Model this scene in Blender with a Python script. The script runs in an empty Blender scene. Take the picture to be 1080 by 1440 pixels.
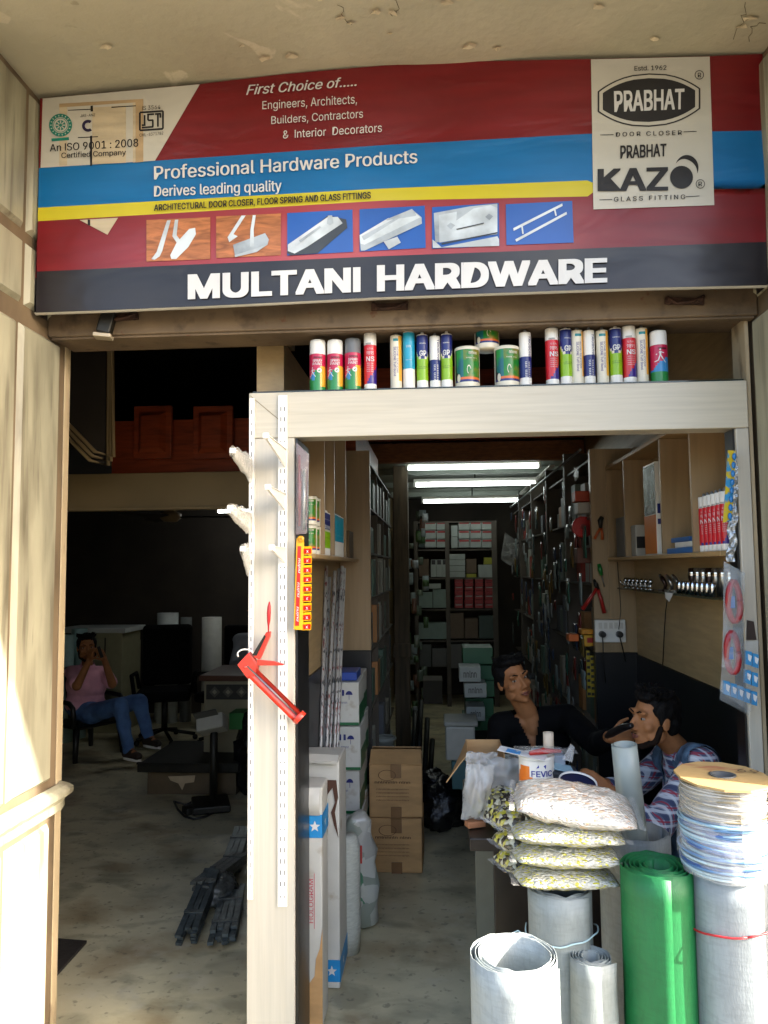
import bpy, bmesh, math, random
from mathutils import Vector, Matrix, Euler, noise
random.seed(7)
SC = bpy.context.scene
# ---------------- camera, sky, sun, exposure ----------------
F, HC = 1065.0, 1.7                       # focal length in photo pixels (1440 high), eye height
def _u(v): return Vector(v).normalized()
_Y = _u(((615-540)/F, -(799-720)/F, -1))
_Z = _u(((406-540)/F, (720+13500)/F, -1)); _Z = (_Z-_Y*_Z.dot(_Y)).normalized()
_X = _Y.cross(_Z)
RM = Matrix((_X, _Y, _Z))                 # camera -> world
EYE = Vector((0, 0, HC))
cam = bpy.data.objects.new('camera', bpy.data.cameras.new('camera'))
SC.collection.objects.link(cam); SC.camera = cam
cam.matrix_world = Matrix.Translation(EYE) @ RM.to_4x4()
cam.data.sensor_fit = 'VERTICAL'; cam.data.sensor_height = 36; cam.data.lens = 36*F/1440
cam.data.clip_start = .05; cam.data.clip_end = 600
SUN = Vector((3.3, -1, 1.9)).normalized()
w = bpy.data.worlds.new('World'); SC.world = w; w.use_nodes = True
nt = w.node_tree; bg = nt.nodes['Background']
sky = nt.nodes.new('ShaderNodeTexSky'); sky.sky_type = 'NISHITA'; sky.sun_disc = False
sky.sun_elevation = math.asin(SUN.z); sky.sun_rotation = math.atan2(SUN.x, SUN.y)
sky.air_density = .85; sky.dust_density = 3.5; sky.ozone_density = .4
nt.links.new(sky.outputs[0], bg.inputs[0]); bg.inputs[1].default_value = .15
sl = bpy.data.lights.new('sun', 'SUN'); sl.energy = 3.8; sl.angle = math.radians(.6); sl.color = (1, .95, .87)
so = bpy.data.objects.new('sun', sl); SC.collection.objects.link(so)
so.rotation_euler = (-SUN).to_track_quat('-Z', 'Y').to_euler(); so.location = (8, -3, 9)
SC.view_settings.view_transform = 'Standard'; SC.view_settings.look = 'None'
SC.view_settings.exposure = 2.66; SC.view_settings.gamma = 1.0
SC.render.engine = 'CYCLES'; cy = SC.cycles
cy.use_denoising = True; cy.max_bounces = 10; cy.diffuse_bounces = 6; cy.transparent_max_bounces = 16
cy.sample_clamp_indirect = 6; cy.caustics_reflective = False; cy.caustics_refractive = False

# ---------------- pixel helpers: a photo pixel met with a real plane ----------------
def ray(px, py): return RM @ Vector(((px-540)/F, -(py-720)/F, -1))
def P(px, py, Y): d = ray(px, py); return EYE+d*(Y/d.y)
def G(px, py, z=0): d = ray(px, py); return EYE+d*((z-HC)/d.z)
def W(px, py, X): d = ray(px, py); return EYE+d*(X/d.x)
R = math.radians; PI = math.pi; V = Vector
rnd = random.uniform

# ---------------- materials ----------------
MATS = {}
def hexc(h):
    def s(c): c /= 255; return c/12.92 if c <= .04045 else ((c+.055)/1.055)**2.4
    return tuple(s(int(h[i:i+2], 16)) for i in (0, 2, 4))
def mat(name, col, rough=.55, var=.12, sc=6, st=(1, 1, 1), metal=0, bump=.0, bsc=None, alpha=1, trans=0, col2=None, lo=.35, hi=.65, coat=0, emit=None, spec=.5, det=5, dist=0, sheen=0):
    if name in MATS: return MATS[name]
    if isinstance(col, str): col = hexc(col)
    if isinstance(col2, str): col2 = hexc(col2)
    m = bpy.data.materials.new(name); m.use_nodes = True; MATS[name] = m
    t = m.node_tree; b = t.nodes['Principled BSDF']; N = t.nodes.new; L = t.links.new
    tc = N('ShaderNodeTexCoord'); mp = N('ShaderNodeMapping'); mp.inputs['Scale'].default_value = st
    L(tc.outputs['Object'], mp.inputs[0])
    n = N('ShaderNodeTexNoise'); n.inputs['Scale'].default_value = sc; n.inputs['Detail'].default_value = det; n.inputs['Distortion'].default_value = dist
    L(mp.outputs[0], n.inputs['Vector'])
    r = N('ShaderNodeValToRGB'); r.color_ramp.elements[0].position = lo; r.color_ramp.elements[1].position = hi
    a = tuple(max(0, c*(1-var)) for c in col); z = col2 or tuple(min(1, c*(1+var)) for c in col)
    r.color_ramp.elements[0].color = a+(1,); r.color_ramp.elements[1].color = tuple(z)+(1,)
    L(n.outputs['Fac'], r.inputs[0]); L(r.outputs[0], b.inputs['Base Color'])
    b.inputs['Roughness'].default_value = rough; b.inputs['Metallic'].default_value = metal
    b.inputs['Alpha'].default_value = alpha; b.inputs['Transmission Weight'].default_value = trans
    b.inputs['Coat Weight'].default_value = coat; b.inputs['Specular IOR Level'].default_value = spec
    b.inputs['Sheen Weight'].default_value = sheen
    if bump:
        n2 = N('ShaderNodeTexNoise'); n2.inputs['Scale'].default_value = bsc or sc*4; n2.inputs['Detail'].default_value = 6
        L(mp.outputs[0], n2.inputs['Vector'])
        bp = N('ShaderNodeBump'); bp.inputs['Strength'].default_value = bump; bp.inputs['Distance'].default_value = .01
        L(n2.outputs['Fac'], bp.inputs['Height']); L(bp.outputs[0], b.inputs['Normal'])
    if emit:
        b.inputs['Emission Color'].default_value = tuple(emit[:3])+(1,); b.inputs['Emission Strength'].default_value = emit[3]
    return m
def nodes_of(m): return m.node_tree, m.node_tree.nodes['Principled BSDF']
def plain(h, **k): return mat('paint_'+h+('' if not k else '_'+'_'.join(f'{a}{b}' for a, b in k.items())), h, **{**dict(rough=.45, var=.06, sc=14), **k})
def overlay(m, col, sc, lo, hi, st=(1, 1, 1), vor=False, amount=1.0, det=6, dist=0, rand=1.0):
    """mix a second procedural layer (stains, peeling, cracks) over the base colour"""
    t, b = nodes_of(m); N = t.nodes.new; L = t.links.new
    src = b.inputs['Base Color'].links[0].from_socket
    tc = N('ShaderNodeTexCoord'); mp = N('ShaderNodeMapping'); mp.inputs['Scale'].default_value = st
    L(tc.outputs['Object'], mp.inputs[0])
    if vor:
        wn = N('ShaderNodeTexNoise'); wn.inputs['Scale'].default_value = sc*1.7; L(mp.outputs[0], wn.inputs['Vector'])
        vm = N('ShaderNodeMixRGB'); vm.inputs[0].default_value = .12; L(mp.outputs[0], vm.inputs[1]); L(wn.outputs['Color'], vm.inputs[2])
        n = N('ShaderNodeTexVoronoi'); n.feature = 'DISTANCE_TO_EDGE'; n.inputs['Scale'].default_value = sc; n.inputs['Randomness'].default_value = rand; L(vm.outputs[0], n.inputs['Vector']); out = n.outputs['Distance']
    else:
        n = N('ShaderNodeTexNoise'); n.inputs['Scale'].default_value = sc; n.inputs['Detail'].default_value = det; n.inputs['Distortion'].default_value = dist
        L(mp.outputs[0], n.inputs['Vector']); out = n.outputs['Fac']
    r = N('ShaderNodeMapRange'); r.inputs['From Min'].default_value = lo; r.inputs['From Max'].default_value = hi
    r.inputs['To Max'].default_value = amount; L(out, r.inputs['Value'])
    mx = N('ShaderNodeMixRGB'); L(r.outputs[0], mx.inputs[0]); L(src, mx.inputs[1])
    mx.inputs[2].default_value = (hexc(col) if isinstance(col, str) else col)+(1,)
    L(mx.outputs[0], b.inputs['Base Color']); return m

# ---------------- mesh builder ----------------
class MB:
    def __init__(s): s.v = []; s.f = []; s.m = []; s.s = []
    def add(s, vs, fs, mi=0, smooth=False):
        o = len(s.v); s.v += [V(p) for p in vs]
        for k, f in enumerate(fs):
            s.f.append([i+o for i in f]); s.m.append(mi[k] if isinstance(mi, list) else mi); s.s.append(smooth)
        return s
    def obox(s, c, size, rot=None, mi=0):
        c = V(c); h = [x/2 for x in size]; M = rot if rot is not None else Matrix.Identity(3)
        if isinstance(M, (tuple, list)): M = Euler(M).to_matrix()
        vs = [c+M @ V((h[0]*a, h[1]*b, h[2]*d)) for a in (-1, 1) for b in (-1, 1) for d in (-1, 1)]
        return s.add(vs, [(0, 1, 3, 2), (4, 6, 7, 5), (0, 4, 5, 1), (2, 3, 7, 6), (0, 2, 6, 4), (1, 5, 7, 3)], mi)   # -x +x -y +y -z +z
    def box(s, x0, y0, z0, x1, y1, z1, mi=0): return s.obox(((x0+x1)/2, (y0+y1)/2, (z0+z1)/2), (abs(x1-x0), abs(y1-y0), abs(z1-z0)), None, mi)
    def tube(s, pts, r, n=10, mi=0, caps=True, smooth=True):
        pts = [V(p) for p in pts]; rs = r if isinstance(r, (list, tuple)) else [r]*len(pts)
        rings = []; up = None
        for i, p in enumerate(pts):
            d = (pts[min(i+1, len(pts)-1)]-pts[max(i-1, 0)]).normalized()
            if up is None: up = V((0, 0, 1)) if abs(d.z) < .9 else V((1, 0, 0))
            a = d.cross(up).normalized(); b = a.cross(d).normalized(); up = b
            rings.append([p+(a*math.cos(2*PI*k/n)+b*math.sin(2*PI*k/n))*rs[i] for k in range(n)])
        vs = [q for rg in rings for q in rg]
        fs = [(i*n+k, i*n+(k+1) % n, (i+1)*n+(k+1) % n, (i+1)*n+k) for i in range(len(pts)-1) for k in range(n)]
        s.add(vs, fs, mi, smooth)
        if caps:
            s.add(rings[0], [tuple(range(n))[::-1]], mi); s.add(rings[-1], [tuple(range(n))], mi)
        return s
    def lathe(s, prof, c=(0, 0, 0), n=24, mi=0, M=None, smooth=True, ang=2*PI, a0=0):
        """profile [(r,z)], mi: index or function(theta,k) of the face; theta 0 faces the street (-Y), growing to +X"""
        c = V(c); M = M or Matrix.Identity(3); nn = n if ang > 6.28 else n+1
        vs = []
        for r, z in prof:
            for k in range(nn):
                t = a0+ang*k/n; vs.append(c+M @ V((r*math.sin(t), -r*math.cos(t), z)))
        fs = []; mm = []
        for i in range(len(prof)-1):
            for k in range(n):
                k2 = (k+1) % nn
                fs.append((i*nn+k, i*nn+k2, (i+1)*nn+k2, (i+1)*nn+k))
                th = a0+ang*(k+.5)/n; th = (th+PI) % (2*PI)-PI
                mm.append(mi(th, i) if callable(mi) else mi)
        return s.add(vs, fs, mm, smooth)
    def sheet(s, fn, nu, nv, mi=0, smooth=True):
        vs = [V(fn(i/nu, j/nv)) for j in range(nv+1) for i in range(nu+1)]
        fs = []; mm = []
        for j in range(nv):
            for i in range(nu):
                a = j*(nu+1)+i; fs.append((a, a+1, a+nu+2, a+nu+1))
                mm.append(mi((i+.5)/nu, (j+.5)/nv) if callable(mi) else mi)
        return s.add(vs, fs, mm, smooth)
    def poly(s, pts, mi=0): return s.add(pts, [tuple(range(len(pts)))], mi)
    def prism(s, pts, off, mi=0, side=None):
        """flat outline pts (3-D) pushed by off"""
        n = len(pts); off = V(off); a = [V(p) for p in pts]; b = [p+off for p in a]
        s.add(a+b, [tuple(range(n))[::-1], tuple(range(n, 2*n))]+[(i, (i+1) % n, n+(i+1) % n, n+i) for i in range(n)], [mi, mi]+[side if side is not None else mi]*n)
        return s
    def ell(s, c, r, M=None, mi=0, nu=16, nv=10):
        c = V(c); r = (r, r, r) if not isinstance(r, (tuple, list)) else r; M = M or Matrix.Identity(3)
        vs = []
        for j in range(nv+1):
            ph = PI*j/nv-PI/2
            for i in range(nu):
                t = 2*PI*i/nu; vs.append(c+M @ V((r[0]*math.cos(ph)*math.cos(t), r[1]*math.cos(ph)*math.sin(t), r[2]*math.sin(ph))))
        fs = [(j*nu+i, j*nu+(i+1) % nu, (j+1)*nu+(i+1) % nu, (j+1)*nu+i) for j in range(nv) for i in range(nu)]
        return s.add(vs, fs, mi, True)
    def limb(s, a, b, ra, rb, n=14):
        a = V(a); b = V(b); s.ell(a, ra, nu=n, nv=8); s.ell(b, rb, nu=n, nv=8); return s.tube([a, b], [ra, rb], n)
    def mesh(s, name, origin):
        me = bpy.data.meshes.new(name); me.from_pydata([tuple(p-origin) for p in s.v], [], s.f)
        me.polygons.foreach_set('material_index', s.m); me.polygons.foreach_set('use_smooth', s.s)
        bm = bmesh.new(); bm.from_mesh(me)
        bmesh.ops.remove_doubles(bm, verts=bm.verts, dist=1e-6); bmesh.ops.recalc_face_normals(bm, faces=bm.faces)
        bm.to_mesh(me); bm.free(); me.validate(); me.update(); return me
def _props(o, label=None, cat=None, group=None, kind=None):
    if label: o['label'] = label
    if cat: o['category'] = cat
    if group: o['group'] = group
    if kind: o['kind'] = kind
    return o
def thing(name, label, cat, loc=(0, 0, 0), group=None):
    o = bpy.data.objects.new(name, None); SC.collection.objects.link(o); o.empty_display_size = .05
    o.location = V(loc); return _props(o, label, cat, group)
ORG = {}
def org(o): return ORG.get(o.name, o.location.copy()) if o else None
def obj(name, mb, mats, parent=None, bev=0, label=None, cat=None, group=None, kind=None, seg=2, fix=True):
    """one mesh object; geometry is given in world space"""
    mats = mats if isinstance(mats, (list, tuple)) else [mats]
    if parent is not None: o0 = org(parent)
    else:
        xs = [p.x for p in mb.v]; ys = [p.y for p in mb.v]; zs = [p.z for p in mb.v]
        o0 = V(((min(xs)+max(xs))/2, (min(ys)+max(ys))/2, min(zs)))
    o = bpy.data.objects.new(name, mb.mesh(name, o0)); SC.collection.objects.link(o)
    for m in mats: o.data.materials.append(m)
    if parent is not None: o.parent = parent
    else: o.location = o0
    ORG[o.name] = o0
    if bev:
        b = o.modifiers.new('bevel', 'BEVEL'); b.width = bev; b.segments = seg; b.limit_method = 'ANGLE'; b.angle_limit = R(40)
    return _props(o, label, cat, group, kind)
def dup(root, loc, label=None, group=None, rz=None):
    r = root.copy(); SC.collection.objects.link(r); r.location = V(loc)
    if rz is not None: r.rotation_euler = (0, 0, rz)
    if label: r['label'] = label
    if group: r['group'] = group
    for ch in list(root.children):
        c = ch.copy(); SC.collection.objects.link(c); c.parent = r
        for g in list(ch.children):
            d = g.copy(); SC.collection.objects.link(d); d.parent = c
    return r
# ---------------- lettering ----------------
_TX = {}
_CAP = []
try: FONT = bpy.data.fonts.load(bpy.utils.system_resource('DATAFILES', path='fonts')+'/Inter.woff2')    # Blender's own bundled sans
except Exception: FONT = None
def capheight():
    cu = bpy.data.curves.new('lettering', 'FONT'); cu.body = 'H'; cu.font = FONT; o = bpy.data.objects.new('lettering', cu); SC.collection.objects.link(o)
    me = bpy.data.meshes.new_from_object(o.evaluated_get(bpy.context.evaluated_depsgraph_get())); y = max(v.co.y for v in me.vertices)
    bpy.data.objects.remove(o); bpy.data.curves.remove(cu); bpy.data.meshes.remove(me); return y
def text2d(s, shear=0, space=1.0):
    key = (s, shear, space)
    if key in _TX: return _TX[key]
    raw = s
    if FONT: s = s.replace('I', '\u0131')    # a plain stem, stretched to capital height below
    cu = bpy.data.curves.new('lettering', 'FONT'); cu.body = s; cu.shear = shear; cu.space_character = space; cu.resolution_u = 3
    if FONT: cu.font = FONT
    o = bpy.data.objects.new('lettering', cu); SC.collection.objects.link(o)
    me = bpy.data.meshes.new_from_object(o.evaluated_get(bpy.context.evaluated_depsgraph_get()))
    vs = [(v.co.x, v.co.y) for v in me.vertices]; fs = [tuple(p.vertices) for p in me.polygons]
    bpy.data.objects.remove(o); bpy.data.curves.remove(cu); bpy.data.meshes.remove(me)
    if FONT and 'I' in raw:
        par = list(range(len(vs)))
        def find(i):
            while par[i] != i: i = par[i]
            return i
        for f in fs:
            for i in f[1:]: par[find(i)] = find(f[0])
        isl = {}
        for i in range(len(vs)): isl.setdefault(find(i), []).append(i)
        stems = sorted((g for g in isl.values() if len(g) == 4 and min(vs[i][1] for i in g) < .05 and max(vs[i][1] for i in g) < .62 and max(vs[i][1] for i in g) > .3 and max(vs[i][0] for i in g)-min(vs[i][0] for i in g) < .25), key=lambda g: vs[g[0]][0])
        if not _CAP: _CAP.append(0); _CAP[0] = capheight()
        for g, ch in zip(stems, [c for c in raw if c in 'Ii']):
            if ch == 'I':
                for i in g:
                    if vs[i][1] > .2: vs[i] = (vs[i][0]+shear*.18, _CAP[0])
    x0 = min(a for a, b in vs); x1 = max(a for a, b in vs); y0 = min(b for a, b in vs); y1 = max(b for a, b in vs)
    r = ([((a-x0)/(x1-x0), (b-y0)/(y1-y0)) for a, b in vs], fs, (x1-x0)/(y1-y0)); _TX[key] = r; return r
def bil(q, u, v):
    """q = BL, BR, TR, TL"""
    return tuple(q[0][i]*(1-u)*(1-v)+q[1][i]*u*(1-v)+q[2][i]*u*v+q[3][i]*(1-u)*v for i in range(len(q[0])))
def put_text(mb, s, q, fn, mi=0, bold=.012, shear=0, space=1.0):
    """lettering stretched over the quad q; fn(a, b, lift) gives the point; bold strokes are built from shifted layers"""
    vs, fs, asp = text2d(s, shear, space)
    k = 1 if bold < .005 else 3 if bold < .03 else 9
    sh = [(0, 0)] if k == 1 else [(0, 0), (-1, .35), (1, -.35)] if k == 3 else [(a, b) for a in (-1, 0, 1) for b in (-1, 0, 1)]
    by = bold; bx = bold/asp
    for i, (dx, dy) in enumerate(sh):
        mb.add([fn(*bil(q, bx+u*(1-2*bx)+dx*bx, by*.6+v*(1-1.2*by)+dy*by*.6), i*.00012) for u, v in vs], fs, mi)
    return mb
def remesh(mb, name, vox, smooth=3, fac=.5):
    me = mb.mesh('tmp', V((0, 0, 0))); o = bpy.data.objects.new('tmp', me); SC.collection.objects.link(o)
    m = o.modifiers.new('r', 'REMESH'); m.mode = 'VOXEL'; m.voxel_size = vox; m.use_smooth_shade = True
    if smooth: k = o.modifiers.new('s', 'SMOOTH'); k.iterations = smooth; k.factor = fac
    e = bpy.data.meshes.new_from_object(o.evaluated_get(bpy.context.evaluated_depsgraph_get()))
    out = MB(); out.v = [v.co.copy() for v in e.vertices]; out.f = [list(p.vertices) for p in e.polygons]; out.m = [0]*len(out.f); out.s = [True]*len(out.f)
    bpy.data.objects.remove(o); bpy.data.meshes.remove(me); bpy.data.meshes.remove(e); return out
# ---------------- setting and building ----------------
m_soffit = mat('peeling_cream_plaster', 'b9b196', .8, .1, 2.2, bump=.35, bsc=30, det=8)
overlay(m_soffit, '8f8468', 1.1, .52, .72, amount=.6); overlay(m_soffit, 'd9cdb0', 4.5, .63, .66, amount=.55, det=9, dist=.6)
overlay(m_soffit, '6a5d48', 5.5, .69, .73, amount=.35, det=10, dist=1.2)
m_marble = mat('stained_marble_cladding', '9a9680', .5, .16, 3, (2.4, 2.4, .6), bump=.06, bsc=30, det=12, lo=.3, hi=.7)
overlay(m_marble, '473f30', 4.2, .42, .68, (2.2, 2.2, .4), amount=.75, det=12, dist=.2); overlay(m_marble, '4c4637', 9, .58, .7, (3, 3, .25), amount=.6, det=10, dist=.1)
m_groove = mat('brown_groove_paint', '6a5a45', .65, .25, 8, (1, 1, .4), bump=.1)
m_jamb = mat('pale_jamb_paint', 'a79678', .55, .12, 9, (1, 1, .3)); overlay(m_jamb, '5b4630', 14, .6, .7, (1, 1, .4), amount=.6)
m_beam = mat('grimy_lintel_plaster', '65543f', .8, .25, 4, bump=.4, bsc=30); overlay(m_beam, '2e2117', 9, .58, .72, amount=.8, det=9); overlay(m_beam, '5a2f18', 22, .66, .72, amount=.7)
m_rust = mat('rusty_iron', '3a2417', .8, .4, 20, bump=.4, metal=.2)
m_lamh = mat('cream_laminate_horizontal_grain', 'b9b2a0', .34, .06, 5, (.6, 3, 14), bump=.03, det=7, dist=.4); overlay(m_lamh, 'a39678', 4, .55, .8, (.5, 2, 9), amount=.35, dist=.6)
m_lamv = mat('cream_laminate_vertical_grain', 'b5afa1', .34, .05, 5, (14, 6, .45), bump=.03, det=7, dist=.4); overlay(m_lamv, 'a79d85', 4, .58, .8, (9, 4, .35), amount=.3, dist=.6)
m_lamd = mat('beige_laminate_lining', '9a8260', .4, .1, 4, (8, 8, .5), det=7, dist=.4)
m_wallpan = mat('tan_wall_laminate', 'a58c62', .45, .1, 5, (3, 1, 9), det=7, dist=.5)
m_black = mat('black_laminate_skirt', '0e0e10', .35, .3, 8)
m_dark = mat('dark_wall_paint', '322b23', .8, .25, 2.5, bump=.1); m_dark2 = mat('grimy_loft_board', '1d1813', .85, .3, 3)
m_ceil = mat('shop_ceiling_paint', '8a9188', .7, .1, 4)
m_wood = mat('red_brown_carved_wood', '8a3a1a', .45, .3, 5, (1, 1, 9), bump=.08, dist=.5); m_ply = mat('orange_plywood', '8a5426', .6, .25, 7, (2, 1, 8), dist=.6)
m_beamc = mat('cream_hall_beam_paint', '8d7a58', .6, .1, 3)
m_floor = mat('worn_polished_concrete', 'c0b796', .42, .2, 2.6, (1, 1.2, 1), bump=.08, bsc=45, det=14, lo=.3, hi=.7, dist=.2)
overlay(m_floor, '74705a', 3.6, .5, .64, (1, 1.5, 1), amount=.6, det=14, dist=.35); overlay(m_floor, '8f7650', 2.2, .53, .64, (1, 1.3, 1), amount=.55, det=12, dist=.3); overlay(m_floor, 'c6c0ac', 5.5, .58, .72, amount=.5, det=14, dist=.2); overlay(m_floor, '4f4b40', 26, .6, .68, amount=.5, det=10); overlay(m_floor, 'd2ccba', 60, .7, .74, amount=.5)
m_street = mat('dusty_street_concrete', '6b665d', .9, .15, 1.3, bump=.2, bsc=20, det=8)
m_white = mat('white_enamel', 'e4e2da', .35, .03, 6); m_steel = mat('galvanised_steel', '8b8d8c', .35, .12, 12, metal=.8)
m_iron = mat('dark_iron', '25241f', .5, .25, 12, metal=.5)

st = MB(); st.sheet(lambda u, v: (-200+400*u, -220+222.8*v, -.012), 40, 24, smooth=False); obj('street_ground', st, m_street, kind='structure')
fl = MB(); fl.sheet(lambda u, v: (-6+7.6*u, 1.95+9*v, 0), 12, 14, smooth=False); obj('shop_floor', fl, m_floor, kind='structure')
# balcony soffit with paint flakes
SZ = 3.405
def bow(x): return .036*max(0, 1-((x+.05)/1.3)**2)
T = thing('balcony_soffit', 'peeling cream plaster underside of the balcony above the shop sign', 'balcony', (0, 2, SZ))
mb = MB(); mb.sheet(lambda u, v: (-7+14*u, 1.335+1.475*v, SZ+bow(-7+14*u)+.004*noise.noise((u*16, v*5, 0))), 160, 24); mb.box(-7, 1.335, SZ+.06, 7, 2.81, SZ+.2); obj('slab', mb, m_soffit, T)
fk = None
m_flake = mat('curled_paint_flake', 'c4b595', .75, .1, 10); m_fl2 = mat('dark_plaster_crack', '54452f', .9, .2, 12)
for px, py, r in ((480, 38, .03), (492, 46, .02), (528, 30, .032), (552, 32, .03), (548, 60, .018), (372, 93, .05), (410, 90, .035), (610, 5, .04), (628, 18, .03), (840, 20, .04), (150, 70, .03), (340, 75, .022), (660, 78, .04), (700, 80, .025), (1040, 42, .03), (1056, 30, .03), (450, 12, .02), (920, 62, .025)):
    q = ray(px, py); c = EYE+q*((SZ-.004-HC)/q.z); c.z += bow(c.x); n = random.randint(6, 9); ph = rnd(0, 6)
    rim = [(c+V((math.cos(ph+2*PI*k/n)*r*rnd(.3, .9), math.sin(ph+2*PI*k/n)*r*rnd(.2, .55), -rnd(.0, .009)))) for k in range(n)]
    fk = MB(); fk.add([c]+rim, [(0, k+1, (k+1) % n+1) for k in range(n)], 0); obj('paint_flake', fk, m_flake, T)
# hairline cracks in the plaster, laid on as thin dark brown tubes
ck = MB()
for (a, b, c) in (((478, 20), (486, 44), (500, 52)), ((556, 12), (560, 30), (548, 42)), ((1052, 60), (1058, 44), (1080, 34)), ((1030, 62), (1046, 28), (1052, 4))):
    pts = []
    for p, q in ((a, b), (b, c)):
        for k in range(5):
            t = k/5; d = ray(p[0]+(q[0]-p[0])*t+rnd(-4, 4), p[1]+(q[1]-p[1])*t+rnd(-3, 3)); c = EYE+d*((SZ-.003-HC)/d.z); c.z += bow(c.x); pts.append(c)
    ck = MB(); ck.tube(pts, .0007, 5); obj('crack', ck, m_fl2, T)

# marble clad piers either side of the shop front
def bevel_panel(mb, X, sgn, y0, y1, z0, z1, d=.016, b=.014, mi=0):
    """raised panel on a wall face X, rising towards sgn"""
    a = [(X, y0, z0), (X, y1, z0), (X, y1, z1), (X, y0, z1)]; t = X+sgn*d
    c = [(t, y0+b, z0+b), (t, y1-b, z0+b), (t, y1-b, z1-b), (t, y0+b, z1-b)]
    mb.add(a+c, [(4, 5, 6, 7), (0, 1, 5, 4), (1, 2, 6, 5), (2, 3, 7, 6), (3, 0, 4, 7)], mi)
def pier(label, X, sgn, yf, outer, loc, rows):
    T = thing('marble_pier', label, 'pier', loc)
    b = MB(); b.box(min(X, outer), yf, -.01, max(X, outer), 2.78, SZ); obj('core', b, m_groove, T)
    for z0, z1, segs in rows:
        for y0, y1 in segs:
            p = MB(); bevel_panel(p, X, sgn, y0, y1, z0, z1); obj('marble_panel', p, m_marble, T)
    f = MB(); f.box(min(X, outer)+.05, yf-.022, .05, max(X, outer)-.05, yf-.001, SZ-.05); obj('front_panel', f, m_marble, T, bev=.01)
    return T
XL, XR = -1.412, 1.112
rowsL = [(2.88, 3.38, [(2.06, 2.43), (2.46, 2.655)]), (2.62, 2.84, [(2.06, 2.43), (2.46, 2.655)]), (.95, 2.55, [(2.06, 2.405), (2.43, 2.70)]), (.03, .80, [(2.06, 2.405), (2.43, 2.70)])]
TL = pier('stained marble clad pier with a broken dado moulding beside the dark hall', XL, 1, 2.03, -2.1, (-1.7, 2.4, 0), rowsL)
# dado moulding runs on the side face and turns the corner at the door
dm = MB(); prof = [(0, -.055), (.016, -.05), (.016, -.02), (.028, -.004), (.042, .004), (.042, .026), (.024, .036), (0, .042)]
zc = .885
path = [(XL+.0, 2.03, 0), (XL+.0, 2.735, 0)]
vs = []
for (x, y, z), (dx, dy) in (((XL, 2.03, 0), (1, 0)), ((XL+.018, 2.735, 0), (1, 1.0)), ((XL+.0, 2.79, 0), (1.3, .0))):
    for o_, h in prof: vs.append((x+dx*o_, y+dy*o_*.6, zc+h))
n = len(prof); dm.add(vs, [(i*n+k, i*n+k+1, (i+1)*n+k+1, (i+1)*n+k) for i in range(2) for k in range(n-1)]+[tuple(range(n)), tuple(range(2*n, 3*n))])
obj('dado_moulding', dm, m_marble, TL, bev=.003)
jm = MB(); jm.box(XL-.05, 2.781, 0, XL+.003, 2.80, 2.565); jm.box(XL+.0005, 2.752, .0, XL+.006, 2.7795, 2.6)
obj('door_jamb', jm, m_jamb, TL, bev=.003)
rowsR = [(2.62, 3.38, [(1.98, 2.42), (2.45, 2.655)]), (.95, 2.55, [(1.98, 2.40), (2.43, 2.655)]), (.03, .9, [(1.98, 2.40), (2.43, 2.655)])]
TR = pier('marble clad pier at the sunny end of the shop front', XR, -1, 1.95, 1.9, (1.5, 2.4, 0), rowsR)
jr = MB(); jr.box(1.077, 2.66, 0, 1.089, 2.775, 2.56); obj('door_jamb', jr, m_jamb, TR)
# notice stuck on that pier
T = thing('paper_notice', 'white paper notice with a red border stuck on the marble pier', 'notice', W(1076, 825, XR-.025))
mb = MB(); mb.box(XR-.0255, 2.36, 1.50, XR-.0235, 2.49, 1.755); obj('sheet', mb, m_white, T)
mb = MB(); mt = mat('red_notice_ink', '9a1c14', .5)
for z0, z1, y0, y1 in ((1.512, 1.515, 2.37, 2.48), (1.74, 1.743, 2.37, 2.48), (1.512, 1.743, 2.478, 2.481), (1.512, 1.743, 2.37, 2.373)): mb.box(XR-.0275, y0, z0, XR-.0262, y1, z1)
put_text(mb, 'NO', [(2.475, 1.62), (2.44, 1.62), (2.44, 1.645), (2.475, 1.645)], lambda y, z, l=0: (XR-.027-l, y, z)); obj('printing', mb, mt, T)
# walls that close the place
def wall(name, label, boxes, m, cat='wall'):
    mb = MB()
    for b in boxes: mb.box(*b)
    return obj(name, mb, m, label=label, cat=cat)
wall('facade_wall', 'plastered wall above and beyond the shop front, behind the sign', [(-1.41, 2.66, 2.757, 1.11, 2.82, SZ), (-7, 2.5, 0, -2.102, 2.82, SZ), (1.902, 2.5, 0, 7, 2.82, SZ), (-7, 1.38, SZ+.205, 7, 2.82, 7.5)], m_soffit)
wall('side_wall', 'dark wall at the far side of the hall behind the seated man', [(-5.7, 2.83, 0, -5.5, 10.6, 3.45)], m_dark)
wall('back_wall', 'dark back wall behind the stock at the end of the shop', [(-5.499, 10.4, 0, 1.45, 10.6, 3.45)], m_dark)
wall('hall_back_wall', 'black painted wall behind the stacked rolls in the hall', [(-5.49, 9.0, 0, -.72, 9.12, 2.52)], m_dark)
wall('end_wall', 'tan laminate wall with a black skirt along the shop counter', [(1.156, 2.76, 1.19, 1.3, 4.55, 3.44), (1.3, 2.83, 0, 1.45, 10.39, 3.44)], m_wallpan)
wall('wall_skirt', 'glossy black skirt panel low on the counter wall', [(1.150, 2.76, 0, 1.298, 4.55, 1.187)], m_black, 'skirt')
wall('partition_wall', 'tan laminate partition between the shop and the dark hall', [(-.70, 2.90, 1.215, -.592, 4.62, 2.60), (-.70, 4.62, 0, -.60, 10.39, 3.44)], m_wallpan)
wall('partition_skirt', 'black lower panel of the partition behind the stacked cartons', [(-.70, 2.90, 0, -.586, 4.62, 1.212)], m_black, 'skirt')
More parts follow.
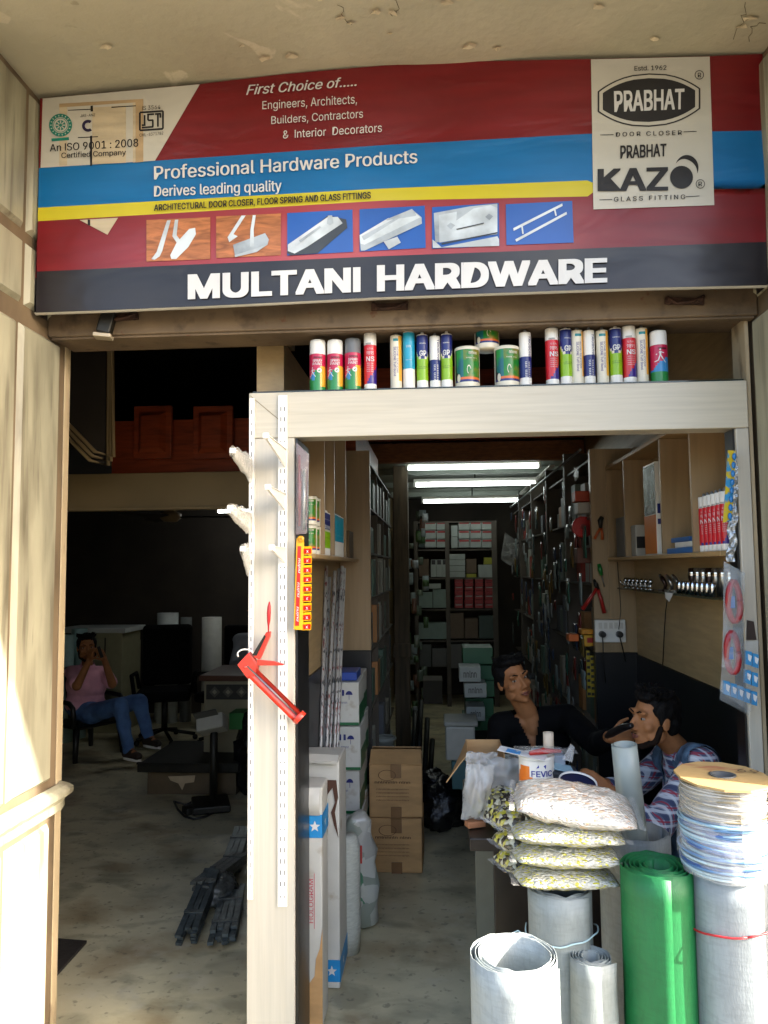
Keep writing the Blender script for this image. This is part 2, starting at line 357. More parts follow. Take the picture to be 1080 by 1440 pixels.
wall('loft_ceiling', 'dark ceiling over the hall and the loft', [(-5.5, 2.83, 3.445, 1.45, 10.6, 3.5)], m_dark2, 'ceiling')
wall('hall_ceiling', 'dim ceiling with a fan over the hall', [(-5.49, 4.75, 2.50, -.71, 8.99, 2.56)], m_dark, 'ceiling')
T = thing('shop_ceiling', 'greenish painted ceiling above the three tube lights', 'ceiling', (.3, 8, 2.66))
mb = MB(); mb.box(-.595, 6.72, 2.66, 1.295, 10.39, 2.72); obj('panel', mb, m_ceil, T)
for y in (7.25, 8.4, 9.5):
    mb = MB(); mb.box(-.59, y, 2.60, 1.29, y+.05, 2.658); obj('batten', mb, m_ceil, T)
mb = MB(); mb.box(1.0, 6.73, 2.585, 1.05, 9.9, 2.6); obj('conduit', mb, m_white, T)
# lintel with its rusty brackets
T = thing('lintel_beam', 'grimy plaster lintel with rusty brackets directly under the sign', 'beam', (-.15, 2.7, 2.556))
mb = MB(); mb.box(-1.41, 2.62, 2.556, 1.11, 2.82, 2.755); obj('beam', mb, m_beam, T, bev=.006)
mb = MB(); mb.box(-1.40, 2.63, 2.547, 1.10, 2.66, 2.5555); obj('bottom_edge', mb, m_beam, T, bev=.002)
for px, py in ((170, 447), (548, 432), (962, 424)):
    c = P(px, py, 2.615); mb = MB()
    mb.obox((c.x, 2.612, c.z), (.13, .012, .022), (0, R(rnd(-4, 4)), 0)); mb.tube([(c.x-.06, 2.608, c.z+.016), (c.x-.03, 2.598, c.z-.012), (c.x+.02, 2.6, c.z-.006), (c.x+.065, 2.606, c.z+.014)], .006, 6)
    for s in (-.05, .05): mb.tube([(c.x+s, 2.60, c.z), (c.x+s, 2.615, c.z)], .012, 8)
    obj('bracket', mb, m_rust, T)
c = P(150, 462, 2.6)
T = thing('shutter_lock', 'grey metal bracket with a bright bottom edge hanging under the lintel', 'lock bracket', (c.x, 2.6, c.z-.04))
mb = MB(); mb.obox((c.x, 2.60, c.z+.02), (.05, .05, .085), (0, R(14), R(12))); obj('housing', mb, m_iron, T, bev=.006)
mb = MB(); mb.obox((c.x-.008, 2.59, c.z-.032), (.062, .05, .014), (0, R(4), R(12))); obj('lip', mb, mat('worn_pale_metal', '9d927c', .4, .15, 12), T, bev=.003)
# loft and hall beam
T = thing('hall_beam', 'cream painted beam across the hall carrying the loft', 'beam', (-2.5, 4.6, 2.08))
mb = MB(); mb.box(-5.49, 4.5, 2.085, -.71, 4.74, 2.30); obj('beam', mb, m_beamc, T, bev=.006)
mb = MB(); mb.box(-5.49, 4.485, 2.07, -.71, 4.5, 2.09); obj('lower_moulding', mb, m_beamc, T, bev=.004)
mb = MB(); mb.box(-5.49, 4.76, 2.565, -.71, 8.9, 2.62); obj('loft_floor', mb, m_dark2, T)
# chamfered bulkhead beside the loft
T = thing('loft_bulkhead', 'dark bulkhead with chamfered moulded edge beside the loft opening', 'bulkhead', (-1.9, 3.9, 2.3))
a = [P(92, 470, 3.9), P(153, 470, 3.9), P(153, 655, 3.9), P(128, 648, 3.9), P(92, 580, 3.9)]
a[0] = V((-2.3, 3.9, a[0].z+.8)); a[1] = a[1]+V((0, 0, .8)); a[4] = V((-2.3, 3.9, a[4].z+.2)); mb = MB(); mb.prism(a, (0, .03, 0)); obj('panel', mb, m_dark, T)
for k in range(3):
    mb = MB(); o_ = V((.016*k, -.012-.004*k, .022*k)); mb.tube([a[4]+o_, a[3]+o_, a[2]+o_, a[1]+V((.0, -.012, 0))], .011, 6); obj('moulding', mb, m_beamc, T)
# carved door leaves standing on the loft
def carved(label, px0, px1, py0, py1, Y, hid=False):
    a, b = P(px0, py1, Y), P(px1, py0, Y); T = thing('carved_door', label, 'door', ((a.x+b.x)/2, Y, a.z)); mb = MB(); mb.box(a.x, Y, a.z, b.x, Y+.035, b.z); obj('leaf', mb, m_wood, T, bev=.004)
    for k, (f0, f1) in enumerate(((.1, .9),)):
        w_, h_ = b.x-a.x, b.z-a.z; x0, x1, z0, z1 = a.x+.14*w_, b.x-.14*w_, a.z+.1*h_, b.z-.12*h_
        q = [(x0, Y-.002, z0), (x1, Y-.002, z0), (x1, Y-.002, z1), (x0, Y-.002, z1)]; i = .12*w_
        qq = [(x0+i, Y-.035, z0+i), (x1-i, Y-.035, z0+i), (x1-i, Y-.035, z1-i), (x0+i, Y-.035, z1-i)]
        mb = MB(); mb.add(q+qq, [(4, 5, 6, 7), (0, 1, 5, 4), (1, 2, 6, 5), (2, 3, 7, 6), (3, 0, 4, 7)]); obj('raised_panel', mb, m_wood, T)
carved('carved red brown door leaf on the loft, nearer the bulkhead', 187, 241, 570, 645, 4.52)
carved('carved red brown door leaf on the loft, nearer the cream pillar', 271, 327, 570, 645, 4.52)
mb = MB(); a, b = P(157, 664, 4.6), P(350, 588, 4.6); mb.box(a.x, 4.6, 2.302, b.x+.3, 4.64, b.z); obj('loft_railing', mb, m_wood, label='plain red brown board behind the carved door leaves on the loft', cat='railing')
mb = MB(); a, b = P(372, 548, 3.0), P(411, 462, 3.0); mb.box(a.x, 3.0, 2.605, b.x, 3.06, 3.44); obj('loft_post', mb, m_beamc, label='cream post standing behind the tins over the laminate header', cat='post', bev=.004)
mb = MB(); a = P(816, 500, 3.6); mb.box(a.x-.02, 3.6, 2.50, a.x+.02, 3.64, 3.44); obj('loft_post', mb, m_dark, label='thin dark post in the loft behind the sealant tubes', cat='post')
# loft over the shop: red boards and the plywood strip lit by the first tube
T = thing('loft_fascia', 'red brown boarded loft front with an orange plywood strip above the tube lights', 'loft', (.3, 6.6, 2.65))
mb = MB(); mb.box(-.59, 6.62, 2.632, 1.29, 6.70, 2.80); obj('plywood_strip', mb, m_ply, T)
mb = MB(); mb.box(-.59, 6.58, 2.82, 1.29, 6.70, 3.44); obj('board', mb, m_wood, T)
for k in range(4):
    x0 = -.45+k*.44; mb = MB(); mb.box(x0, 6.55, 2.86, x0+.3, 6.578, 3.3); obj('raised_panel', mb, m_wood, T, bev=.012)
mb = MB(); mb.box(-.59, 4.7, 2.36, -.50, 6.5, 2.64); mb.box(-.59, 4.65, 2.64, .25, 4.72, 2.95); obj('side_board', mb, m_wood, T)

# laminate frame of the shop: pillar, header, thin jamb, reveals
T = FR = thing('laminate_frame', 'cream laminate door frame with a broad pillar and header around the shop', 'door frame', (-.58, 2.72, 0))
HB, HT = 2.171, 2.336
mb = MB(); mb.box(-.668, 2.65, 0, -.502, 2.83, HB-.0015); obj('pillar', mb, m_lamv, T, bev=.003)
mb = MB(); mb.box(-.668, 2.65, HB, 1.073, 2.745, HT); obj('header', mb, m_lamh, T, bev=.003)
mb = MB(); mb.box(1.03, 2.652, 0, 1.073, 2.735, HB-.0015); obj('jamb_strip', mb, m_lamv, T, bev=.003)
mb = MB(); mb.box(-.500, 2.662, 0, -.494, 2.832, HB-.002); obj('dark_reveal', mb, m_black, T); mb = MB(); mb.box(-.592, 2.832, 0, -.494, 2.898, HB-.002); obj('dark_reveal', mb, m_black, T); mb = MB(); mb.box(1.022, 2.665, 0, 1.028, 2.735, HB-.002); obj('dark_reveal', mb, m_black, T); mb = MB(); mb.box(1.032, 2.737, 0, 1.156, 2.757, HB-.002); obj('dark_reveal', mb, m_black, T)
mb = MB(); mb.box(-.66, 2.747, HT-.03, 1.07, 2.97, HT); obj('shelf_board', mb, m_black, T); mb = MB(); mb.box(-.655, 2.655, HT+.001, 1.065, 2.96, HT+.006); obj('glass_edge', mb, mat('dark_glass_sheet', '20261f', .1, .1, 6), T)  # black shelf board, its colour giving the dark shade under the header
mb = MB(); a, b = P(352, 556, 2.6485), P(400, 596, 2.6485); mb.add([a, b, b+V((0, 0, -.003)), a+V((0, 0, -.003))], [(0, 1, 2, 3)]); obj('mitre_line', mb, mat('joint_line', '7b6c50', .6), T)
def rail(x0, x1, z0, z1, cols, n):
    mb = MB(); mb.box(x0, 2.640, z0, x1, 2.6495, z1, 0)
    pitch = (z1-z0-.05)/n
    for k in range(n):
        for c in cols:
            xx = x0+(x1-x0)*c; zz = z0+.03+k*pitch; g = 1.0 if k % 6 else .35
            mb.add([(xx-.0014, 2.6394, zz), (xx+.0014, 2.6394, zz), (xx+.0014, 2.6394, zz+.42*pitch*g), (xx-.0014, 2.6394, zz+.42*pitch*g)], [(0, 1, 2, 3)], 1)
    obj('slotted_rail', mb, [m_white, m_iron], T)
ra, rb_ = P(392, 556, 2.64), P(393.5, 1275, 2.64)
rail(-.559, -.527, P(390, 1275, 2.64).z, P(395, 556, 2.64).z, (.3, .7), 46)
rail(-.664, -.646, P(340, 1265, 2.64).z, P(350, 560, 2.64).z, (.5,), 44)

# ---------------- shop sign ----------------
def BY(px, py): return 2.5+.0015*noise.noise((px*.012, py*.02, 3))+.010*math.sin(px*.021+py*.008)*math.sin(PI*min(1, max(0, (px-50)/1025)))+.006*math.sin(px*.006-1)+.004*math.sin(py*.03+px*.003)
def bn(off): return lambda px, py, l=0: P(px, py, BY(px, py)-off-l)
def lerp(xs, x):
    for (a, ya), (b, yb) in zip(xs, xs[1:]):
        if x <= b: return ya+(yb-ya)*(x-a)/(b-a)
    return xs[-1][1]
top = [(48, 139), (60, 138), (281, 118), (400, 104), (540, 92), (640, 87), (831, 83), (1000, 79), (1070, 76), (1082, 76)]
bot = [(40, 441), (48, 440), (160, 436), (300, 430), (540, 418), (700, 412), (900, 405), (1080, 401), (1084, 401)]
b1 = [(40, 238), (57, 236), (218, 226), (540, 204), (831, 188), (1072, 183.5), (1084, 183)]
b2 = [(40, 293), (55, 292), (540, 265), (831, 253), (1004, 266), (1084, 265)]
b2 = [(40, 293), (55, 292), (540, 265), (831, 253.5), (850, 268), (1084, 265)]
b3 = [(40, 312), (54, 311), (540, 282), (834, 276), (835, 268.01), (1084, 265.01)]
b4 = [(40, 383), (50, 382), (540, 360), (1077, 340), (1084, 340)]
lev = [top, b1, b2, b3, b4, bot]; sub = [10, 6, 3, 8, 6]
T = BA = thing('shop_sign', 'wide red, blue and black printed flex sign reading MULTANI HARDWARE', 'shop sign', (-.15, 2.52, 2.61))
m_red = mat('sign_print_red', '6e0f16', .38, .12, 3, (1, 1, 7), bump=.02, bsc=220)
def wrinkle(m):
    t, b = nodes_of(m); old = b.inputs['Normal'].links[0].from_node if b.inputs['Normal'].links else None
    tc = t.nodes.new('ShaderNodeTexCoord'); mp = t.nodes.new('ShaderNodeMapping'); mp.inputs['Scale'].default_value = (1.2, 1, 2.6); mp.inputs['Rotation'].default_value = (0, .5, 0); n = t.nodes.new('ShaderNodeTexNoise'); n.inputs['Scale'].default_value = 2.6; n.inputs['Detail'].default_value = 2; n.inputs['Distortion'].default_value = .8
    bp = t.nodes.new('ShaderNodeBump'); bp.inputs['Strength'].default_value = .22; bp.inputs['Distance'].default_value = .03
    t.links.new(tc.outputs['Object'], mp.inputs[0]); t.links.new(mp.outputs[0], n.inputs['Vector']); t.links.new(n.outputs['Fac'], bp.inputs['Height'])
    if old: t.links.new(old.outputs[0], bp.inputs['Normal'])
    t.links.new(bp.outputs[0], b.inputs['Normal'])
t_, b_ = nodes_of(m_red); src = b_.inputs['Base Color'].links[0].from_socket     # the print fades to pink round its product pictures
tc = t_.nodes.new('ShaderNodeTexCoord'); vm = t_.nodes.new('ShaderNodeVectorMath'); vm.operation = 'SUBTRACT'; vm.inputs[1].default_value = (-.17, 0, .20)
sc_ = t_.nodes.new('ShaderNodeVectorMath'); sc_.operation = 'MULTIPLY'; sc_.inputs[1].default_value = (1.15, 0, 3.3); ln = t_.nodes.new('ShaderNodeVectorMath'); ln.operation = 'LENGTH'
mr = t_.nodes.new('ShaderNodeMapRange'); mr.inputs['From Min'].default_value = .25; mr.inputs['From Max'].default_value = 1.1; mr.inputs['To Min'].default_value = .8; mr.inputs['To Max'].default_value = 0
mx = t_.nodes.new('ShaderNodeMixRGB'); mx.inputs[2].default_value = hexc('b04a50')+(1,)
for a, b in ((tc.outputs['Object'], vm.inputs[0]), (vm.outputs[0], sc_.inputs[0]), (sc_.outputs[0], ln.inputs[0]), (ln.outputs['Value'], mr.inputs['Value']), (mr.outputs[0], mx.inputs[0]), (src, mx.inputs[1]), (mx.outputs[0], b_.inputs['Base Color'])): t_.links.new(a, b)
m_blue = mat('sign_print_blue', '0a66a0', .36, .06, 4, (1, 1, 6), bump=.02, bsc=220); m_yel = mat('sign_print_yellow', 'c2b526', .36, .05, 4); m_blk = mat('sign_print_black', '1d191c', .34, .2, 3, (1, 1, 5), bump=.02, bsc=220)
m_swh = mat('sign_print_white', 'bcb9ad', .38, .03, 6); m_ink = mat('sign_print_ink', '1b1a1c', .4, .1, 8); [wrinkle(m_) for m_ in (m_red, m_blue, m_yel, m_blk, m_swh)]; m_ltr = mat('sign_print_letter_white', 'cfcfcd', .38, .02, 8)
mb = MB()
for i in range(5):
    def fn(u, v, i=i):
        px = 54+u*(1076-54); y0, y1 = lerp(lev[i+1], px), lerp(lev[i], px)
        py = y0+(y1-y0)*v; sk = (py-270)/300
        px += -6*sk*(1-u)+6*sk*u
        return bn(0)(px, py)
    mb.sheet(fn, 90, sub[i], [m for m in (0, 1, 2, 0, 3)][i])
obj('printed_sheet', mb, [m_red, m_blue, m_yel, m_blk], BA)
# the sheet wraps round a frame: returns at the ends and below
def edge(px, py, back): p = bn(0)(px, py); return V((p.x, p.y+back, p.z))
mb = MB(); L_ = [(60-12*k/10, 138+302*k/10) for k in range(11)]
mb.sheet(lambda u, v: edge(60-12*v, 138+302*v, .09*u), 2, 12, lambda u, v: 3 if v > .8 else 0 if v > .58 else 2 if v > .52 else 1 if v > .33 else 4); mb.sheet(lambda u, v: edge(1070+10*v, 76+325*v, .09*u), 2, 12, lambda u, v: 3 if v > .8 else 0)
mb.sheet(lambda u, v: edge(48+1032*u, lerp(bot, 48+1032*u)-.5, .022*v)+V((0, 0, -.006*math.sin(PI*v))), 40, 3, 4)
obj('wrapped_edge', mb, [m_red, m_blue, m_yel, m_blk, m_swh], BA)
mb = MB()
for a, b in (((66, 150), (1066, 90)), ((56, 430), (1074, 392))):
    p, q = P(*a, 2.56), P(*b, 2.56); mb.tube([p, q], .016, 4, caps=True, smooth=False)
obj('iron_frame', mb, m_iron, BA)
def bpoly(name, polys, mats, off=.0025):
    mb = MB()
    for pts, mi in polys:
        # subdivide the outline so that flat prints follow the sheet
        out = []
        for a, b in zip(pts, pts[1:]+pts[:1]):
            n = max(1, int(math.hypot(a[0]-b[0], a[1]-b[1])/25)); out += [(a[0]+(b[0]-a[0])*k/n, a[1]+(b[1]-a[1])*k/n) for k in range(n)]
        mb.poly([bn(off+.0002*mi)(*p) for p in out], mi)
    return obj(name, mb, mats, BA)
def bquad(mb, q, mi, off, nu=6, nv=6): mb.sheet(lambda u, v: bn(off)(*bil(q, u, v)), nu, nv, mi)
m_tan = mat('sign_print_door_tan', 'ae9672', .4, .12, 5, (1, 1, 6)); m_tan2 = mat('sign_print_door_pale', 'bcae92', .4, .12, 5, (1, 1, 6)); m_teal = mat('sign_print_teal', '11796a', .4); m_pur = mat('sign_print_violet', '241a40', .4)
z1 = lambda x, y: (50+x/4.5, 120+y/4.5)
mb = MB(); bquad(mb, [(57, 236), (218, 226), (281, 118.5), (60, 138.5)], 0, .0022, 16, 10)
for q, mi in (([(150, 510), (200, 508), (200, 135), (150, 140)], 2), ([(150, 140), (680, 105), (680, 86), (150, 116)], 1), ([(632, 488), (682, 484), (682, 86), (632, 90)], 1), ([(358, 500), (572, 490), (572, 128), (358, 140)], 2), ([(616, 488), (630, 488), (630, 110), (616, 112)], 2)): bquad(mb, [z1(*p) for p in q], mi, .0028+.0003*mi, 4, 6)
for q in ([(345, 510), (358, 508), (358, 318), (345, 320)], [(348, 166), (364, 165), (362, 128), (348, 130)], [(205, 160), (348, 154), (348, 149), (205, 156)], [(480, 142), (635, 132), (635, 127), (480, 136)]): bquad(mb, [z1(*p) for p in q], 3, .0042, 1, 2)
obj('door_picture', mb, [m_swh, m_tan, m_tan2, m_ink], BA)
def disc(mb, c, r, mi, off, r2=0, n=28, a0=0, a1=2*PI, zf=z1):
    o_ = [bn(off)(*zf(c[0]+r*math.cos(a0+(a1-a0)*k/n), c[1]+r*math.sin(a0+(a1-a0)*k/n))) for k in range(n+1)]
    if r2:
        i_ = [bn(off)(*zf(c[0]+r2*math.cos(a0+(a1-a0)*k/n), c[1]+r2*math.sin(a0+(a1-a0)*k/n))) for k in range(n+1)]
        mb.add(o_+i_, [(k, k+1, n+2+k, n+1+k) for k in range(n)], mi)
    else: mb.add([bn(off)(*zf(*c))]+o_, [(0, k+1, k+2) for k in range(n)], mi)
def bar(mb, a, b, wd, mi, off, zf=z1):
    dx, dy = b[0]-a[0], b[1]-a[1]; l = math.hypot(dx, dy); nx, ny = -dy/l*wd/2, dx/l*wd/2
    mb.add([bn(off)(*zf(*p)) for p in ((a[0]+nx, a[1]+ny), (b[0]+nx, b[1]+ny), (b[0]-nx, b[1]-ny), (a[0]-nx, a[1]-ny))], [(0, 1, 2, 3)], mi)
mb = MB(); disc(mb, (158, 252), 73, 0, .0048); disc(mb, (158, 252), 50, 1, .0052, 46); disc(mb, (158, 252), 42, 1, .0052, 32)
for a in range(0, 360, 45): bar(mb, (158+10*math.cos(R(a)), 252+10*math.sin(R(a))), (158+30*math.cos(R(a)), 252+30*math.sin(R(a))), 7, 1, .0052)
for a in range(0, 360, 20): bar(mb, (158+56*math.cos(R(a)), 252+56*math.sin(R(a))), (158+66*math.cos(R(a)), 252+66*math.sin(R(a))), 5, 1, .0052)
bquad(mb, [z1(*p) for p in ((102, 354), (212, 346), (210, 328), (100, 336))], 0, .0048, 2, 1); disc(mb, (332, 256), 38, 2, .0048, 20, a0=R(50), a1=R(305))
bar(mb, (268, 331), (395, 325), 5, 3, .0048)
obj('certification_mark', mb, [m_teal, m_swh, m_pur, m_ink], BA)
mb = MB(); rr = [z1(*p) for p in ((655, 290), (812, 280), (812, 155), (655, 166))]
for a, b in (((660, 285), (806, 275)), ((806, 275), (806, 162)), ((806, 162), (660, 172)), ((660, 172), (660, 285)), ((690, 188), (690, 252)), ((672, 252), (696, 252)), ((706, 185), (750, 182)), ((712, 185), (712, 222)), ((712, 222), (745, 220)), ((742, 220), (742, 262)), ((672, 268), (745, 262)), ((756, 182), (794, 179)), ((774, 181), (774, 262)), ((790, 180), (790, 205))): bar(mb, a, b, 11, 0, .0048)
obj('standards_mark', mb, [m_ink], BA)
def line(s, q, m, bold=.012, shear=0, space=1, off=.0062, zf=None, nm='lettering'):
    mb = MB(); put_text(mb, s, [zf(*p) if zf else p for p in q], bn(off), 0, bold, shear, space); return obj(nm, mb, m, BA)
line('JAS-ANZ', [(283, 202), (377, 195), (377, 178), (283, 184)], m_ink, .0, zf=z1); line('An ISO 9001 : 2008', [(90, 420), (650, 388), (650, 336), (90, 372)], m_ink, .015, zf=z1, off=.006)
line('Certified Company', [(163, 470), (572, 450), (572, 405), (163, 425)], m_ink, .012, zf=z1, off=.006); line('IS 3564', [(675, 157), (790, 149), (790, 123), (675, 131)], m_ink, .0, zf=z1); line('CML-8371782', [(657, 325), (808, 311), (808, 292), (657, 306)], m_ink, .0, zf=z1)
line('First Choice of.....', [(346, 134), (501.5, 121), (501.5, 107), (347, 119)], m_ltr, .02, .25)
line('Engineers, Architects,', [(369, 157), (502, 149), (502, 132.5), (369, 142)], m_ltr, .0); line('Builders, Contractors', [(381.5, 177), (510.5, 168), (510.5, 153.5), (381.5, 163.5)], m_ltr, .0); line('&  Interior  Decorators', [(398, 195), (537, 185.5), (537, 173), (398, 183.5)], m_ltr, .0)
line('Professional Hardware Products', [(216.5, 253), (587, 229.5), (587, 209.5), (216.5, 233)], m_ltr, .025); line('Derives leading quality', [(216.5, 281), (396, 273), (396, 252.5), (216.5, 261)], m_ltr, .022)
line('ARCHITECTURAL DOOR CLOSER, FLOOR SPRING AND GLASS FITTINGS', [(216.5, 298.5), (521.5, 281), (521.5, 269.5), (216.5, 287.5)], m_ink, .03)
line('MULTANI', [(264, 421.5), (507, 411), (507, 375.5), (264, 386)], m_ltr, .07, nm='shop_name'); line('HARDWARE', [(530, 410), (854, 397), (854, 362.5), (530, 373)], m_ltr, .07, nm='shop_name')
# logo panel
z2 = lambda x, y: (820+x/4.154, 80+y/4.154)
mb = MB(); bquad(mb, [(834.5, 294.5), (1004.5, 288.5), (998, 79.5), (831, 83.5)], 0, .0032, 12, 14); obj('logo_panel', mb, m_swh, BA)
def badge(cx, cy, a, b, n=40, e=2.9):
    out = []
    for k in range(n):
        t = 2*PI*k/n; c, s = math.cos(t), math.sin(t)
        x = a*math.copysign(min(1, abs(c)**.62*1.04), c); y = math.copysign(b-(b*.62)*(abs(x)/a)**2.3, s)*min(1, abs(s)*3.2)**.5; out.append((cx+x, cy+y-.03*x))
    return out
mb = MB()
for (a, b, mi, off) in ((300, 156, 0, .0048), (290, 148, 1, .0054), (270, 128, 0, .006)): 
    pts = badge(385, 252, a, b); mb.add([bn(off)(*z2(385, 252))]+[bn(off)(*z2(*p)) for p in pts], [(0, k+1, (k+1) % 40+1) for k in range(40)], mi)
obj('logo_badge', mb, [m_ink, m_swh], BA)
line('PRABHAT', [(183, 322), (590, 305), (592, 185), (180, 200)], m_ltr, .045, zf=z2, off=.0068); line('PRABHAT', [(217, 595), (487, 580), (487, 506), (217, 518)], m_ink, .04, zf=z2)
line('Estd. 1962', [(300, 81), (487, 76), (487, 48), (300, 53)], m_ink, .015, zf=z2); line('DOOR CLOSER', [(192, 466), (577, 455), (577, 428), (192, 440)], m_ink, .02, space=1.35, zf=z2); line('KAZ', [(85, 785), (497, 780), (497, 643), (85, 655)], m_ink, .05, zf=z2); line('GLASS FITTING', [(180, 846), (597, 830), (597, 803), (180, 818)], m_ink, .02, space=1.35, zf=z2)
line('R', [(670, 120), (690, 119), (690, 92), (670, 93)], m_ink, .008, zf=z2); line('R', [(674, 756), (695, 755), (695, 728), (674, 729)], m_ink, .008, zf=z2)
mb = MB(); zz = dict(zf=z2)
disc(mb, (679, 105), 27, 0, .0048, 23, **zz); obj('registered_ring', mb, m_ink, BA); mb = MB(); disc(mb, (685, 742), 27, 0, .0048, 23, **zz); obj('registered_ring', mb, m_ink, BA); mb = MB(); disc(mb, (575, 703), 67, 0, .0058, **zz); obj('logo_disc', mb, m_ink, BA)
for a, b in (((100, 456), (178, 454)), ((587, 438), (663, 435)), ((95, 835), (170, 833)), ((600, 817), (680, 812))): mb = MB(); bar(mb, a, b, 4, 0, .0048, z2); obj('logo_rule', mb, m_ink, BA)
mb = MB(); n = 24; o_ = []; i_ = []
for k in range(n+1):
    t = R(200)+(R(385)-R(200))*k/n; o_.append((606+68*math.cos(t), 648+75*math.sin(t))); wd = 26*math.sin(PI*k/n)+.5; i_.append((606+(68-wd)*math.cos(t)-4*math.sin(PI*k/n), 648+(75-wd)*math.sin(t)))
mb.add([bn(.0048)(*z2(*p)) for p in o_+i_], [(k, k+1, n+2+k, n+1+k) for k in range(n)], 0)
obj('logo_mark', mb, m_ink, BA)
# the six product pictures
m_pw = mat('sign_print_wood_picture', 'a8683c', .4, .4, 4, (3, 1, 14), lo=.3, hi=.7, dist=1); m_pb = mat('sign_print_picture_blue', '1f56a6', .4, .1, 4); m_pg = mat('sign_print_picture_grey', '98a2aa', .4, .3, 9, lo=.4, hi=.6); m_pd = mat('sign_print_picture_dark', '33393f', .4, .15, 14); m_ps = mat('sign_print_picture_silver', 'bcc6cc', .4, .22, 8, lo=.4, hi=.6)
za = lambda x, y: (195+x/3.375, 270+y/3.375); zb = lambda x, y: (495+x/3.375, 270+y/3.375)
TM = [m_pw, m_pb, m_pg, m_pd, m_ps]
def tile(q, zf, base, shapes):
    mb = MB(); bquad(mb, [zf(*p) for p in q], base, .003, 5, 4)
    for i, (pts, mi) in enumerate(shapes): mb.poly([bn(.0055+.0003*i)(*zf(*p)) for p in pts], mi)
    obj('product_picture', mb, TM, BA)
tile([(37, 330), (340, 318), (340, 120), (37, 133)], za, 0, [([(60, 318), (85, 285), (135, 135), (152, 134), (112, 280), (100, 305), (75, 322)], 4), ([(160, 210), (172, 132), (188, 131), (180, 205), (195, 225), (180, 240)], 4), ([(150, 300), (180, 240), (240, 175), (268, 170), (272, 200), (235, 262), (178, 318), (155, 318)], 4)])
tile([(368, 313), (675, 300), (675, 102), (368, 116)], za, 0, [([(422, 215), (488, 112), (508, 111), (450, 200), (470, 210), (430, 238)], 4), ([(448, 250), (600, 195), (618, 225), (612, 250), (560, 285), (458, 308)], 2), ([(528, 260), (530, 180), (542, 110), (556, 110), (546, 178), (548, 258)], 4), ([(455, 300), (610, 250), (560, 285), (458, 309)], 4)])
tile([(705, 302), (1018, 284), (1015, 83), (705, 100)], za, 1, [([(706, 265), (900, 110), (985, 130), (990, 170), (850, 290), (720, 300), (706, 290)], 3), ([(708, 250), (895, 120), (945, 118), (968, 148), (800, 260), (740, 292), (708, 280)], 4), ([(893, 150), (898, 112), (918, 110), (925, 148), (908, 158)], 2), ([(760, 230), (860, 160), (866, 168), (768, 240)], 2)])
tile([(36, 283), (350, 265), (345, 65), (36, 82)], zb, 1, [([(36, 215), (285, 82), (330, 120), (332, 150), (60, 278), (42, 278)], 2), ([(36, 205), (170, 125), (300, 100), (325, 120), (60, 250), (40, 245)], 4), ([(162, 130), (285, 80), (306, 110), (190, 172)], 2), ([(205, 128), (232, 118), (236, 130), (212, 140)], 3), ([(150, 235), (215, 212), (232, 240), (175, 272)], 4)])
tile([(380, 270), (700, 255), (697, 52), (380, 72)], zb, 1, [([(388, 100), (560, 68), (690, 55), (690, 200), (395, 240)], 2), ([(412, 110), (658, 62), (690, 75), (690, 195), (415, 240)], 4), ([(450, 160), (468, 145), (490, 158), (470, 178)], 2), ([(632, 118), (650, 102), (670, 115), (652, 134)], 2), ([(382, 225), (425, 262), (690, 210), (698, 225), (698, 256), (384, 266)], 4), ([(425, 242), (690, 190), (690, 196), (425, 250)], 3), ([(494, 175), (626, 145), (626, 150), (498, 180)], 3)])
tile([(733, 252), (1052, 240), (1045, 42), (730, 58)], zb, 1, [([(765, 172), (998, 54), (1000, 66), (768, 184)], 4), ([(775, 225), (1018, 94), (1020, 106), (780, 236)], 4), ([(803, 160), (810, 158), (815, 198), (808, 200)], 4), ([(958, 82), (965, 80), (972, 112), (965, 114)], 4)])
mb = MB(); pts = [z1(*p) for p in ((278, 852), (522, 838), (455, 945))]; mb.poly([bn(.003)(*p) for p in pts], 0); bar(mb, (338, 850), (338, 885), 16, 1, .004); obj('door_picture', mb, [m_tan2, m_ink], BA)
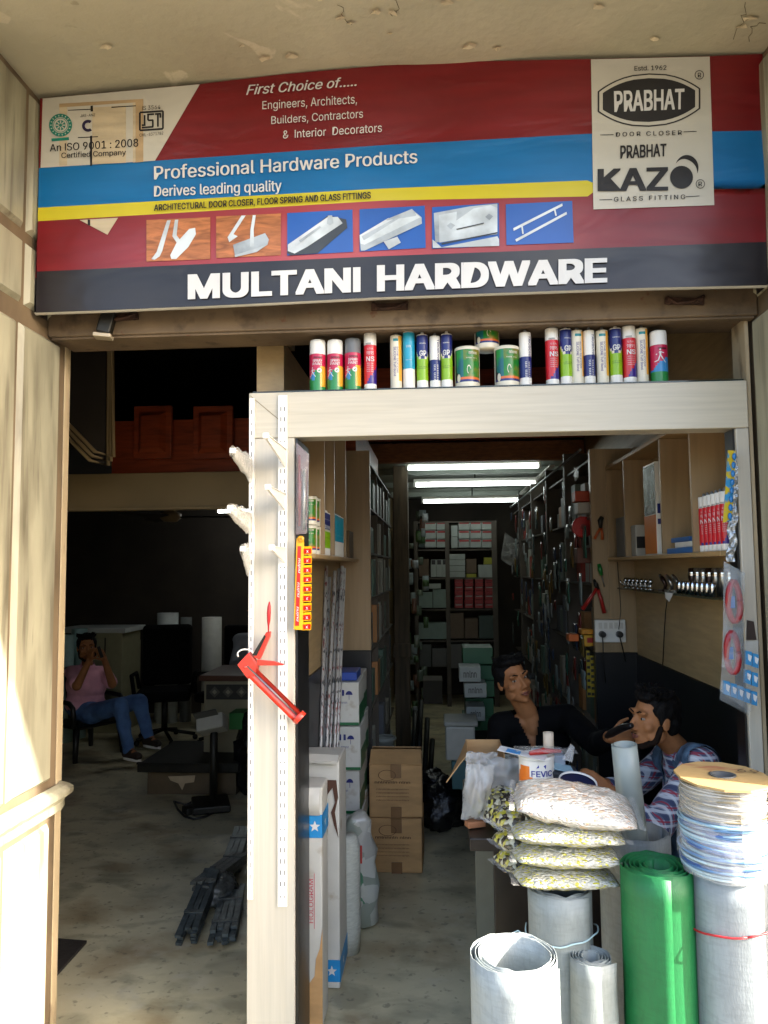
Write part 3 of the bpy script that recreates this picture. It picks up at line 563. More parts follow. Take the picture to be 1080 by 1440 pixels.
# ---------------- goods on the header and the wall shelves ----------------
WH, INK = m_white, m_ink
lb_red = plain('c41f2a', rough=.3); lb_navy = plain('1a2468', rough=.3); lb_lime = plain('86b414', rough=.3); lb_cyan = plain('2298b8', rough=.3); lb_cream = plain('d9d2bd', rough=.35)
lb_teal = plain('0d7f86', rough=.3); lb_amb = plain('e0a030', rough=.3); lb_green = plain('1f7d3c', rough=.3); lb_mag = plain('b51c45', rough=.3); lb_sky = plain('2f7fb8', rough=.3); lb_grey = plain('6b6e70', rough=.35); lb_violet = plain('33207a', rough=.3); lb_org = plain('d2682a', rough=.3)
def cyl_fn(c, r, z0):
    return lambda a, h, l=0: (c.x+(r+l)*math.sin(a/r), c.y-(r+l)*math.cos(a/r), z0+h)
def cartridge(label, c, r, h, kind, group, rot=0):
    """sealant tube: body, nozzle stub and a printed label"""
    T = thing('sealant_tube', label, 'sealant tube', c, group)
    mats = {'red': [WH, lb_red, lb_violet], 'gp': [WH, lb_navy, lb_lime, lb_cream], 'tri': [WH, lb_navy], 'cyan': [WH, lb_cyan], 'sil': [lb_cream, lb_amb, lb_teal]}[kind]
    def mi(th, i):
        t = (i-3)/20; th = (th-rot+PI) % (2*PI)-PI
        if i < 3 or i > 23: return 0
        if kind == 'red': return 0 if t > .72 or t < .04 else 2 if t < .04+.16*max(0, (th+.6)) else 1
        if kind == 'gp':
            if t < .06 or t > .92: return 0
            k = .46+.12*(th/1.3)**2; return 1 if t > k+.03 and abs(th) < 1.7 else 3 if t > k-.01 else 2
        if kind == 'tri': return 1 if .05 < t < .5 else 0
        if kind == 'cyan': return 1 if t > .26 and t < .95 else 0
        return 1 if .15 < th < .95 and .06 < t < .94 else 2 if .80 < t < .9 and -.8 < th < .15 else 0
    pf = [(0, 0), (r*.92, 0), (r, .004)]+[(r, .004+(h-.008)*k/20) for k in range(1, 21)]+[(r*.97, h), (r*.3, h+.002)]
    mb = MB(); mb.lathe(pf, c, 28, mi); obj('tube_body', mb, mats, T)
    mb = MB(); mb.lathe([(r*.3, h+.001), (r*.27, h+.011), (r*.17, h+.014), (0, h+.014)], c, 12); obj('nozzle_stub', mb, lb_grey if kind != 'gp' else WH, T)
    mb = MB(); fn0 = cyl_fn(V(c), r+.0007, c[2]); o_ = rot*r; fn = lambda a, z, l=0: fn0(a+o_, z, l)
    def tx(s, x0, x1, z0, z1, b=.02, vert=False):
        q = [(x0, z0), (x1, z0), (x1, z1), (x0, z1)]
        if vert: q = [(x0, z1), (x0, z0), (x1, z0), (x1, z1)]
        put_text(mb, s, q, fn, 0, b)
    if kind == 'red':
        tx('NS', -.6*r, .75*r, h*.50, h*.585, .03, False); tx('9895', -.55*r, .7*r, h*.615, h*.675, .0); tx('U.S.A.', -.45*r, .6*r, h*.705, h*.735, .0)
        for k in range(5): tx('lllll llll', -.5*r, .6*r, h*(.46-.035*k), h*(.475-.035*k), 0)
        obj('label_print', mb, m_ltr, T); mb = MB(); put_text(mb, 'nnnnm', [(-.7*r, h*.79), (.2*r, h*.79), (.2*r, h*.82), (-.7*r, h*.82)], fn, 0, .02); obj('label_print', mb, m_ink, T)
    elif kind == 'gp':
        tx('GP', -.62*r, .62*r, h*.60, h*.70, .05); tx('nlnnnn', -.6*r, .6*r, h*.82, h*.845, .02); obj('label_print', mb, m_ltr, T)
        mb = MB(); put_text(mb, 'lllll lllll', [(-.8*r, h*.40), (.8*r, h*.40), (.8*r, h*.415), (-.8*r, h*.415)], fn, 0, 0); put_text(mb, 'llllllll', [(-.8*r, h*.37), (.5*r, h*.37), (.5*r, h*.385), (-.8*r, h*.385)], fn, 0, 0); obj('label_print', mb, m_ink, T)
    elif kind == 'tri':
        tx('TRIOBOND', .35*r, .85*r, h*.52, h*.93, .02, True); obj('label_print', mb, lb_navy, T)
        mb = MB(); put_text(mb, 'llll lllllll', [(-.3*r, h*.45), (-.3*r, h*.1), (.05*r, h*.1), (.05*r, h*.45)], fn, 0, 0); put_text(mb, 'lllllllllll', [(.3*r, h*.45), (.3*r, h*.1), (.6*r, h*.1), (.6*r, h*.45)], fn, 0, 0); obj('label_print', mb, m_ltr, T)
    elif kind == 'sil':
        tx('SILICONE Tuff Bond', -.72*r, -.3*r, h*.25, h*.78, .02, True); tx('BOND SILICONE', -.2*r, .1*r, h*.3, h*.78, .0, True); obj('label_print', mb, lb_violet, T)
    else:
        tx('lllll', -.4*r, .4*r, h*.72, h*.76, .0); tx('llll lll', -.5*r, .5*r, h*.5, h*.515, .0); obj('label_print', mb, m_ltr, T)
    return T
def spray(label, c, r, h, cap, grn=False, group='spray cans on the header'):
    T = thing('spray_can', label, 'spray can', c, group)
    def mi(th, i):
        if i < 2: return 5
        t = (i-2)/18; k = .34+.18*math.sin(th*1.3+.4)
        if t > .96: return 0
        if t > k+.12: return 1
        if th < -.2 and t > .2-.1*th: return 2
        if t > .08 and not grn: return 3 if th < .45 else 4
        return 3 if not grn else (2 if t > .26 else 3)
    hb = h*.72
    pf = [(0, 0), (r, 0), (r, .003)]+[(r, .003+(hb-.003)*k/18) for k in range(1, 19)]
    mb = MB(); mb.lathe(pf, c, 28, mi); obj('can_body', mb, [lb_cream, lb_mag, lb_sky, lb_green, lb_amb, lb_green], T)
    mb = MB(); mb.lathe([(r*1.0, hb+.0005), (r*1.0, hb+.003), (r*.965, hb+.006), (r*.955, h-.006), (r*.9, h), (0, h+.001)], c, 28); obj('cap', mb, cap, T)
    mb = MB(); fn = cyl_fn(V(c), r+.0007, c[2])
    if not grn:
        put_text(mb, 'SPRAY', [(-.5*r, h*.56), (.75*r, h*.56), (.75*r, h*.61), (-.5*r, h*.61)], fn, 0, .02); put_text(mb, 'PAINT', [(-.5*r, h*.50), (.75*r, h*.50), (.75*r, h*.55), (-.5*r, h*.55)], fn, 0, .02)
        mb.add([fn(.35*r+.3*r*math.cos(2*PI*k/16), h*.40+.3*r*math.sin(2*PI*k/16)) for k in range(16)], [tuple(range(16))], 0)
    # pale figure of a sportsman drawn as a few strokes
    s_ = 1 if grn else .7; ox = -.1*r if grn else -.55*r; oz = .50*h if grn else .36*h
    for a, b, w_ in (((0, .09), (0, .03), .16), ((0, .03), (.25, -.06), .11), ((.25, -.06), (.5, -.12), .09), ((0, .03), (-.2, -.08), .11), ((-.2, -.08), (-.55, -.1), .08), ((0, .08), (-.38, .03), .08), ((0, .08), (.35, .06), .08), ((0, .11), (0, .145), .14)):
        ax, az, bx_, bz = ox+a[0]*r*s_*1.3, oz+a[1]*h*s_, ox+b[0]*r*s_*1.3, oz+b[1]*h*s_; d = math.hypot(bx_-ax, bz-az); nx, nz = -(bz-az)/d*w_*r*.6*s_, (bx_-ax)/d*w_*r*.6*s_
        mb.add([fn(ax+nx, az+nz), fn(bx_+nx, bz+nz), fn(bx_-nx, bz-nz), fn(ax-nx, az-nz)], [(0, 1, 2, 3)], 0)
    obj('label_print', mb, m_ltr, T); mb = MB(); put_text(mb, 'nnnnm', [(-.35*r, h*.63), (.7*r, h*.63), (.7*r, h*.66), (-.35*r, h*.66)], fn, 0, .04); obj('label_print', mb, m_ink, T)
    return T
def tin(label, c, r, h, group):
    T = thing('paint_tin', label, 'tin', c, group)
    tg = mat('tin_print_green', '1f8a2c', .3, .3, 16, col2='b0741a', lo=.45, hi=.7, det=2); tb = mat('tin_print_teal', '0d6b78', .3, .3, 16, col2='1f8a3c', lo=.4, hi=.6, det=2)
    def mi(th, i):
        t = (i-2)/16
        if i < 2 or t > .95 or t < .07: return 0
        if abs(th) > 1.25: return 0
        if .10 < t < .13: return 4
        if .13 < t < .24: return 3 if th > -.9 else 5
        return 5 if th < -1.0-.3*(t-.5) else 2 if th < -.35 else 1
    pf = [(0, 0), (r*.97, 0), (r, .004)]+[(r, .004+(h-.012)*k/16) for k in range(1, 17)]
    mb = MB(); mb.lathe(pf, c, 36, mi); obj('tin_body', mb, [lb_cream, tg, tb, lb_org, lb_navy, m_ink], T)
    mb = MB(); mb.lathe([(r*1.03, h-.012), (r*1.04, h-.006), (r*1.0, h), (r*.93, h-.001), (r*.9, h-.005), (0, h-.005)], c, 36); obj('lid', mb, lb_cream, T)
    mb = MB(); fn = cyl_fn(V(c), r+.0008, c[2]); put_text(mb, 'nnnnm', [(.1*r, h*.80), (.8*r, h*.80), (.8*r, h*.86), (.1*r, h*.86)], fn, 0, .03)
    put_text(mb, 'lllll llll', [(-.1*r, h*.70), (.8*r, h*.70), (.8*r, h*.725), (-.1*r, h*.725)], fn, 0, 0)
    mb.add([fn(-.78*r+.17*r*math.cos(2*PI*k/12), h*.24+.1*h*math.sin(2*PI*k/12)) for k in range(12)], [tuple(range(12))], 0)
    for sx in (.1,): mb.add([fn(sx*r+.16*r*math.sin(a)*w_, h*(.43+.11*math.cos(a)*w_)) for w_ in (1, .75) for a in [R(-160+20*k) for k in range(13)]], [(k, k+1, 14+k, 13+k) for k in range(12)], 0)
    obj('label_print', mb, lb_cream, T); return T
HZ = HT+.0062; YC = 2.705
def onh(px, rpx, ytop, Y=YC, z=HZ):
    p = P(px, 547, Y); return (p.x, Y, z), rpx*Y/F, P(px, ytop, Y).z-z
GT = 'sealant tubes standing on the laminate header'
for px, yt, lab, cap, g in ((447, 480, 'white capped rainbow spray can at the pillar end of the row', WH, 0), (471.5, 480, 'white capped rainbow spray can between another white cap and the grey cap', WH, 0), (496.5, 478, 'rainbow spray can with a dark grey cap', lb_grey, 0), (928, 467, 'white capped spray can with a running sportsman, last of the row', WH, 1)):
    c, r, h = onh(px, 11.8, yt); spray(lab, c, r, h, cap, g)
for px, rp, yt, k, lab in ((521, 9, 470, 'red', 'red NS sealant tube standing alone beside the grey capped spray can'), (557.5, 8.4, 473, 'sil', 'cream silicone tube with amber stripe next to the plain cyan tube'), (575.5, 8.6, 468, 'cyan', 'plain cyan sealant tube with a white base on the header'), (594.5, 8.2, 472, 'gp', 'blue and lime GP tube directly beside the cyan tube'), (612.3, 7.7, 474, 'tri', 'white and blue TRIOBOND tube between two GP tubes'), (628.8, 8.2, 471, 'gp', 'blue and lime GP tube beside the first paint tin'), (739.8, 8.4, 469, 'tri', 'white and blue TRIOBOND tube beside the second paint tin'), (777.5, 9.2, 463, 'red', 'red NS sealant tube starting the tight group of eight tubes'), (797, 8.4, 464, 'gp', 'blue and lime GP tube partly hidden behind an amber silicone tube'), (813, 8.4, 466, 'sil', 'cream silicone tube with amber stripe in front of a GP tube'), (830, 7.9, 466, 'tri', 'white and blue TRIOBOND tube between two silicone tubes'), (848.5, 8.4, 466, 'sil', 'cream silicone tube between the TRIOBOND and the GP tube'), (867.5, 8.6, 463, 'gp', 'blue and lime GP tube between a silicone tube and a red tube'), (886.5, 9.2, 460, 'red', 'red NS sealant tube between the GP tube and the last silicone tube'), (904.5, 8.2, 463, 'sil', 'cream silicone tube directly beside the sportsman spray can')):
    c, r, h = onh(px, rp, yt); cartridge(lab, c, r, h, k, GT, rot={'sil': .25, 'red': .12}.get(k, 0)+rnd(-.15, .15)+(0 if px != 797 else .4)+(.35 if px == 813 else 0))
GTN = 'paint tins on the header'
for px, rp, yt, Y, z, lab in ((657.5, 17.6, 491, 2.72, HZ, 'green and cream paint tin standing beside the GP tube'), (713.5, 17.6, 490, 2.72, HZ, 'green and cream paint tin standing beside the TRIOBOND tube')):
    c, r, h = onh(px, rp, yt, Y, z); tin(lab, c, r, h, GTN)
hz2 = HZ+h+.001
c = P(685, 500, 2.745); tin('green and cream paint tin perched on top of the other two tins', (c.x, 2.745, hz2), 17.4*2.745/F, .125, GTN)

# shelf brackets on the slotted rails
m_film = mat('clouded_plastic_film', 'd9d6cf', .25, .06, 30, bump=.9, bsc=45, alpha=.5)
def bracket(label, tip, rail_px, L, hb, film=False, wrap=.0):
    Yt = 2.64-L; t = P(*tip, Yt); x = P(rail_px, tip[1], 2.64).x
    T = thing('shelf_bracket', label, 'shelf bracket', (x, 2.64, t.z-hb), 'shelf brackets on the pillar')
    th = .0035
    mb = MB(); mb.prism([(x-th, 2.638, t.z), (x-th, Yt, t.z), (x-th, Yt, t.z-.012), (x-th, 2.638, t.z-hb)], (2*th, 0, 0)); mb.obox((x, (2.638+Yt)/2, t.z+.001), (.014, 2.638-Yt, .003)); obj('arm', mb, m_white, T)
    mb = MB(); mb.obox((x, Yt-.0035, t.z-.002), (.02, .006, .018)); obj('end_lip', mb, m_white, T, bev=.002)
    if film:
        mb = MB(); n = 10; 
        def fn(u, v):
            y = Yt-.012+(2.625-Yt+.012)*u; k = (y-Yt)/(2.64-Yt); a = 2*PI*v; hh = (.012+hb*max(0, k)**.8)*.60; 
            nz = 1+.28*noise.noise((u*5, v*4, x*9+t.z*7))+.12*noise.noise((u*13, v*9, t.z*5))
            return (x+.011*nz*math.sin(a)*(1-.2*(1-u)), y, t.z-hh*.75+(hh*.85+.012)*nz*math.cos(a))
        mb.sheet(fn, 12, 14); obj('plastic_wrap', mb, m_film, T)
bracket('bare white shelf bracket, topmost on the double slotted rail', (372, 612), 401, .30, .062); bracket('bare white shelf bracket, middle one on the double slotted rail', (379, 684), 400, .26, .055); bracket('bare white shelf bracket, lowest and shortest on the double slotted rail', (385, 769), 400, .20, .05)
bracket('shelf bracket wrapped in clouded plastic, topmost on the edge rail', (326, 633), 353, .24, .06, True); bracket('shelf bracket wrapped in clouded plastic, middle one on the edge rail', (322, 714), 352, .26, .06, True); bracket('short shelf bracket bundled in crumpled plastic, lowest on the edge rail', (342, 771), 350, .08, .085, True)

# caulking gun hanging from the edge rail
m_gun = overlay(mat('orange_red_gun_paint', 'c42f1c', .4, .14, 14, coat=.2), '7a3a2a', 45, .62, .7, amount=.5); 
T = thing('caulking_gun', 'orange red caulking gun hanging aslant across the cream pillar', 'caulking gun', P(350, 1015, 2.6))
YG = 2.60
g = lambda px, py, Y=YG: P(px, py, Y)
mb = MB(); n = 10; A, B = g(356, 945), g(420, 1008)
d = (B-A).normalized(); up = V((0, -1, 0)); s_ = d.cross(up)
rr = .021
mb.sheet(lambda u, v: A+(B-A)*v+s_*(rr*math.cos(PI*u))+V((0, 1, 0))*(rr*math.sin(PI*u)*.9-.012), 12, 8); mb.sheet(lambda u, v: A+(B-A)*v+s_*((rr-.002)*math.cos(PI*u))+V((0, 1, 0))*((rr-.002)*math.sin(PI*u)*.9-.012), 12, 8)
obj('cradle', mb, m_gun, T)
mb = MB(); mb.tube([A-d*.03+V((0, .002, 0)), B-d*.01+V((0, .002, 0))], .0038, 8); obj('push_rod', mb, m_steel, T)
mb = MB(); mb.tube([B-d*.006, B+d*.012], .025, 18); obj('end_ring', mb, m_gun, T, bev=.002)
mb = MB(); mb.prism([g(333, 935), g(350, 917), g(362, 935), g(360, 950), g(348, 955)], (0, .035, 0)); mb.tube([g(345, 938, YG-.004), g(345, 938, YG+.002)], .006, 10); obj('bracket_block', mb, [m_gun], T, bev=.003)
mb = MB(); mb.prism([g(356, 924), g(374, 889), g(380, 888), g(379, 896), g(365, 928)], (0, .022, 0)); obj('handle', mb, m_gun, T, bev=.003)
mb = MB(); mb.prism([g(355, 921), g(372, 893), g(374, 895), g(361, 922)], (0, -.006, 0)); obj('grip_insert', mb, m_iron, T)
mb = MB(); mb.prism([g(361, 928), g(384, 930), g(399, 934), g(398, 936), g(375, 936), g(362, 936)], (0, .015, 0)); obj('trigger', mb, m_gun, T, bev=.002)
mb = MB(); mb.tube([g(377.5, 890), g(377.5, 880), g(377.8, 873), g(378, 862), g(378.5, 853), g(379, 846)], [.002, .003, .006, .0072, .006, .002], 10); obj('plunger_rod', mb, plain('a8121c', rough=.35), T)
mb = MB(); mb.tube([g(341+11*math.cos(a)+4, 922+7*math.sin(a)-2, YG-.004) for a in [R(150+20*k) for k in range(11)]], .0028, 8); obj('hook_wire', mb, m_white, T)

# hanging packs at the pillar's inner edge
m_clear = mat('clear_blister_plastic', 'b9c0c2', .12, .05, 20, bump=.35, bsc=55, alpha=.22, spec=.8); m_bag = mat('thin_clear_bag', 'd6d8d4', .2, .05, 14, bump=.6, bsc=26, alpha=.33, spec=.8)
T = thing('dispenser_strip', 'yellow and red strip pack of small sachets hanging from the pillar edge', 'strip pack', g(425, 890, 2.62))
Y = 2.615; a = [g(417, 757, Y), g(427, 755, Y), g(426, 886, Y), g(413, 885, Y)]
mb = MB(); mb.prism([a[3], a[2], a[1], a[0]], (0, .012, 0)); obj('card', mb, plain('e0a80e', rough=.3), T)
mb = MB(); s0, s1 = g(418.5, 768, Y-.0015), g(423.5, 768, Y-.0015); e0, e1 = g(415, 880, Y-.0015), g(420.5, 880, Y-.0015); mb.prism([e0, e1, s1, s0], (0, -.0005, 0), 0); obj('red_stripe', mb, plain('b3160f', rough=.3), T)
mb = MB()
for k in range(3): put_text(mb, 'nulnu', [(422.3-1.2*k, 806+34*k), (422.3-1.2*k, 785+34*k), (418.6-1.2*k, 785+34*k), (418.6-1.2*k, 806+34*k)], lambda x, y, l=0: P(x, y, Y-.0025-l), 0, .02, .2)
obj('lettering', mb, m_ltr, T)
for k in range(9):
    y0 = 768+13.3*k; xo = -.14*k*.7
    mb = MB(); q = [g(426.5+xo, y0+12, Y+.002), g(438+xo, y0+11.5, Y+.03), g(438.3+xo, y0, Y+.03), g(426.8+xo, y0+.5, Y+.002)]; mb.prism(q, (0, .01, 0), 0)
    qq = [q[0]*.85+q[2]*.15, q[1]*.8+q[3]*.2, q[2]*.8+q[0]*.2, q[3]*.85+q[1]*.15]; mb.add([p+V((-.001, -.0025, 0)) for p in [q[3]*.72+q[0]*.28, q[2]*.72+q[1]*.28, q[1]*.9+q[2]*.1, q[0]*.9+q[3]*.1]], [(0, 1, 2, 3)], 1)
    put_text(mb, 'x', [(430.5+xo, y0+9.5), (434+xo, y0+9.2), (434+xo, y0+5.5), (430.5+xo, y0+5.8)], lambda x, y, l=0: P(x, y, Y+.006-l), 2, .02); obj('sachet', mb, [plain('e0a80e', rough=.3), plain('b3160f', rough=.3), m_ltr], T)
mb = MB(); mb.lathe([(.012, 0), (.012, .003), (.004, .003)], (0, 0, 0), 14); mb.v = [g(423, 758, Y-.003)+V((p.x, -p.z, p.y)) for p in mb.v]; obj('hang_tab', mb, plain('c98d10', rough=.3), T)
T = thing('blister_pack', 'clear blister pack of dark hand tools hanging above the yellow strip', 'blister pack', g(426, 752, 2.63))
def pill(q, Y, d, name, m, T, nz=.006):
    mb = MB()
    def fn(u, v):
        p = P(*bil(q, u, v), Y); k = (math.sin(PI*min(1, max(0, u)))**.5)*(math.sin(PI*v)**.35) if 0 < u < 1 and 0 < v < 1 else 0
        return p+V((0, -d*k+nz*noise.noise((u*5, v*14, Y*7)), 0))
    mb.sheet(fn, 8, 22); return obj(name, mb, m, T)
mb = MB(); q = [(416, 752), (431, 750), (434, 640), (417, 622)]; mb.prism([P(*p, 2.638) for p in q], (0, .003, 0)); obj('backing_card', mb, plain('5b3a3e', rough=.5), T)
pill([(415, 752), (432, 750), (435, 638), (416, 622)], 2.632, .018, 'blister', m_clear, T)
for k, (x, y0, y1) in enumerate(((421, 640, 740), (427.5, 660, 745))):
    mb = MB(); mb.tube([P(x, y0, 2.628), P(x, (y0+y1)/2, 2.626), P(x, y1, 2.628)], [.004, .007, .005], 8); obj('tool', mb, [plain('73262d', rough=.35), m_steel][k], T)
# packs hanging at the sunny jamb
T = thing('strip_pack', 'yellow and blue strip card of small bottles hanging at the thin jamb', 'strip pack', P(1025, 735, 2.64))
mb = MB(); mb.prism([P(1017, 735, 2.63), P(1029, 732, 2.63), P(1035, 634, 2.63), P(1024, 633, 2.63)], (0, .004, 0)); obj('card', mb, mat('yellow_blue_card', 'c9b01a', .35, .1, 26, col2='2d86b4', lo=.5, hi=.56, det=2), T)
for k in range(8):
    mb = MB(); p = P(1032.5-.85*k, 642+12*k, 2.622); mb.ell(p, (.007, .007, .012), nu=10, nv=8); obj('bottle', mb, plain('1f6fae', rough=.25), T)
T = thing('strip_pack', 'crinkled silver blister strip hanging behind the yellow strip card', 'strip pack', P(1024, 790, 2.66))
mb = MB(); mb.sheet(lambda u, v: P(1022+12*u+6*v-2*math.sin(v*26), 790-150*v, 2.655+.012*noise.noise((u*5, v*22, 1))), 5, 60); obj('foil', mb, mat('crinkled_foil', 'a9adb0', .22, .1, 30, metal=.8, bump=.6, bsc=70), T)
m_tape = plain('8f1420', rough=.3); m_lblue = plain('1f62a8', rough=.35)
for k, (q, lab) in enumerate((([(1017, 880), (1046, 884), (1048, 806), (1018, 789)], 'upper blister pack with a red tape roll hanging by the jamb'), ([(1015, 938), (1042, 944), (1046, 884), (1017, 880)], 'lower blister pack with a red tape roll hanging by the jamb'))):
    Yk = 2.60-.005*k; cx = sum(p[0] for p in q)/4; cy_ = sum(p[1] for p in q)/4
    T = thing('blister_pack', lab, 'blister pack', P(cx, q[0][1], Yk), 'tape blister packs'); pill(q, Yk, .03, 'blister', m_clear, T)
    mb = MB(); mb.prism([P(*p, Yk+.006) for p in q], (0, .002, 0)); obj('backing_card', mb, m_clear, T)
    c = P(cx, cy_+6, Yk-.008); mb = MB(); mb.tube([c+V((.030*math.cos(2*PI*i/18)*.62, .004*math.sin(2*PI*i/9), .066*math.sin(2*PI*i/18)))for i in range(19)], .0105, 8); obj('tape_roll', mb, m_tape, T)
    mb = MB(); mb.obox(c+V((-.008, -.004, -.002)), (.018, .008, .04)); obj('tape_label', mb, m_lblue, T, bev=.002)
T = thing('blister_card', 'clear card of small blue boxes hanging below the tape packs', 'blister card', P(1040, 988, 2.58))
pill([(1012, 972), (1056, 1002), (1068, 900), (1018, 905)], 2.585, .008, 'bag', m_clear, T)
for r_ in range(3):
    for cc in range(5):
        x0 = 1018+9.6*cc+2.5*(2-r_)*.4; y0 = 960-27*(2-r_)*.98 + 3.6*cc
        if r_ < 2 and cc < 3: continue
        mb = MB(); q = [P(x0, y0+16, 2.578), P(x0+8.4, y0+18.5, 2.578), P(x0+8.6, y0-1, 2.578), P(x0+.2, y0-3, 2.578)]; mb.prism(q, (0, .014, 0)); mb.add([p+V((0, -.001, 0)) for p in (q[0]*.62+q[2]*.38, q[0]*.25+q[1]*.5+q[2]*.25, q[1]*.3+q[2]*.7, q[3]*.5+q[2]*.3+q[0]*.2)], [(0, 1, 2, 3)], 1); obj('small_box', mb, [plain('2f7fb0', rough=.3), m_ltr], T)
T = thing('plastic_bag', 'empty crumpled clear bag hanging below the blue boxes', 'bag', P(1036, 1004, 2.6)); pill([(1012, 984), (1054, 1006), (1060, 976), (1014, 958)], 2.57, .01, 'film', m_clear, T)
T = thing('dark_card', 'small dark card tucked behind the jamb above the blue boxes', 'card', P(1055, 900, 2.64)); mb = MB(); mb.prism([P(1050, 900, 2.645), P(1064, 900, 2.645), P(1060, 874, 2.645), P(1051, 872, 2.645)], (0, .004, 0)); obj('card', mb, plain('2a1c18', rough=.5), T)

# ---------------- shelving on the partition ----------------
SHELF = mat('shelf_laminate', 'a98a5c', .45, .1, 4, (3, 1, 8))
T = thing('wall_shelf', 'tan laminate shelf with dividers on the partition holding tins and tubes', 'shelf', (-.53, 3.7, 1.74))
mb = MB(); mb.box(-.590, 2.92, 1.742, -.472, 4.55, 1.760); obj('board', mb, SHELF, T, bev=.002)
for y in (3.15, 3.46, 3.90): mb = MB(); mb.box(-.590, y, 1.762, -.470, y+.018, 2.42); obj('divider', mb, m_lamd, T)
T = thing('end_panel', 'tall tan laminate panel facing the street at the end of the partition', 'panel', (-.5, 4.58, 1.2)); mb = MB(); mb.box(-.588, 4.56, 1.215, -.402, 4.60, 2.42); obj('board', mb, m_lamd, T); mb = MB(); mb.box(-.588, 4.562, .0, -.402, 4.60, 1.212); obj('skirt', mb, m_black, T)
zs = 1.761
for k in range(3):
    c = (-.515, 3.02+.09*k*1.0, zs)
    if c[1] > 3.14: c = (c[0], 3.23, zs)
    tin('green tin on the partition shelf, lower of a stacked pair', c, .034, .115, 'tins on the partition shelf'); tin('green tin on the partition shelf, upper of a stacked pair', (c[0], c[1], zs+.117), .034, .115, 'tins on the partition shelf')
for k in range(5): cartridge('blue and lime GP tube in the row on the partition shelf', (-.498-.0*k, 3.285+.0365*k*1.0, zs) if k < 4 else (-.545, 3.40, zs), .0175, .19, 'gp', 'GP tubes on the partition shelf', rot=.5)
for k in range(7): cartridge('plain cyan tube in the row on the partition shelf', (-.497, 3.53+.052*k, zs), .022, .20, 'cyan', 'cyan tubes on the partition shelf', rot=.5)
T = thing('carton', 'small brown carton at the far end of the partition shelf', 'carton', (-.515, 4.2, zs)); mb = MB(); mb.box(-.56, 4.12, zs, -.478, 4.32, zs+.15); obj('box', mb, mat('dim_brown_card', '5e4a2c', .7, .2, 9), T, bev=.003)
# shelving on the counter wall
T = thing('wall_shelf', 'tan laminate shelf unit with dividers on the counter wall', 'shelf', (1.08, 3.8, 1.74))
mb = MB(); mb.box(1.0, 2.765, 1.734, 1.154, 4.54, 1.752); obj('board', mb, SHELF, T, bev=.002); mb = MB(); mb.box(1.0, 2.765, 2.27, 1.154, 4.54, 2.288); obj('top_board', mb, SHELF, T)
for y in (3.035, 3.44, 4.1): mb = MB(); mb.box(1.0, y, 1.754, 1.154, y+.018, 2.268); obj('divider', mb, m_lamd, T)
for k in range(6): cartridge(['red NS sealant tube nearest the street on the counter wall shelf', 'red NS sealant tube, second of six on the counter wall shelf', 'red NS sealant tube, third of six on the counter wall shelf', 'red NS sealant tube, fourth of six on the counter wall shelf', 'red NS sealant tube, fifth of six on the counter wall shelf', 'red NS sealant tube deepest in the row on the counter wall shelf'][k], (1.036, 2.790+.0435*k, 1.753), .0215, .212, 'red', 'red tubes on the counter wall shelf', rot=-.55)
def carton(label, x0, x1, y0, y1, z0, z1, m, name='carton', cat='carton', rz=0, group=None, bev=.004, mats=None, face=None):
    T = thing(name, label, cat, ((x0+x1)/2, (y0+y1)/2, z0), group); mb = MB(); mb.obox(((x0+x1)/2, (y0+y1)/2, (z0+z1)/2), (x1-x0, y1-y0, z1-z0), (0, 0, rz)); obj('box', mb, m, T, bev=bev); return T
def onface(T, name, x0, x1, z0, z1, y, m, text=None, b=.02):
    mb = MB()
    if text: put_text(mb, text, [(x0, z0), (x1, z0), (x1, z1), (x0, z1)], lambda x, z, l=0: (x, y-.0015-l, z), 0, b)
    else: mb.box(x0, y-.002, z0, x1, y-.0008, z1)
    return obj(name, mb, m, T)
a0, a1 = P(897, 775, 3.6), P(929, 650, 3.6); z0 = 1.753
T = carton('tall box with silver and orange front and white side on the counter shelf', 1.01, 1.13, 3.56, 3.76, z0, a1.z, m_white, bev=.002)
mb = MB(); mb.sheet(lambda u, v: (1.0085-.002*(0 if .02 < u < .98 else 1)*0, 3.565+.19*u, z0+.19+(a1.z-z0-.20)*v), 3, 6); obj('silver_face', mb, mat('silver_foil_print', 'a9bcb9', .2, .4, 30, metal=.6, col2='47554f', bump=.5), T); mb = MB(); mb.box(1.0075, 3.565, z0+.005, 1.0095, 3.755, z0+.185); obj('orange_face', mb, plain('c4701c', rough=.4), T)
onface(T, 'navy_band', 1.015, 1.125, z0+.19, z0+.235, 3.56, lb_navy); onface(T, 'navy_band', 1.015, 1.125, z0+.14, z0+.165, 3.56, lb_navy)
carton('pale box with a dark label at the deep end of the counter shelf', 1.02, 1.12, 4.22, 4.4, z0, z0+.22, plain('6e6c68', rough=.6)); T = carton('small white box in front of the deep pale box', 1.02, 1.1, 3.98, 4.07, z0, z0+.16, plain('a8a59c', rough=.6)); onface(T, 'dark_label', 1.025, 1.095, z0+.04, z0+.1, 3.98, m_ink)
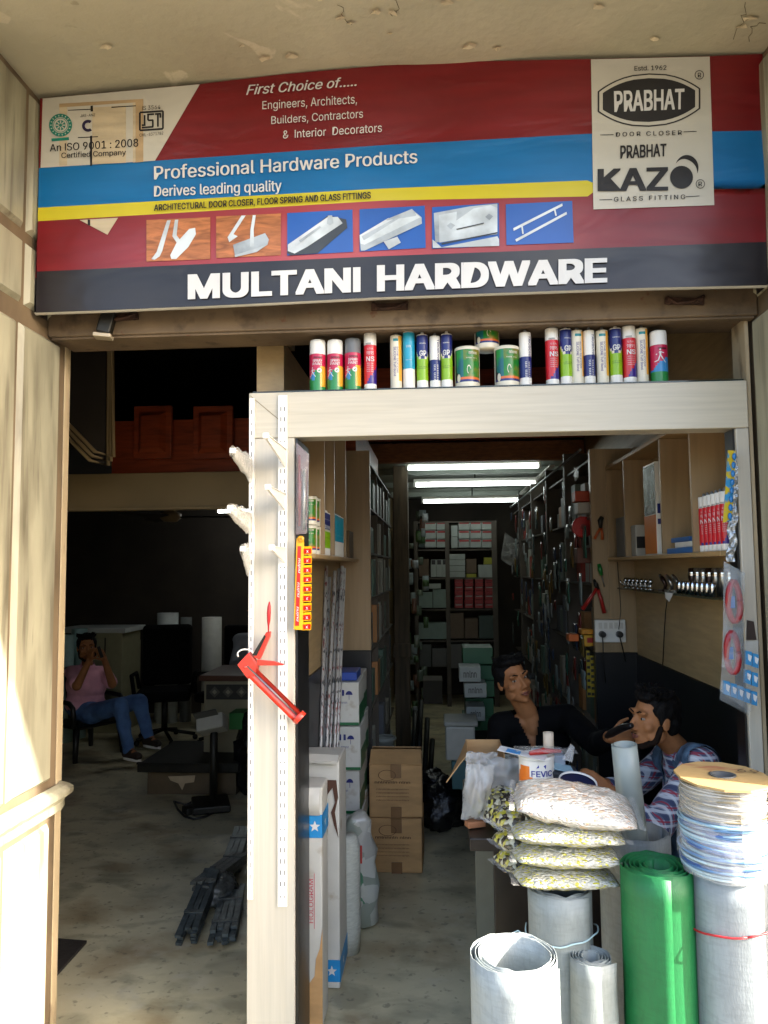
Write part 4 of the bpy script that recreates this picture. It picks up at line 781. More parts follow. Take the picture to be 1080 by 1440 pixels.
for k, (m, l_) in enumerate(((plain('2e63a0', rough=.35), 'flat blue adhesive box, bottom of the low stack on the shelf'), (plain('d8d6cc', rough=.35), 'flat white adhesive box printed Ar, on the low stack'), (plain('2e63a0', rough=.35), 'flat blue adhesive box lying on the low stack near the divider'))):
    T = carton(l_, 1.005+.01*k, 1.12, 3.06+(.12 if k == 2 else 0)+.0, 3.40-(.08 if k == 1 else 0), z0+.023*min(k, 1)+.001*k+(.0 if k < 2 else .0)+(.023 if k == 2 else 0)*0, z0+.022+.023*min(k, 1)+.001*k, m, 'flat_box', 'box', bev=.001) if k < 2 else carton(l_, 1.03, 1.12, 3.18, 3.42, z0+.049, z0+.068, m, 'flat_box', 'box', bev=.001)
    if k == 1: onface(T, 'lettering', 1.02, 1.06, z0+.028, z0+.045, 3.06, m_ink, 'Ar', .04); onface(T, 'yellow_mark', 1.075, 1.11, z0+.026, z0+.044, 3.06, lb_amb)
# glass shelf with door fittings
m_glass = mat('green_edge_glass', '2f4a40', .06, .1, 5, alpha=.55); m_chrome = mat('polished_chrome', 'c9ccce', .1, .04, 8, metal=1); m_satin = mat('satin_steel', '9c9a92', .3, .1, 12, metal=.9); m_bronze = mat('dark_bronze', '33231c', .3, .2, 10, metal=.5)
T = thing('glass_shelf', 'narrow green edged glass shelf with chrome door fittings on the counter wall', 'glass shelf', (1.1, 3.9, 1.57)); mb = MB(); mb.box(1.045, 2.92, 1.570, 1.154, 4.52, 1.578); obj('pane', mb, m_glass, T)
GF = 'door fittings on the glass shelf'
def fitting(kind, y, x=1.085, s=1, m=m_chrome, label=None):
    T = thing('door_fitting', label, 'door fitting', (x, y, 1.579), GF); z = 1.579
    if kind == 'hook':
        mb = MB(); mb.lathe([(.0, 0), (.016, 0), (.015, .006), (.006, .009), (.005, .03), (.012, .036), (.014, .045), (.008, .056), (0, .058)], (x, y, z), 14); obj('body', mb, m, T); mb = MB(); mb.tube([(x-.004, y, z+.02), (x-.02, y, z+.02), (x-.028, y, z+.03), (x-.03, y, z+.045)], .004, 8); obj('arm', mb, m, T)
    elif kind == 'post':
        mb = MB(); mb.lathe([(0, 0), (.014*s, 0), (.014*s, .05*s), (.011*s, .054*s), (0, .055*s)], (x, y, z), 16); obj('body', mb, m, T)
    elif kind == 'stand':
        mb = MB(); mb.lathe([(0, 0), (.018, 0), (.018, .07*s), (.014, .072*s), (0, .072*s)], (x, y, z), 18); obj('body', mb, m, T); mb = MB(); mb.lathe([(.0185, .05*s), (.019, .055*s), (.0185, .06*s)], (x, y, z), 18); obj('collar', mb, m_chrome, T)
    else:
        mb = MB(); mb.tube([(x, y, z+.008), (x, y-.03, z+.03), (x-.01, y-.02, z+.06), (x-.01, y+.02, z+.075), (x, y+.03, z+.05)], [.008, .009, .01, .009, .006], 9); obj('body', mb, m, T); mb = MB(); mb.obox((x, y, z+.005), (.04, .06, .01)); obj('base_plate', mb, m, T, bev=.002)
for k in range(7): fitting('hook', 4.44-.085*k, 1.075, label='small chrome hook standing in the row of seven on the glass shelf')
for k in range(3): fitting('lever', 3.74-.10*k, 1.085, m=m_satin if k else m_bronze, label='folded door lever lying between the chrome hooks and the steel posts')
for k in range(8): fitting('post', 3.44-.058*k, 1.066, 1.0, label='short chrome post in the front row on the glass shelf')
for k in range(7): fitting('stand', 3.42-.072*k, 1.116, 1.55, [m_bronze, m_satin, m_satin, m_bronze, m_satin, m_satin, m_chrome][k], label='tall metal door stop behind the short chrome posts' + (' in dark bronze' if k in (0, 3) else ' in satin steel' if k != 6 else ' with a polished finish'))
mb = MB(); c = W(945, 838, 1.05); mb.prism([(1.04, c.y-.05, 1.5795), (1.04, c.y+.07, 1.5795), (1.038, c.y+.06, 1.555), (1.036, c.y, 1.54)], (.002, 0, 0)); obj('paper_slip', mb, m_white, label='white paper slip hanging over the edge of the glass shelf', cat='paper')
# panel with tools, switchboard and wires
T = thing('end_panel', 'tan laminate panel facing the street where the deep shelves begin', 'panel', (1.03, 4.58, 1.19)); mb = MB(); mb.box(.915, 4.555, 1.20, 1.298, 4.60, 2.40); obj('board', mb, m_lamd, T); mb = MB(); mb.box(.915, 4.552, 0, 1.298, 4.60, 1.197); obj('skirt', mb, m_black, T); mb = MB(); mb.box(1.005, 4.547, 1.205, 1.045, 4.554, 2.39); obj('joint_strip', mb, m_lamd, T)
YP = 4.545
T = thing('switchboard', 'white switchboard with sockets and two black plugs on the tan panel', 'switchboard', P(857, 905, YP))
a, b = P(836, 903, YP), P(878, 871, YP); mb = MB(); mb.box(a.x, YP-.03, a.z, b.x, YP+.006, b.z); obj('plate', mb, m_white, T, bev=.006)
mb = MB()
for k in range(5): x = a.x+.02+.03*k; mb.box(x, YP-.034, (a.z+b.z)/2+.015, x+.02, YP-.0305, (a.z+b.z)/2+.05)
obj('switch', mb, plain('cfccc2', rough=.3), T)
for px in (847, 871):
    p = P(px, 892, YP-.04); mb = MB(); mb.tube([p+V((0, .012, 0)), p+V((0, -.03, 0))], [.02, .017], 12); obj('plug', mb, m_black, T, bev=.003)
m_wire = plain('0d0d0e', rough=.5)
def wire(label, pts, r=.0035, m=None, name='cable'): mb = MB(); mb.tube(pts, r, 7); return obj(name, mb, m or m_wire, label=label, cat='cable')
wire('black cable hanging from the near plug of the switchboard', [P(847, 893, YP-.07), P(848, 905, YP-.06), P(849, 935, YP-.05), P(852, 960, YP-.05)])
wire('black cable from the far plug dropping behind the counter', [P(871, 893, YP-.075), P(874, 905, YP-.06), P(880, 930, YP-.05)])
wire('thin wire running down the panel from the shelf to the switchboard', [P(868, 790, YP-.01), P(872, 840, YP-.01), P(873, 860, YP-.01), P(870, 885, YP-.05)], .0022)
wire('thin dark wire hanging down the counter wall from the glass shelf', [W(939, 838, 1.15), W(936, 860, 1.15), W(934, 890, 1.15), W(932, 935, 1.15)], .0022)
def tool(label, name, cat, arms, mats=None):
    T = thing(name, label, cat, arms[0][0][0] if 0 else arms[0][1][-1])
    for nm, pts, r, m in [(n_, p_, r_, m_) for (n_, p_, r_, m_) in [(a[0], a[1], a[2], a[3]) for a in arms]]: mb = MB(); mb.tube(pts, r, 8); obj(nm, mb, m, T)
q = lambda x, y: P(x, y, YP-.012)
m_hred = plain('a2201a', rough=.35); m_horg = plain('b0521e', rough=.35)
tool('black pincers with orange handles hanging high on the panel', 'pincers', 'pincers', [('jaw', [q(847, 727), q(844, 732), q(845, 745)], [.012, .016, .008], m_iron), ('handle', [q(845, 742), q(841, 748), q(836, 758)], [.008, .008, .009], m_horg), ('handle', [q(845.5, 742), q(847, 750), q(847, 759)], [.008, .008, .009], m_horg)], None)
tool('green handled screwdriver hanging at the middle of the panel', 'screwdriver', 'screwdriver', [('handle', [q(842, 793), q(844, 801), q(846, 809)], [.010, .014, .011], plain('13712b', rough=.3)), ('shank', [q(846, 809), q(848, 817), q(850, 825)], .003, m_steel)])
tool('bolt cutter with red handles spread, hanging low on the panel', 'bolt_cutter', 'bolt cutter', [('jaw', [q(835, 815), q(838, 822), q(841, 829)], [.006, .014, .01], m_iron), ('handle', [q(840, 826), q(831, 840), q(819, 857)], [.009, .011, .012], m_hred), ('handle', [q(840, 826), q(845, 842), q(850, 862)], [.009, .011, .012], m_hred)])
# ---------------- lights, stock and furniture inside ----------------
def vor_mat(name, cols, sc, rough=.3, bump=.5, coat=.4, st=(1, 1, 1)):
    """printed pieces seen through a clear bag: cells of a few flat colours"""
    m = mat(name, cols[0], rough, .05, 10, coat=coat); t, b = nodes_of(m); N = t.nodes.new; L = t.links.new
    tc = N('ShaderNodeTexCoord'); mp = N('ShaderNodeMapping'); mp.inputs['Scale'].default_value = st; L(tc.outputs['Object'], mp.inputs[0])
    v = N('ShaderNodeTexVoronoi'); v.inputs['Scale'].default_value = sc; v.inputs['Randomness'].default_value = 1; L(mp.outputs[0], v.inputs['Vector'])
    s = N('ShaderNodeSeparateColor'); L(v.outputs['Color'], s.inputs[0]); r = N('ShaderNodeValToRGB'); r.color_ramp.interpolation = 'CONSTANT'
    while len(r.color_ramp.elements) < len(cols): r.color_ramp.elements.new(.5)
    for k, c in enumerate(cols): r.color_ramp.elements[k].position = k/len(cols); r.color_ramp.elements[k].color = hexc(c)+(1,)
    L(s.outputs[0], r.inputs[0]); L(r.outputs[0], b.inputs['Base Color'])
    bp = N('ShaderNodeBump'); bp.inputs['Strength'].default_value = bump; bp.inputs['Distance'].default_value = .006; bp.invert = True; L(v.outputs['Distance'], bp.inputs['Height']); L(bp.outputs[0], b.inputs['Normal']); return m
m_tube = mat('lit_fluorescent_tube', 'ffffff', .3, 0, 5, emit=(.9, 1, .97, 2.0))
m_tube2 = mat('lit_hall_tube', 'ffffff', .3, 0, 5, emit=(.95, 1, 1, 6))
def tubelight(label, a, b, Y, zceil, mt_=None):
    z = (a.z+b.z)/2; T = thing('tube_light', label, 'tube light', ((a.x+b.x)/2, Y, z))
    mb = MB(); mb.box(a.x-.01, Y-.02, z+.028, b.x+.01, Y+.02, z+.06); obj('batten', mb, m_white, T, bev=.003)
    mb = MB(); mb.tube([(a.x+.015, Y, z), (b.x-.015, Y, z)], .017, 12); obj('tube', mb, mt_ or m_tube, T)
    for x in (a.x, b.x): mb = MB(); mb.box(x-.012, Y-.018, z-.02, x+.012, Y+.018, z+.0275); obj('end_holder', mb, m_white, T, bev=.003)
    mb = MB(); mb.tube([((a.x+b.x)/2, Y, z+.06), ((a.x+b.x)/2, Y, zceil)], .008, 6); obj('hanger', mb, m_iron, T)
tubelight('lit tube light in the shop hanging closest to the plywood strip', P(572, 659, 6.9), P(759, 655, 6.9), 6.9, 2.66)
tubelight('lit tube light in the shop, middle one of three', P(583, 683, 7.5), P(754, 679, 7.5), 7.5, 2.66)
tubelight('lit tube light in the shop, deepest of three above the back shelves', P(594, 706, 9.1), P(735, 703, 9.1), 9.1, 2.66)
tubelight('lit tube light far back in the dark hall, partly behind the pillar', P(306, 720, 8.0), P(420, 716, 8.0), 8.0, 2.50, m_tube2)
c = P(240, 727, 7.0); T = thing('ceiling_fan', 'dusty ceiling fan hanging in the dark hall', 'fan', (c.x, 7.0, c.z))
mb = MB(); mb.lathe([(0, -.05), (.06, -.045), (.1, -.01), (.1, .03), (.04, .06), (.03, .08), (0, .08)], c, 20); obj('motor', mb, m_beamc, T); mb = MB(); mb.tube([c+V((0, 0, .08)), V((c.x, 7, 2.5))], .012, 8); obj('rod', mb, m_beamc, T)
for k in range(3):
    a = R(10+120*k); mb = MB(); d = V((math.cos(a), math.sin(a), 0)); mb.obox(c+d*.36+V((0, 0, .0)), (.52, .12, .008), Euler((R(10), 0, a)).to_matrix()); obj('blade', mb, m_dark, T)

CARD = mat('brown_cardboard', 'b58e5e', .75, .14, 6, (1, 1, 3), bump=.1); m_tapeb = mat('brown_parcel_tape', '7a5630', .3, .1, 12); m_cwhite = mat('scuffed_white_carton', 'bdbcb4', .5, .08, 5, bump=.06); overlay(m_cwhite, '8d7a5e', 9, .62, .72, amount=.6)
m_gedge = plain('125c36', rough=.45); m_dwood = mat('dark_brown_laminate', '1c1612', .35, .3, 5, (1, 9, 1), bump=.05, det=7, dist=.6)
rng = random.Random(3)
# back shelf unit with boxes
YB = 9.5
def bx(px0, py0, px1, py1, Y=YB): a, b = P(px0, py1, Y), P(px1, py0, Y); return a.x, b.x, a.z, b.z
T = thing('back_shelf', 'dark shelf unit against the back wall stacked with small boxes', 'shelf unit', (.22, 9.7, 0)); SHD = mat('dark_shelf_board', '4a4237', .6, .2, 6)
for py in (733, 772, 812, 856, 900): x0, x1, z0, z1 = bx(585, py, 698, py+1.5); mb = MB(); mb.box(x0, YB, z0-.012, x1, YB+.36, z0+.006); obj('board', mb, SHD, T)
for px in (586, 630.5, 697): x0, x1, z0, z1 = bx(px-.8, 733, px+.8, 1010); mb = MB(); mb.box(x0, YB-.004, 0, x1, YB+.37, P(px, 733, YB).z); obj('upright', mb, SHD, T)
gp_ = plain('8f9690', rough=.55); rp = plain('8f2a2c', rough=.55); tp = plain('6f8078', rough=.55)
def sbox(px0, py0, px1, py1, m, lab, grp, Y=YB, d=.2, strip=None):
    x0, x1, z0, z1 = bx(px0, py0, px1, py1, Y); T = carton(lab, x0, x1, Y+.01, Y+.01+d, z0, z1, m, 'small_box', 'box', group=grp, bev=.003)
    if strip: mb = MB(); mb.box(x0+.01, Y+.006, z1-(z1-z0)*.28, x1-.01, Y+.0085, z1-.004); obj('label', mb, strip, T)
SB = 'identical grey boxes on the back shelf'
for r_ in range(3):
    for c_ in range(2): sbox(597.5+16.5*c_, 733.5+12.5*r_, 612.8+16.5*c_, 745+12.5*r_, gp_, 'grey box in the left part of the back shelf grid'.replace('left part', 'narrow bay'), SB, strip=rp)
    for c_ in range(3): sbox(645+16.3*c_, 733.5+12.5*r_, 660.4+16.3*c_, 745+12.5*r_, gp_, 'grey box in the wide bay of the back shelf grid', SB, strip=rp)
for r_ in range(2): sbox(634.5, 739+16*r_, 643.5, 754.5+16*r_, gp_, 'narrow grey box beside the wide bay grid of boxes', SB)
for c_ in range(4):
    for r_ in range(7): sbox(639.5+14.2*c_, 813+6.1*r_, 651+14.2*c_, 818.6+6.1*r_, rp, 'flat red box in a pile on the back shelf', 'piled red boxes on the back shelf', strip=gp_ if r_ % 2 == 0 else None)
for r_ in range(4): sbox(632, 779+8.3*r_, 654, 787+8.3*r_, gp_, 'flat grey box in the neat pile above the red boxes', 'flat grey boxes above the red boxes')
sbox(673, 794, 696, 812, gp_, 'larger grey box at the end of the back shelf above the red boxes', None); sbox(681, 784, 695, 793.6, plain('8a8a1c', rough=.5), 'small yellow box lying on the larger grey box', None); sbox(656, 807, 670, 812, plain('8a8a1c', rough=.5), 'thin yellow box between the grey pile and the larger grey box', None)
for k in range(3): sbox(606+8*k, 787, 613.3+8*k, 811.5, gp_, 'tall patterned grey box in the trio on the back shelf', 'trio of patterned boxes', strip=m_ink)
sbox(589, 833, 608, 855, tp, 'plain grey green box beside a taller one on the back shelf', None); sbox(609, 829, 630, 855, tp, 'taller plain grey green box on the back shelf', None); sbox(589, 876, 629, 899, tp, 'long low grey box on the lower back shelf', None)
sbox(598, 821, 620, 828, gp_, 'pale box lying askew on the plain grey green boxes', None)
for a_ in ((634, 862, 652, 898), (654, 870, 672, 898), (674, 866, 694, 898), (634, 906, 660, 940), (662, 912, 692, 940), (590, 906, 606, 938), (608, 912, 628, 938), (589, 744, 596, 770), (589, 786, 603, 811), (656, 786, 670, 806)):
    sbox(*a_, plain(rng.choice(['4a4c48', '5b4a38', '3c4a44', '565450']), rough=.6), 'dull dark carton filling a gap on the back shelf unit', 'dull cartons on the back shelf')
for i in range(46):
    px, py, Yp = rng.uniform(572, 599), rng.uniform(715, 1040), rng.uniform(7.5, 9.2); w_, h_ = rng.uniform(.03, .08), rng.uniform(.06, .16); c_ = P(px, py, Yp)
    mb = MB(); mb.sheet(lambda u, v: c_+V((w_*(u-.5), -.012*math.sin(PI*u)*math.sin(PI*v)+.01*noise.noise((u*4+i, v*4, 1)), -h_*v)), 3, 4); o_ = obj('hanging_pack', mb, plain(rng.choice(['5f6a5a', '3f5a34', '7d8a8a', '6a4a3a', '8a8f90', '44503f']), rough=.3), label='small dull pack hanging beside the old wooden post deep in the shop', cat='hardware pack', group='packs beside the wooden post'); o_.modifiers.new('thickness', 'SOLIDIFY').thickness = .006
# doorway darkness: hanging bag
T = thing('hanging_bag', 'clear plastic bag of fittings hanging beside the back shelf', 'bag', P(722, 790, 8.8)); mb = MB(); 
mb.sheet(lambda u, v: P(704+34*u+6*v, 786-38*v+10*math.sin(u*3), 8.8)+V((0, -.06*math.sin(PI*u)*math.sin(PI*v)+.05*noise.noise((u*6, v*6, 2)), 0)), 12, 12); obj('film', mb, m_bag, T); mb = MB(); mb.tube([P(725, 745, 8.8), P(730, 690, 8.8)], .006, 6); obj('string', mb, m_wire, T)
# shelves behind the partition panel (facing +X) with cartons
T = thing('side_shelf', 'tall dark shelf unit behind the partition panel filled with small cartons', 'shelf unit', (-.52, 5.8, 0))
for z in (.02, .45, .85, 1.2, 1.52, 1.80, 2.08, 2.36): mb = MB(); mb.box(-.598, 4.62, z-.012, -.408, 6.95, z); obj('board', mb, SHD, T)
for y in (5.2, 5.8, 6.4): mb = MB(); mb.box(-.598, y, .022, -.410, y+.014, 2.36); obj('upright', mb, SHD, T)
sp = [plain(h, rough=.55) for h in ('a9aca4', '6f7a70', '8d8678', 'a8733f', '4f6a5c', '93301f', '5b5f66')]
names = ['pale grey', 'grey green', 'stone grey', 'orange brown', 'dark green', 'brick red', 'slate grey']
zz = [.021, .451, .851, 1.201, 1.521, 1.801, 2.081]
for i, z in enumerate(zz):
    for j in range(9):
        y0 = 4.64+.255*j+(.02 if y0_ok(j) else 0) if False else 4.64+.255*j
        if any(abs(y0+.235-y) < .02 or y0 < y < y0+.24 for y in (5.2, 5.8, 6.4)): y0 += .02
        k = rng.choice([0, 0, 1, 2, 0, 3, 4, 6] if i < 5 else [1, 1, 4, 1, 0]); h = rng.uniform(.17, .26)
        if y0+.2 > 6.95: continue
        carton(f'{names[k]} carton on the partition shelf unit, {["lowest", "second", "third", "fourth", "fifth", "sixth", "topmost"][i]} board', -.58, -.425+rng.uniform(-.02, .015), y0, y0+.2, z, z+h, sp[k], group='cartons on the partition shelf unit', bev=.003)
a, b = P(556, 1000, 7.05), P(577, 1000, 7.05); mb = MB(); mb.box(a.x, 7.05, 0, b.x, 7.2, 2.66); mb.obox(((a.x+b.x)/2, 7.03, .95), (.17, .03, .12)); obj('wooden_post', mb, mat('old_wood_post', '4f4230', .7, .3, 5, (6, 6, .6), bump=.15), label='old wooden post standing at the end of the carton shelves', cat='post', bev=.005)
# deep shelf unit on the counter side with hanging goods
T = thing('side_shelf', 'long dark shelf unit behind the tool panel crowded with hanging packs', 'shelf unit', (1.1, 7, 0))
for z in (.3, .75, 1.2, 1.6, 2.0, 2.35): mb = MB(); mb.box(.925, 4.62, z-.012, 1.29, 9.3, z); obj('board', mb, SHD, T)
for y in (5.4, 6.3, 7.3, 8.4): mb = MB(); mb.box(.905, y, .0, 1.29, y+.05, 2.5); obj('upright', mb, SHD, T)
mb = MB(); mb.tube([(.89, 4.7, 2.42), (.89, 9.2, 2.42)], .008, 6); obj('rail', mb, m_steel, T)
hang = []
PK = [('3d4a4a', 'dark grey'), ('2c5a4c', 'dark green'), ('7d8a8a', 'pale grey'), ('6a2520', 'dull red'), ('8a8f90', 'silvery'), ('2f3d55', 'dull blue'), ('6f5a2a', 'brown')]
for i in range(170):
    y = 4.66+4.4*(rng.random()**1.3); z = rng.uniform(.3, 2.38); k = rng.randrange(len(PK)); w_, h_ = rng.uniform(.05, .13), rng.uniform(.07, .2)
    mb = MB(); cx = .885+rng.uniform(-.02, .015); mb.sheet(lambda u, v: (cx-.007*math.sin(PI*u)*math.sin(PI*v)+.006*noise.noise((u*4+i, v*4, 0)), y+w_*(u-.5), z-h_*v), 4, 5)
    T = obj('hanging_pack', mb, [plain(PK[k][0], rough=.25), m_clear if i % 5 == 0 else plain(PK[k][0], rough=.25)][i % 2], label=f'{PK[k][1]} hardware pack hanging on the deep shelf unit behind the tool panel', cat='hardware pack', group='hardware packs on the deep shelves')
    o = T.modifiers.new('thickness', 'SOLIDIFY'); o.thickness = .006
for i in range(120):
    b_ = [.3, .75, 1.2, 1.6, 2.0][i % 5]; y = 4.64+4.3*(i//5)/24+rng.uniform(0, .03); k = rng.randrange(len(sp)); h_ = rng.uniform(.12, .30); x_ = .935+rng.uniform(0, .05)
    if any(abs(y+.07-yy-.025) < .10 for yy in (5.4, 6.3, 7.3, 8.4)): continue
    carton(f'{names[k]} carton packed behind the hanging packs on the deep shelf unit', x_, 1.2, y, y+.14, b_+.001, b_+.001+h_, sp[k], group='cartons behind the hanging packs', bev=.002)
def facebox(px0, py0, px1, py1, Y, d, m, lab, name='carton', cat='carton', grp=None): a, b = P(px0, py1, Y), P(px1, py0, Y); return carton(lab, a.x, b.x, Y, Y+d, a.z, b.z, m, name, cat, group=grp)
c = P(820, 741, 4.75); T = thing('red_reel', 'round red plastic reel hanging beside the pincers', 'reel', (c.x, 4.75, c.z-.07)); mb = MB(); mb.tube([c+V((0, .03, 0)), c], .066, 26); obj('disc', mb, plain('b01410', rough=.35), T, bev=.006); mb = MB(); mb.tube([c, c+V((0, -.012, 0))], .018, 14); obj('hub', mb, plain('7d0f0c', rough=.4), T)
facebox(809, 690, 834, 705, 4.7, .12, plain('a83e1c', rough=.5), 'orange red carton on top of the shelf unit by the pincers'); facebox(813, 706, 834, 722, 4.72, .12, plain('a9a59a', rough=.5), 'pale carton directly under the orange red carton'); facebox(812, 770, 834, 792, 4.76, .1, plain('5f3322', rough=.5), 'brown carton below the round red reel')
facebox(800, 892, 814, 902, 4.72, .1, plain('d2641a', rough=.4), 'small orange box beside the yellow packs under the reel'); T = facebox(818, 885, 834, 892, 4.68, .1, plain('d08a1c', rough=.4), 'flat amber box stacked on the yellow pack'); T = facebox(822, 893, 834, 909, 4.68, .1, plain('c9961e', rough=.4), 'yellow pack with a red label beside the switchboard'); a, b = P(826, 904, 4.675), P(834, 897, 4.675); onface(T, 'red_label', a.x, b.x, a.z, b.z, 4.68, plain('a3201a', rough=.4))
for k, px in enumerate((827.5, 833)):
    a, b = P(px-1.6, 980, 4.66), P(px+1.6, 915+7*k, 4.66); T = thing('yellow_strip', ['narrow yellow strip pack hanging beside the black skirt, inner one', 'narrow yellow strip pack hanging beside the black skirt, against the panel'][k], 'strip pack', (a.x, 4.66, a.z)); mb = MB(); mb.box(a.x, 4.655, a.z, b.x, 4.665, b.z); obj('card', mb, plain('a8901a', rough=.4), T); mb = MB()
    for j in range(7): zc_ = a.z+(b.z-a.z)*(j+.5)/7; mb.box(a.x+.002, 4.650, zc_-.008, b.x-.002, 4.6545, zc_+.008)
    obj('printing', mb, m_ink, T)

# green cartons and crates in the middle of the shop
for k, (a, lab) in enumerate((((651, 911, 693, 934), 'green carton on top of the stack behind the man in black'), ((655, 936, 695, 956), 'green carton second from the top behind the man in black'), ((657, 957, 695, 980), 'green carton third from the top behind the man in black'), ((655, 982, 694, 1008), 'green carton near the bottom of the stack behind the man in black'), ((652, 1009, 694, 1045), 'lowest green carton of the stack behind the man in black'))):
    T = facebox(*a, 5.75, .3, m_gedge, lab, grp='green cartons')
for a, lab in (((646, 938, 676, 959), 'small white labelled box in front of the upper green cartons'), ((653, 961, 684, 981), 'small white labelled box in front of the third green carton'), ((656, 994, 682, 1014), 'small white labelled box low in front of the green stack')):
    T = facebox(*a, 5.45, .22, plain('9aa09a', rough=.5), lab); x0, x1, z0, z1 = bx(a[0]+6, a[1]+5, a[2]-6, a[3]-6, 5.45); onface(T, 'printing', x0, x1, z0, z1, 5.45, m_ink, 'nnlnn', .02)
mb = MB(); a, b = P(640, 1046, 5.4), P(700, 1034, 5.4); mb.box(a.x, 5.35, 0, b.x, 6.1, a.z+.02); obj('low_table', mb, m_dark, label='dark low table carrying the green cartons', cat='table')
T = thing('white_bin', 'white plastic bin with a lid standing on a teal box', 'bin', P(650, 1070, 5.0)); x0, x1, z0, z1 = bx(627, 1022, 668, 1070, 5.0); mb = MB(); mb.box(x0, 5.0, z0, x1, 5.28, z1); obj('body', mb, plain('a7aaa4', rough=.4), T, bev=.012); mb = MB(); mb.box(x0-.01, 4.99, z1+.001, x1+.02, 5.29, z1+.03); obj('lid', mb, plain('8f938c', rough=.4), T, bev=.008)
facebox(636, 1071, 672, 1110, 5.02, .3, plain('3d6a70', rough=.5), 'teal box under the white plastic bin'); facebox(595, 957, 622, 990, 6.6, .3, plain('3c3426', rough=.7), 'dim brown carton on the floor side of the back shelves')
for k, (px, py0, py1) in enumerate(((580, 1000, 1090), (588, 985, 1095), (597, 1010, 1100), (604, 1040, 1105), (583, 1020, 1085))): mb = MB(); mb.tube([P(px, py1, 5.9+.1*k), P(px+4, py0, 6.2+.1*k)], .022, 8); obj('metal_pipe', mb, m_iron, label='dark metal pipe leaning in the cluttered aisle beside the wooden post', cat='pipe', group='pipes leaning in the aisle')
# heaps of black plastic rolls on the floor
def lump(label, c, r, name, cat, m, seed=0, amp=.35, n=20, grp=None):
    mb = MB(); c = V(c)
    mb.ell((0, 0, 0), 1, nu=n*2, nv=n)
    for i, p in enumerate(mb.v):
        d = p.normalized(); k = 1+amp*noise.noise(d*2.2+V((seed*3.1, 0, 0)))+amp*.35*noise.noise(d*6+V((0, seed, 0)))+amp*.15*noise.noise(d*14)
        q = V((d.x*r[0], d.y*r[1], d.z*r[2]))*k; q.z = max(q.z, -r[2]*.72); mb.v[i] = c+q+V((0, 0, r[2]*.72))
    return obj(name, mb, m, label=label, cat=cat, group=grp)
m_bplas = mat('black_wrapped_plastic', '15161a', .25, .3, 10, bump=.8, bsc=40)
lump('lumpy black plastic bundle on the floor behind the brown cartons', G(618, 1182)+V((0, .3, 0)), (.17, .22, .17), 'plastic_bundle', 'bundle', m_bplas, 1); lump('smaller black plastic bundle lying on top of the larger one', G(608, 1178)+V((0, .35, .2)), (.12, .15, .07), 'plastic_bundle', 'bundle', m_bplas, 2)
lump('crumpled blue and red packet on the aisle floor under the open carton flap', G(635, 1125)+V((0, 0, 0)), (.09, .1, .05), 'packet', 'packet', plain('33506a', rough=.4), 4)
T = thing('bucket', 'pale plastic bucket standing behind the brown cartons', 'bucket', P(541, 1075, 5.5)); c = P(541, 1075, 5.5); mb = MB(); mb.lathe([(0, 0), (.06, 0), (.075, .18), (.08, .185), (.072, .18), (.06, .02), (0, .02)], c, 20); obj('body', mb, plain('8e938d', rough=.4), T); mb = MB(); mb.lathe([(.083, .175), (.086, .185), (.083, .195)], c, 20); obj('rim', mb, plain('a3a8a2', rough=.4), T)
lump('heap of dark rope coils beside the pale bucket', V((c.x-.05, 5.7, c.z-.25)), (.2, .2, .22), 'rope_heap', 'rope', mat('dark_rope', '3a3428', .8, .4, 30, bump=.8), 6)

# ---------------- goods against the partition ----------------
# leaning speckled rods
m_rod = mat('speckled_wrapped_rod', 'c2c0ba', .35, .2, 90, (1, 1, .25), col2='7a3a36', lo=.56, hi=.66, metal=.2); overlay(m_rod, '4a4a4a', 70, .57, .64, (1, 1, .3))
for k, (xt, yt, xb, yb, Y) in enumerate(((459, 796, 451, 1055, 3.70), (463, 812, 456, 1060, 3.75), (471, 803, 459, 1060, 3.72), (477, 800, 464, 1060, 3.76), (481, 796, 470, 1060, 3.74), (484, 799, 474, 1060, 3.78))):
    t, b = P(xt, yt, Y+.25), P(xb, yb, Y); b2 = b+(b-t)*((b.z-.02)/(t.z-b.z)); mb = MB(); mb.tube([b2, t], .0095, 8); obj('wrapped_rod', mb, m_rod, label='long speckled wrapped metal rod leaning against the partition wall', cat='rod', group='rods leaning on the partition')
# stack of white cartons with green edges
for col in range(2):
    for k in range(5):
        Y0 = 3.92+.30*col; z0 = .012+.222*k
        
        T = carton(f'white carton with green edges, {["lowest", "second", "third", "fourth", "topmost"][k]} in the {"front" if col == 0 else "rear"} stack by the rods', -.585, -.412-.012*col+.008*(k % 2), Y0+.01*(k % 3), Y0+.28, z0, z0+.218, m_cwhite, group='white and green cartons by the rods')
        x0, x1 = -.585, -.412-.012*col+.008*(k % 2); y = Y0+.01*(k % 3)
        mb = MB(); mb.box(x0, y-.002, z0+.002, x1, y-.0008, z0+.016); mb.box(x1+.0008, y+.01, z0+.003, x1+.002, y+.25, z0+.10); obj('green_edge', mb, m_gedge, T)
        mb = MB(); put_text(mb, 'II', [(x1-.11, z0+.15), (x1-.075, z0+.15), (x1-.075, z0+.18), (x1-.11, z0+.18)], lambda x, z, l=0: (x, y-.0015-l, z), 0, .02); mb.add([(x1-.05+.018*math.cos(PI*i/10), y-.0015, z0+.155+.02*math.sin(PI*i/10)) for i in range(11)], [tuple(range(11))], 0); mb.box(x1-.0512, y-.002, z0+.13, x1-.0488, y-.0008, z0+.154); put_text(mb, 'nnnnn', [(x1-.1, z0+.11), (x1-.06, z0+.11), (x1-.06, z0+.12), (x1-.1, z0+.12)], lambda x, z, l=0: (x, y-.0015-l, z), 0, 0); obj('printing', mb, lb_navy, T)
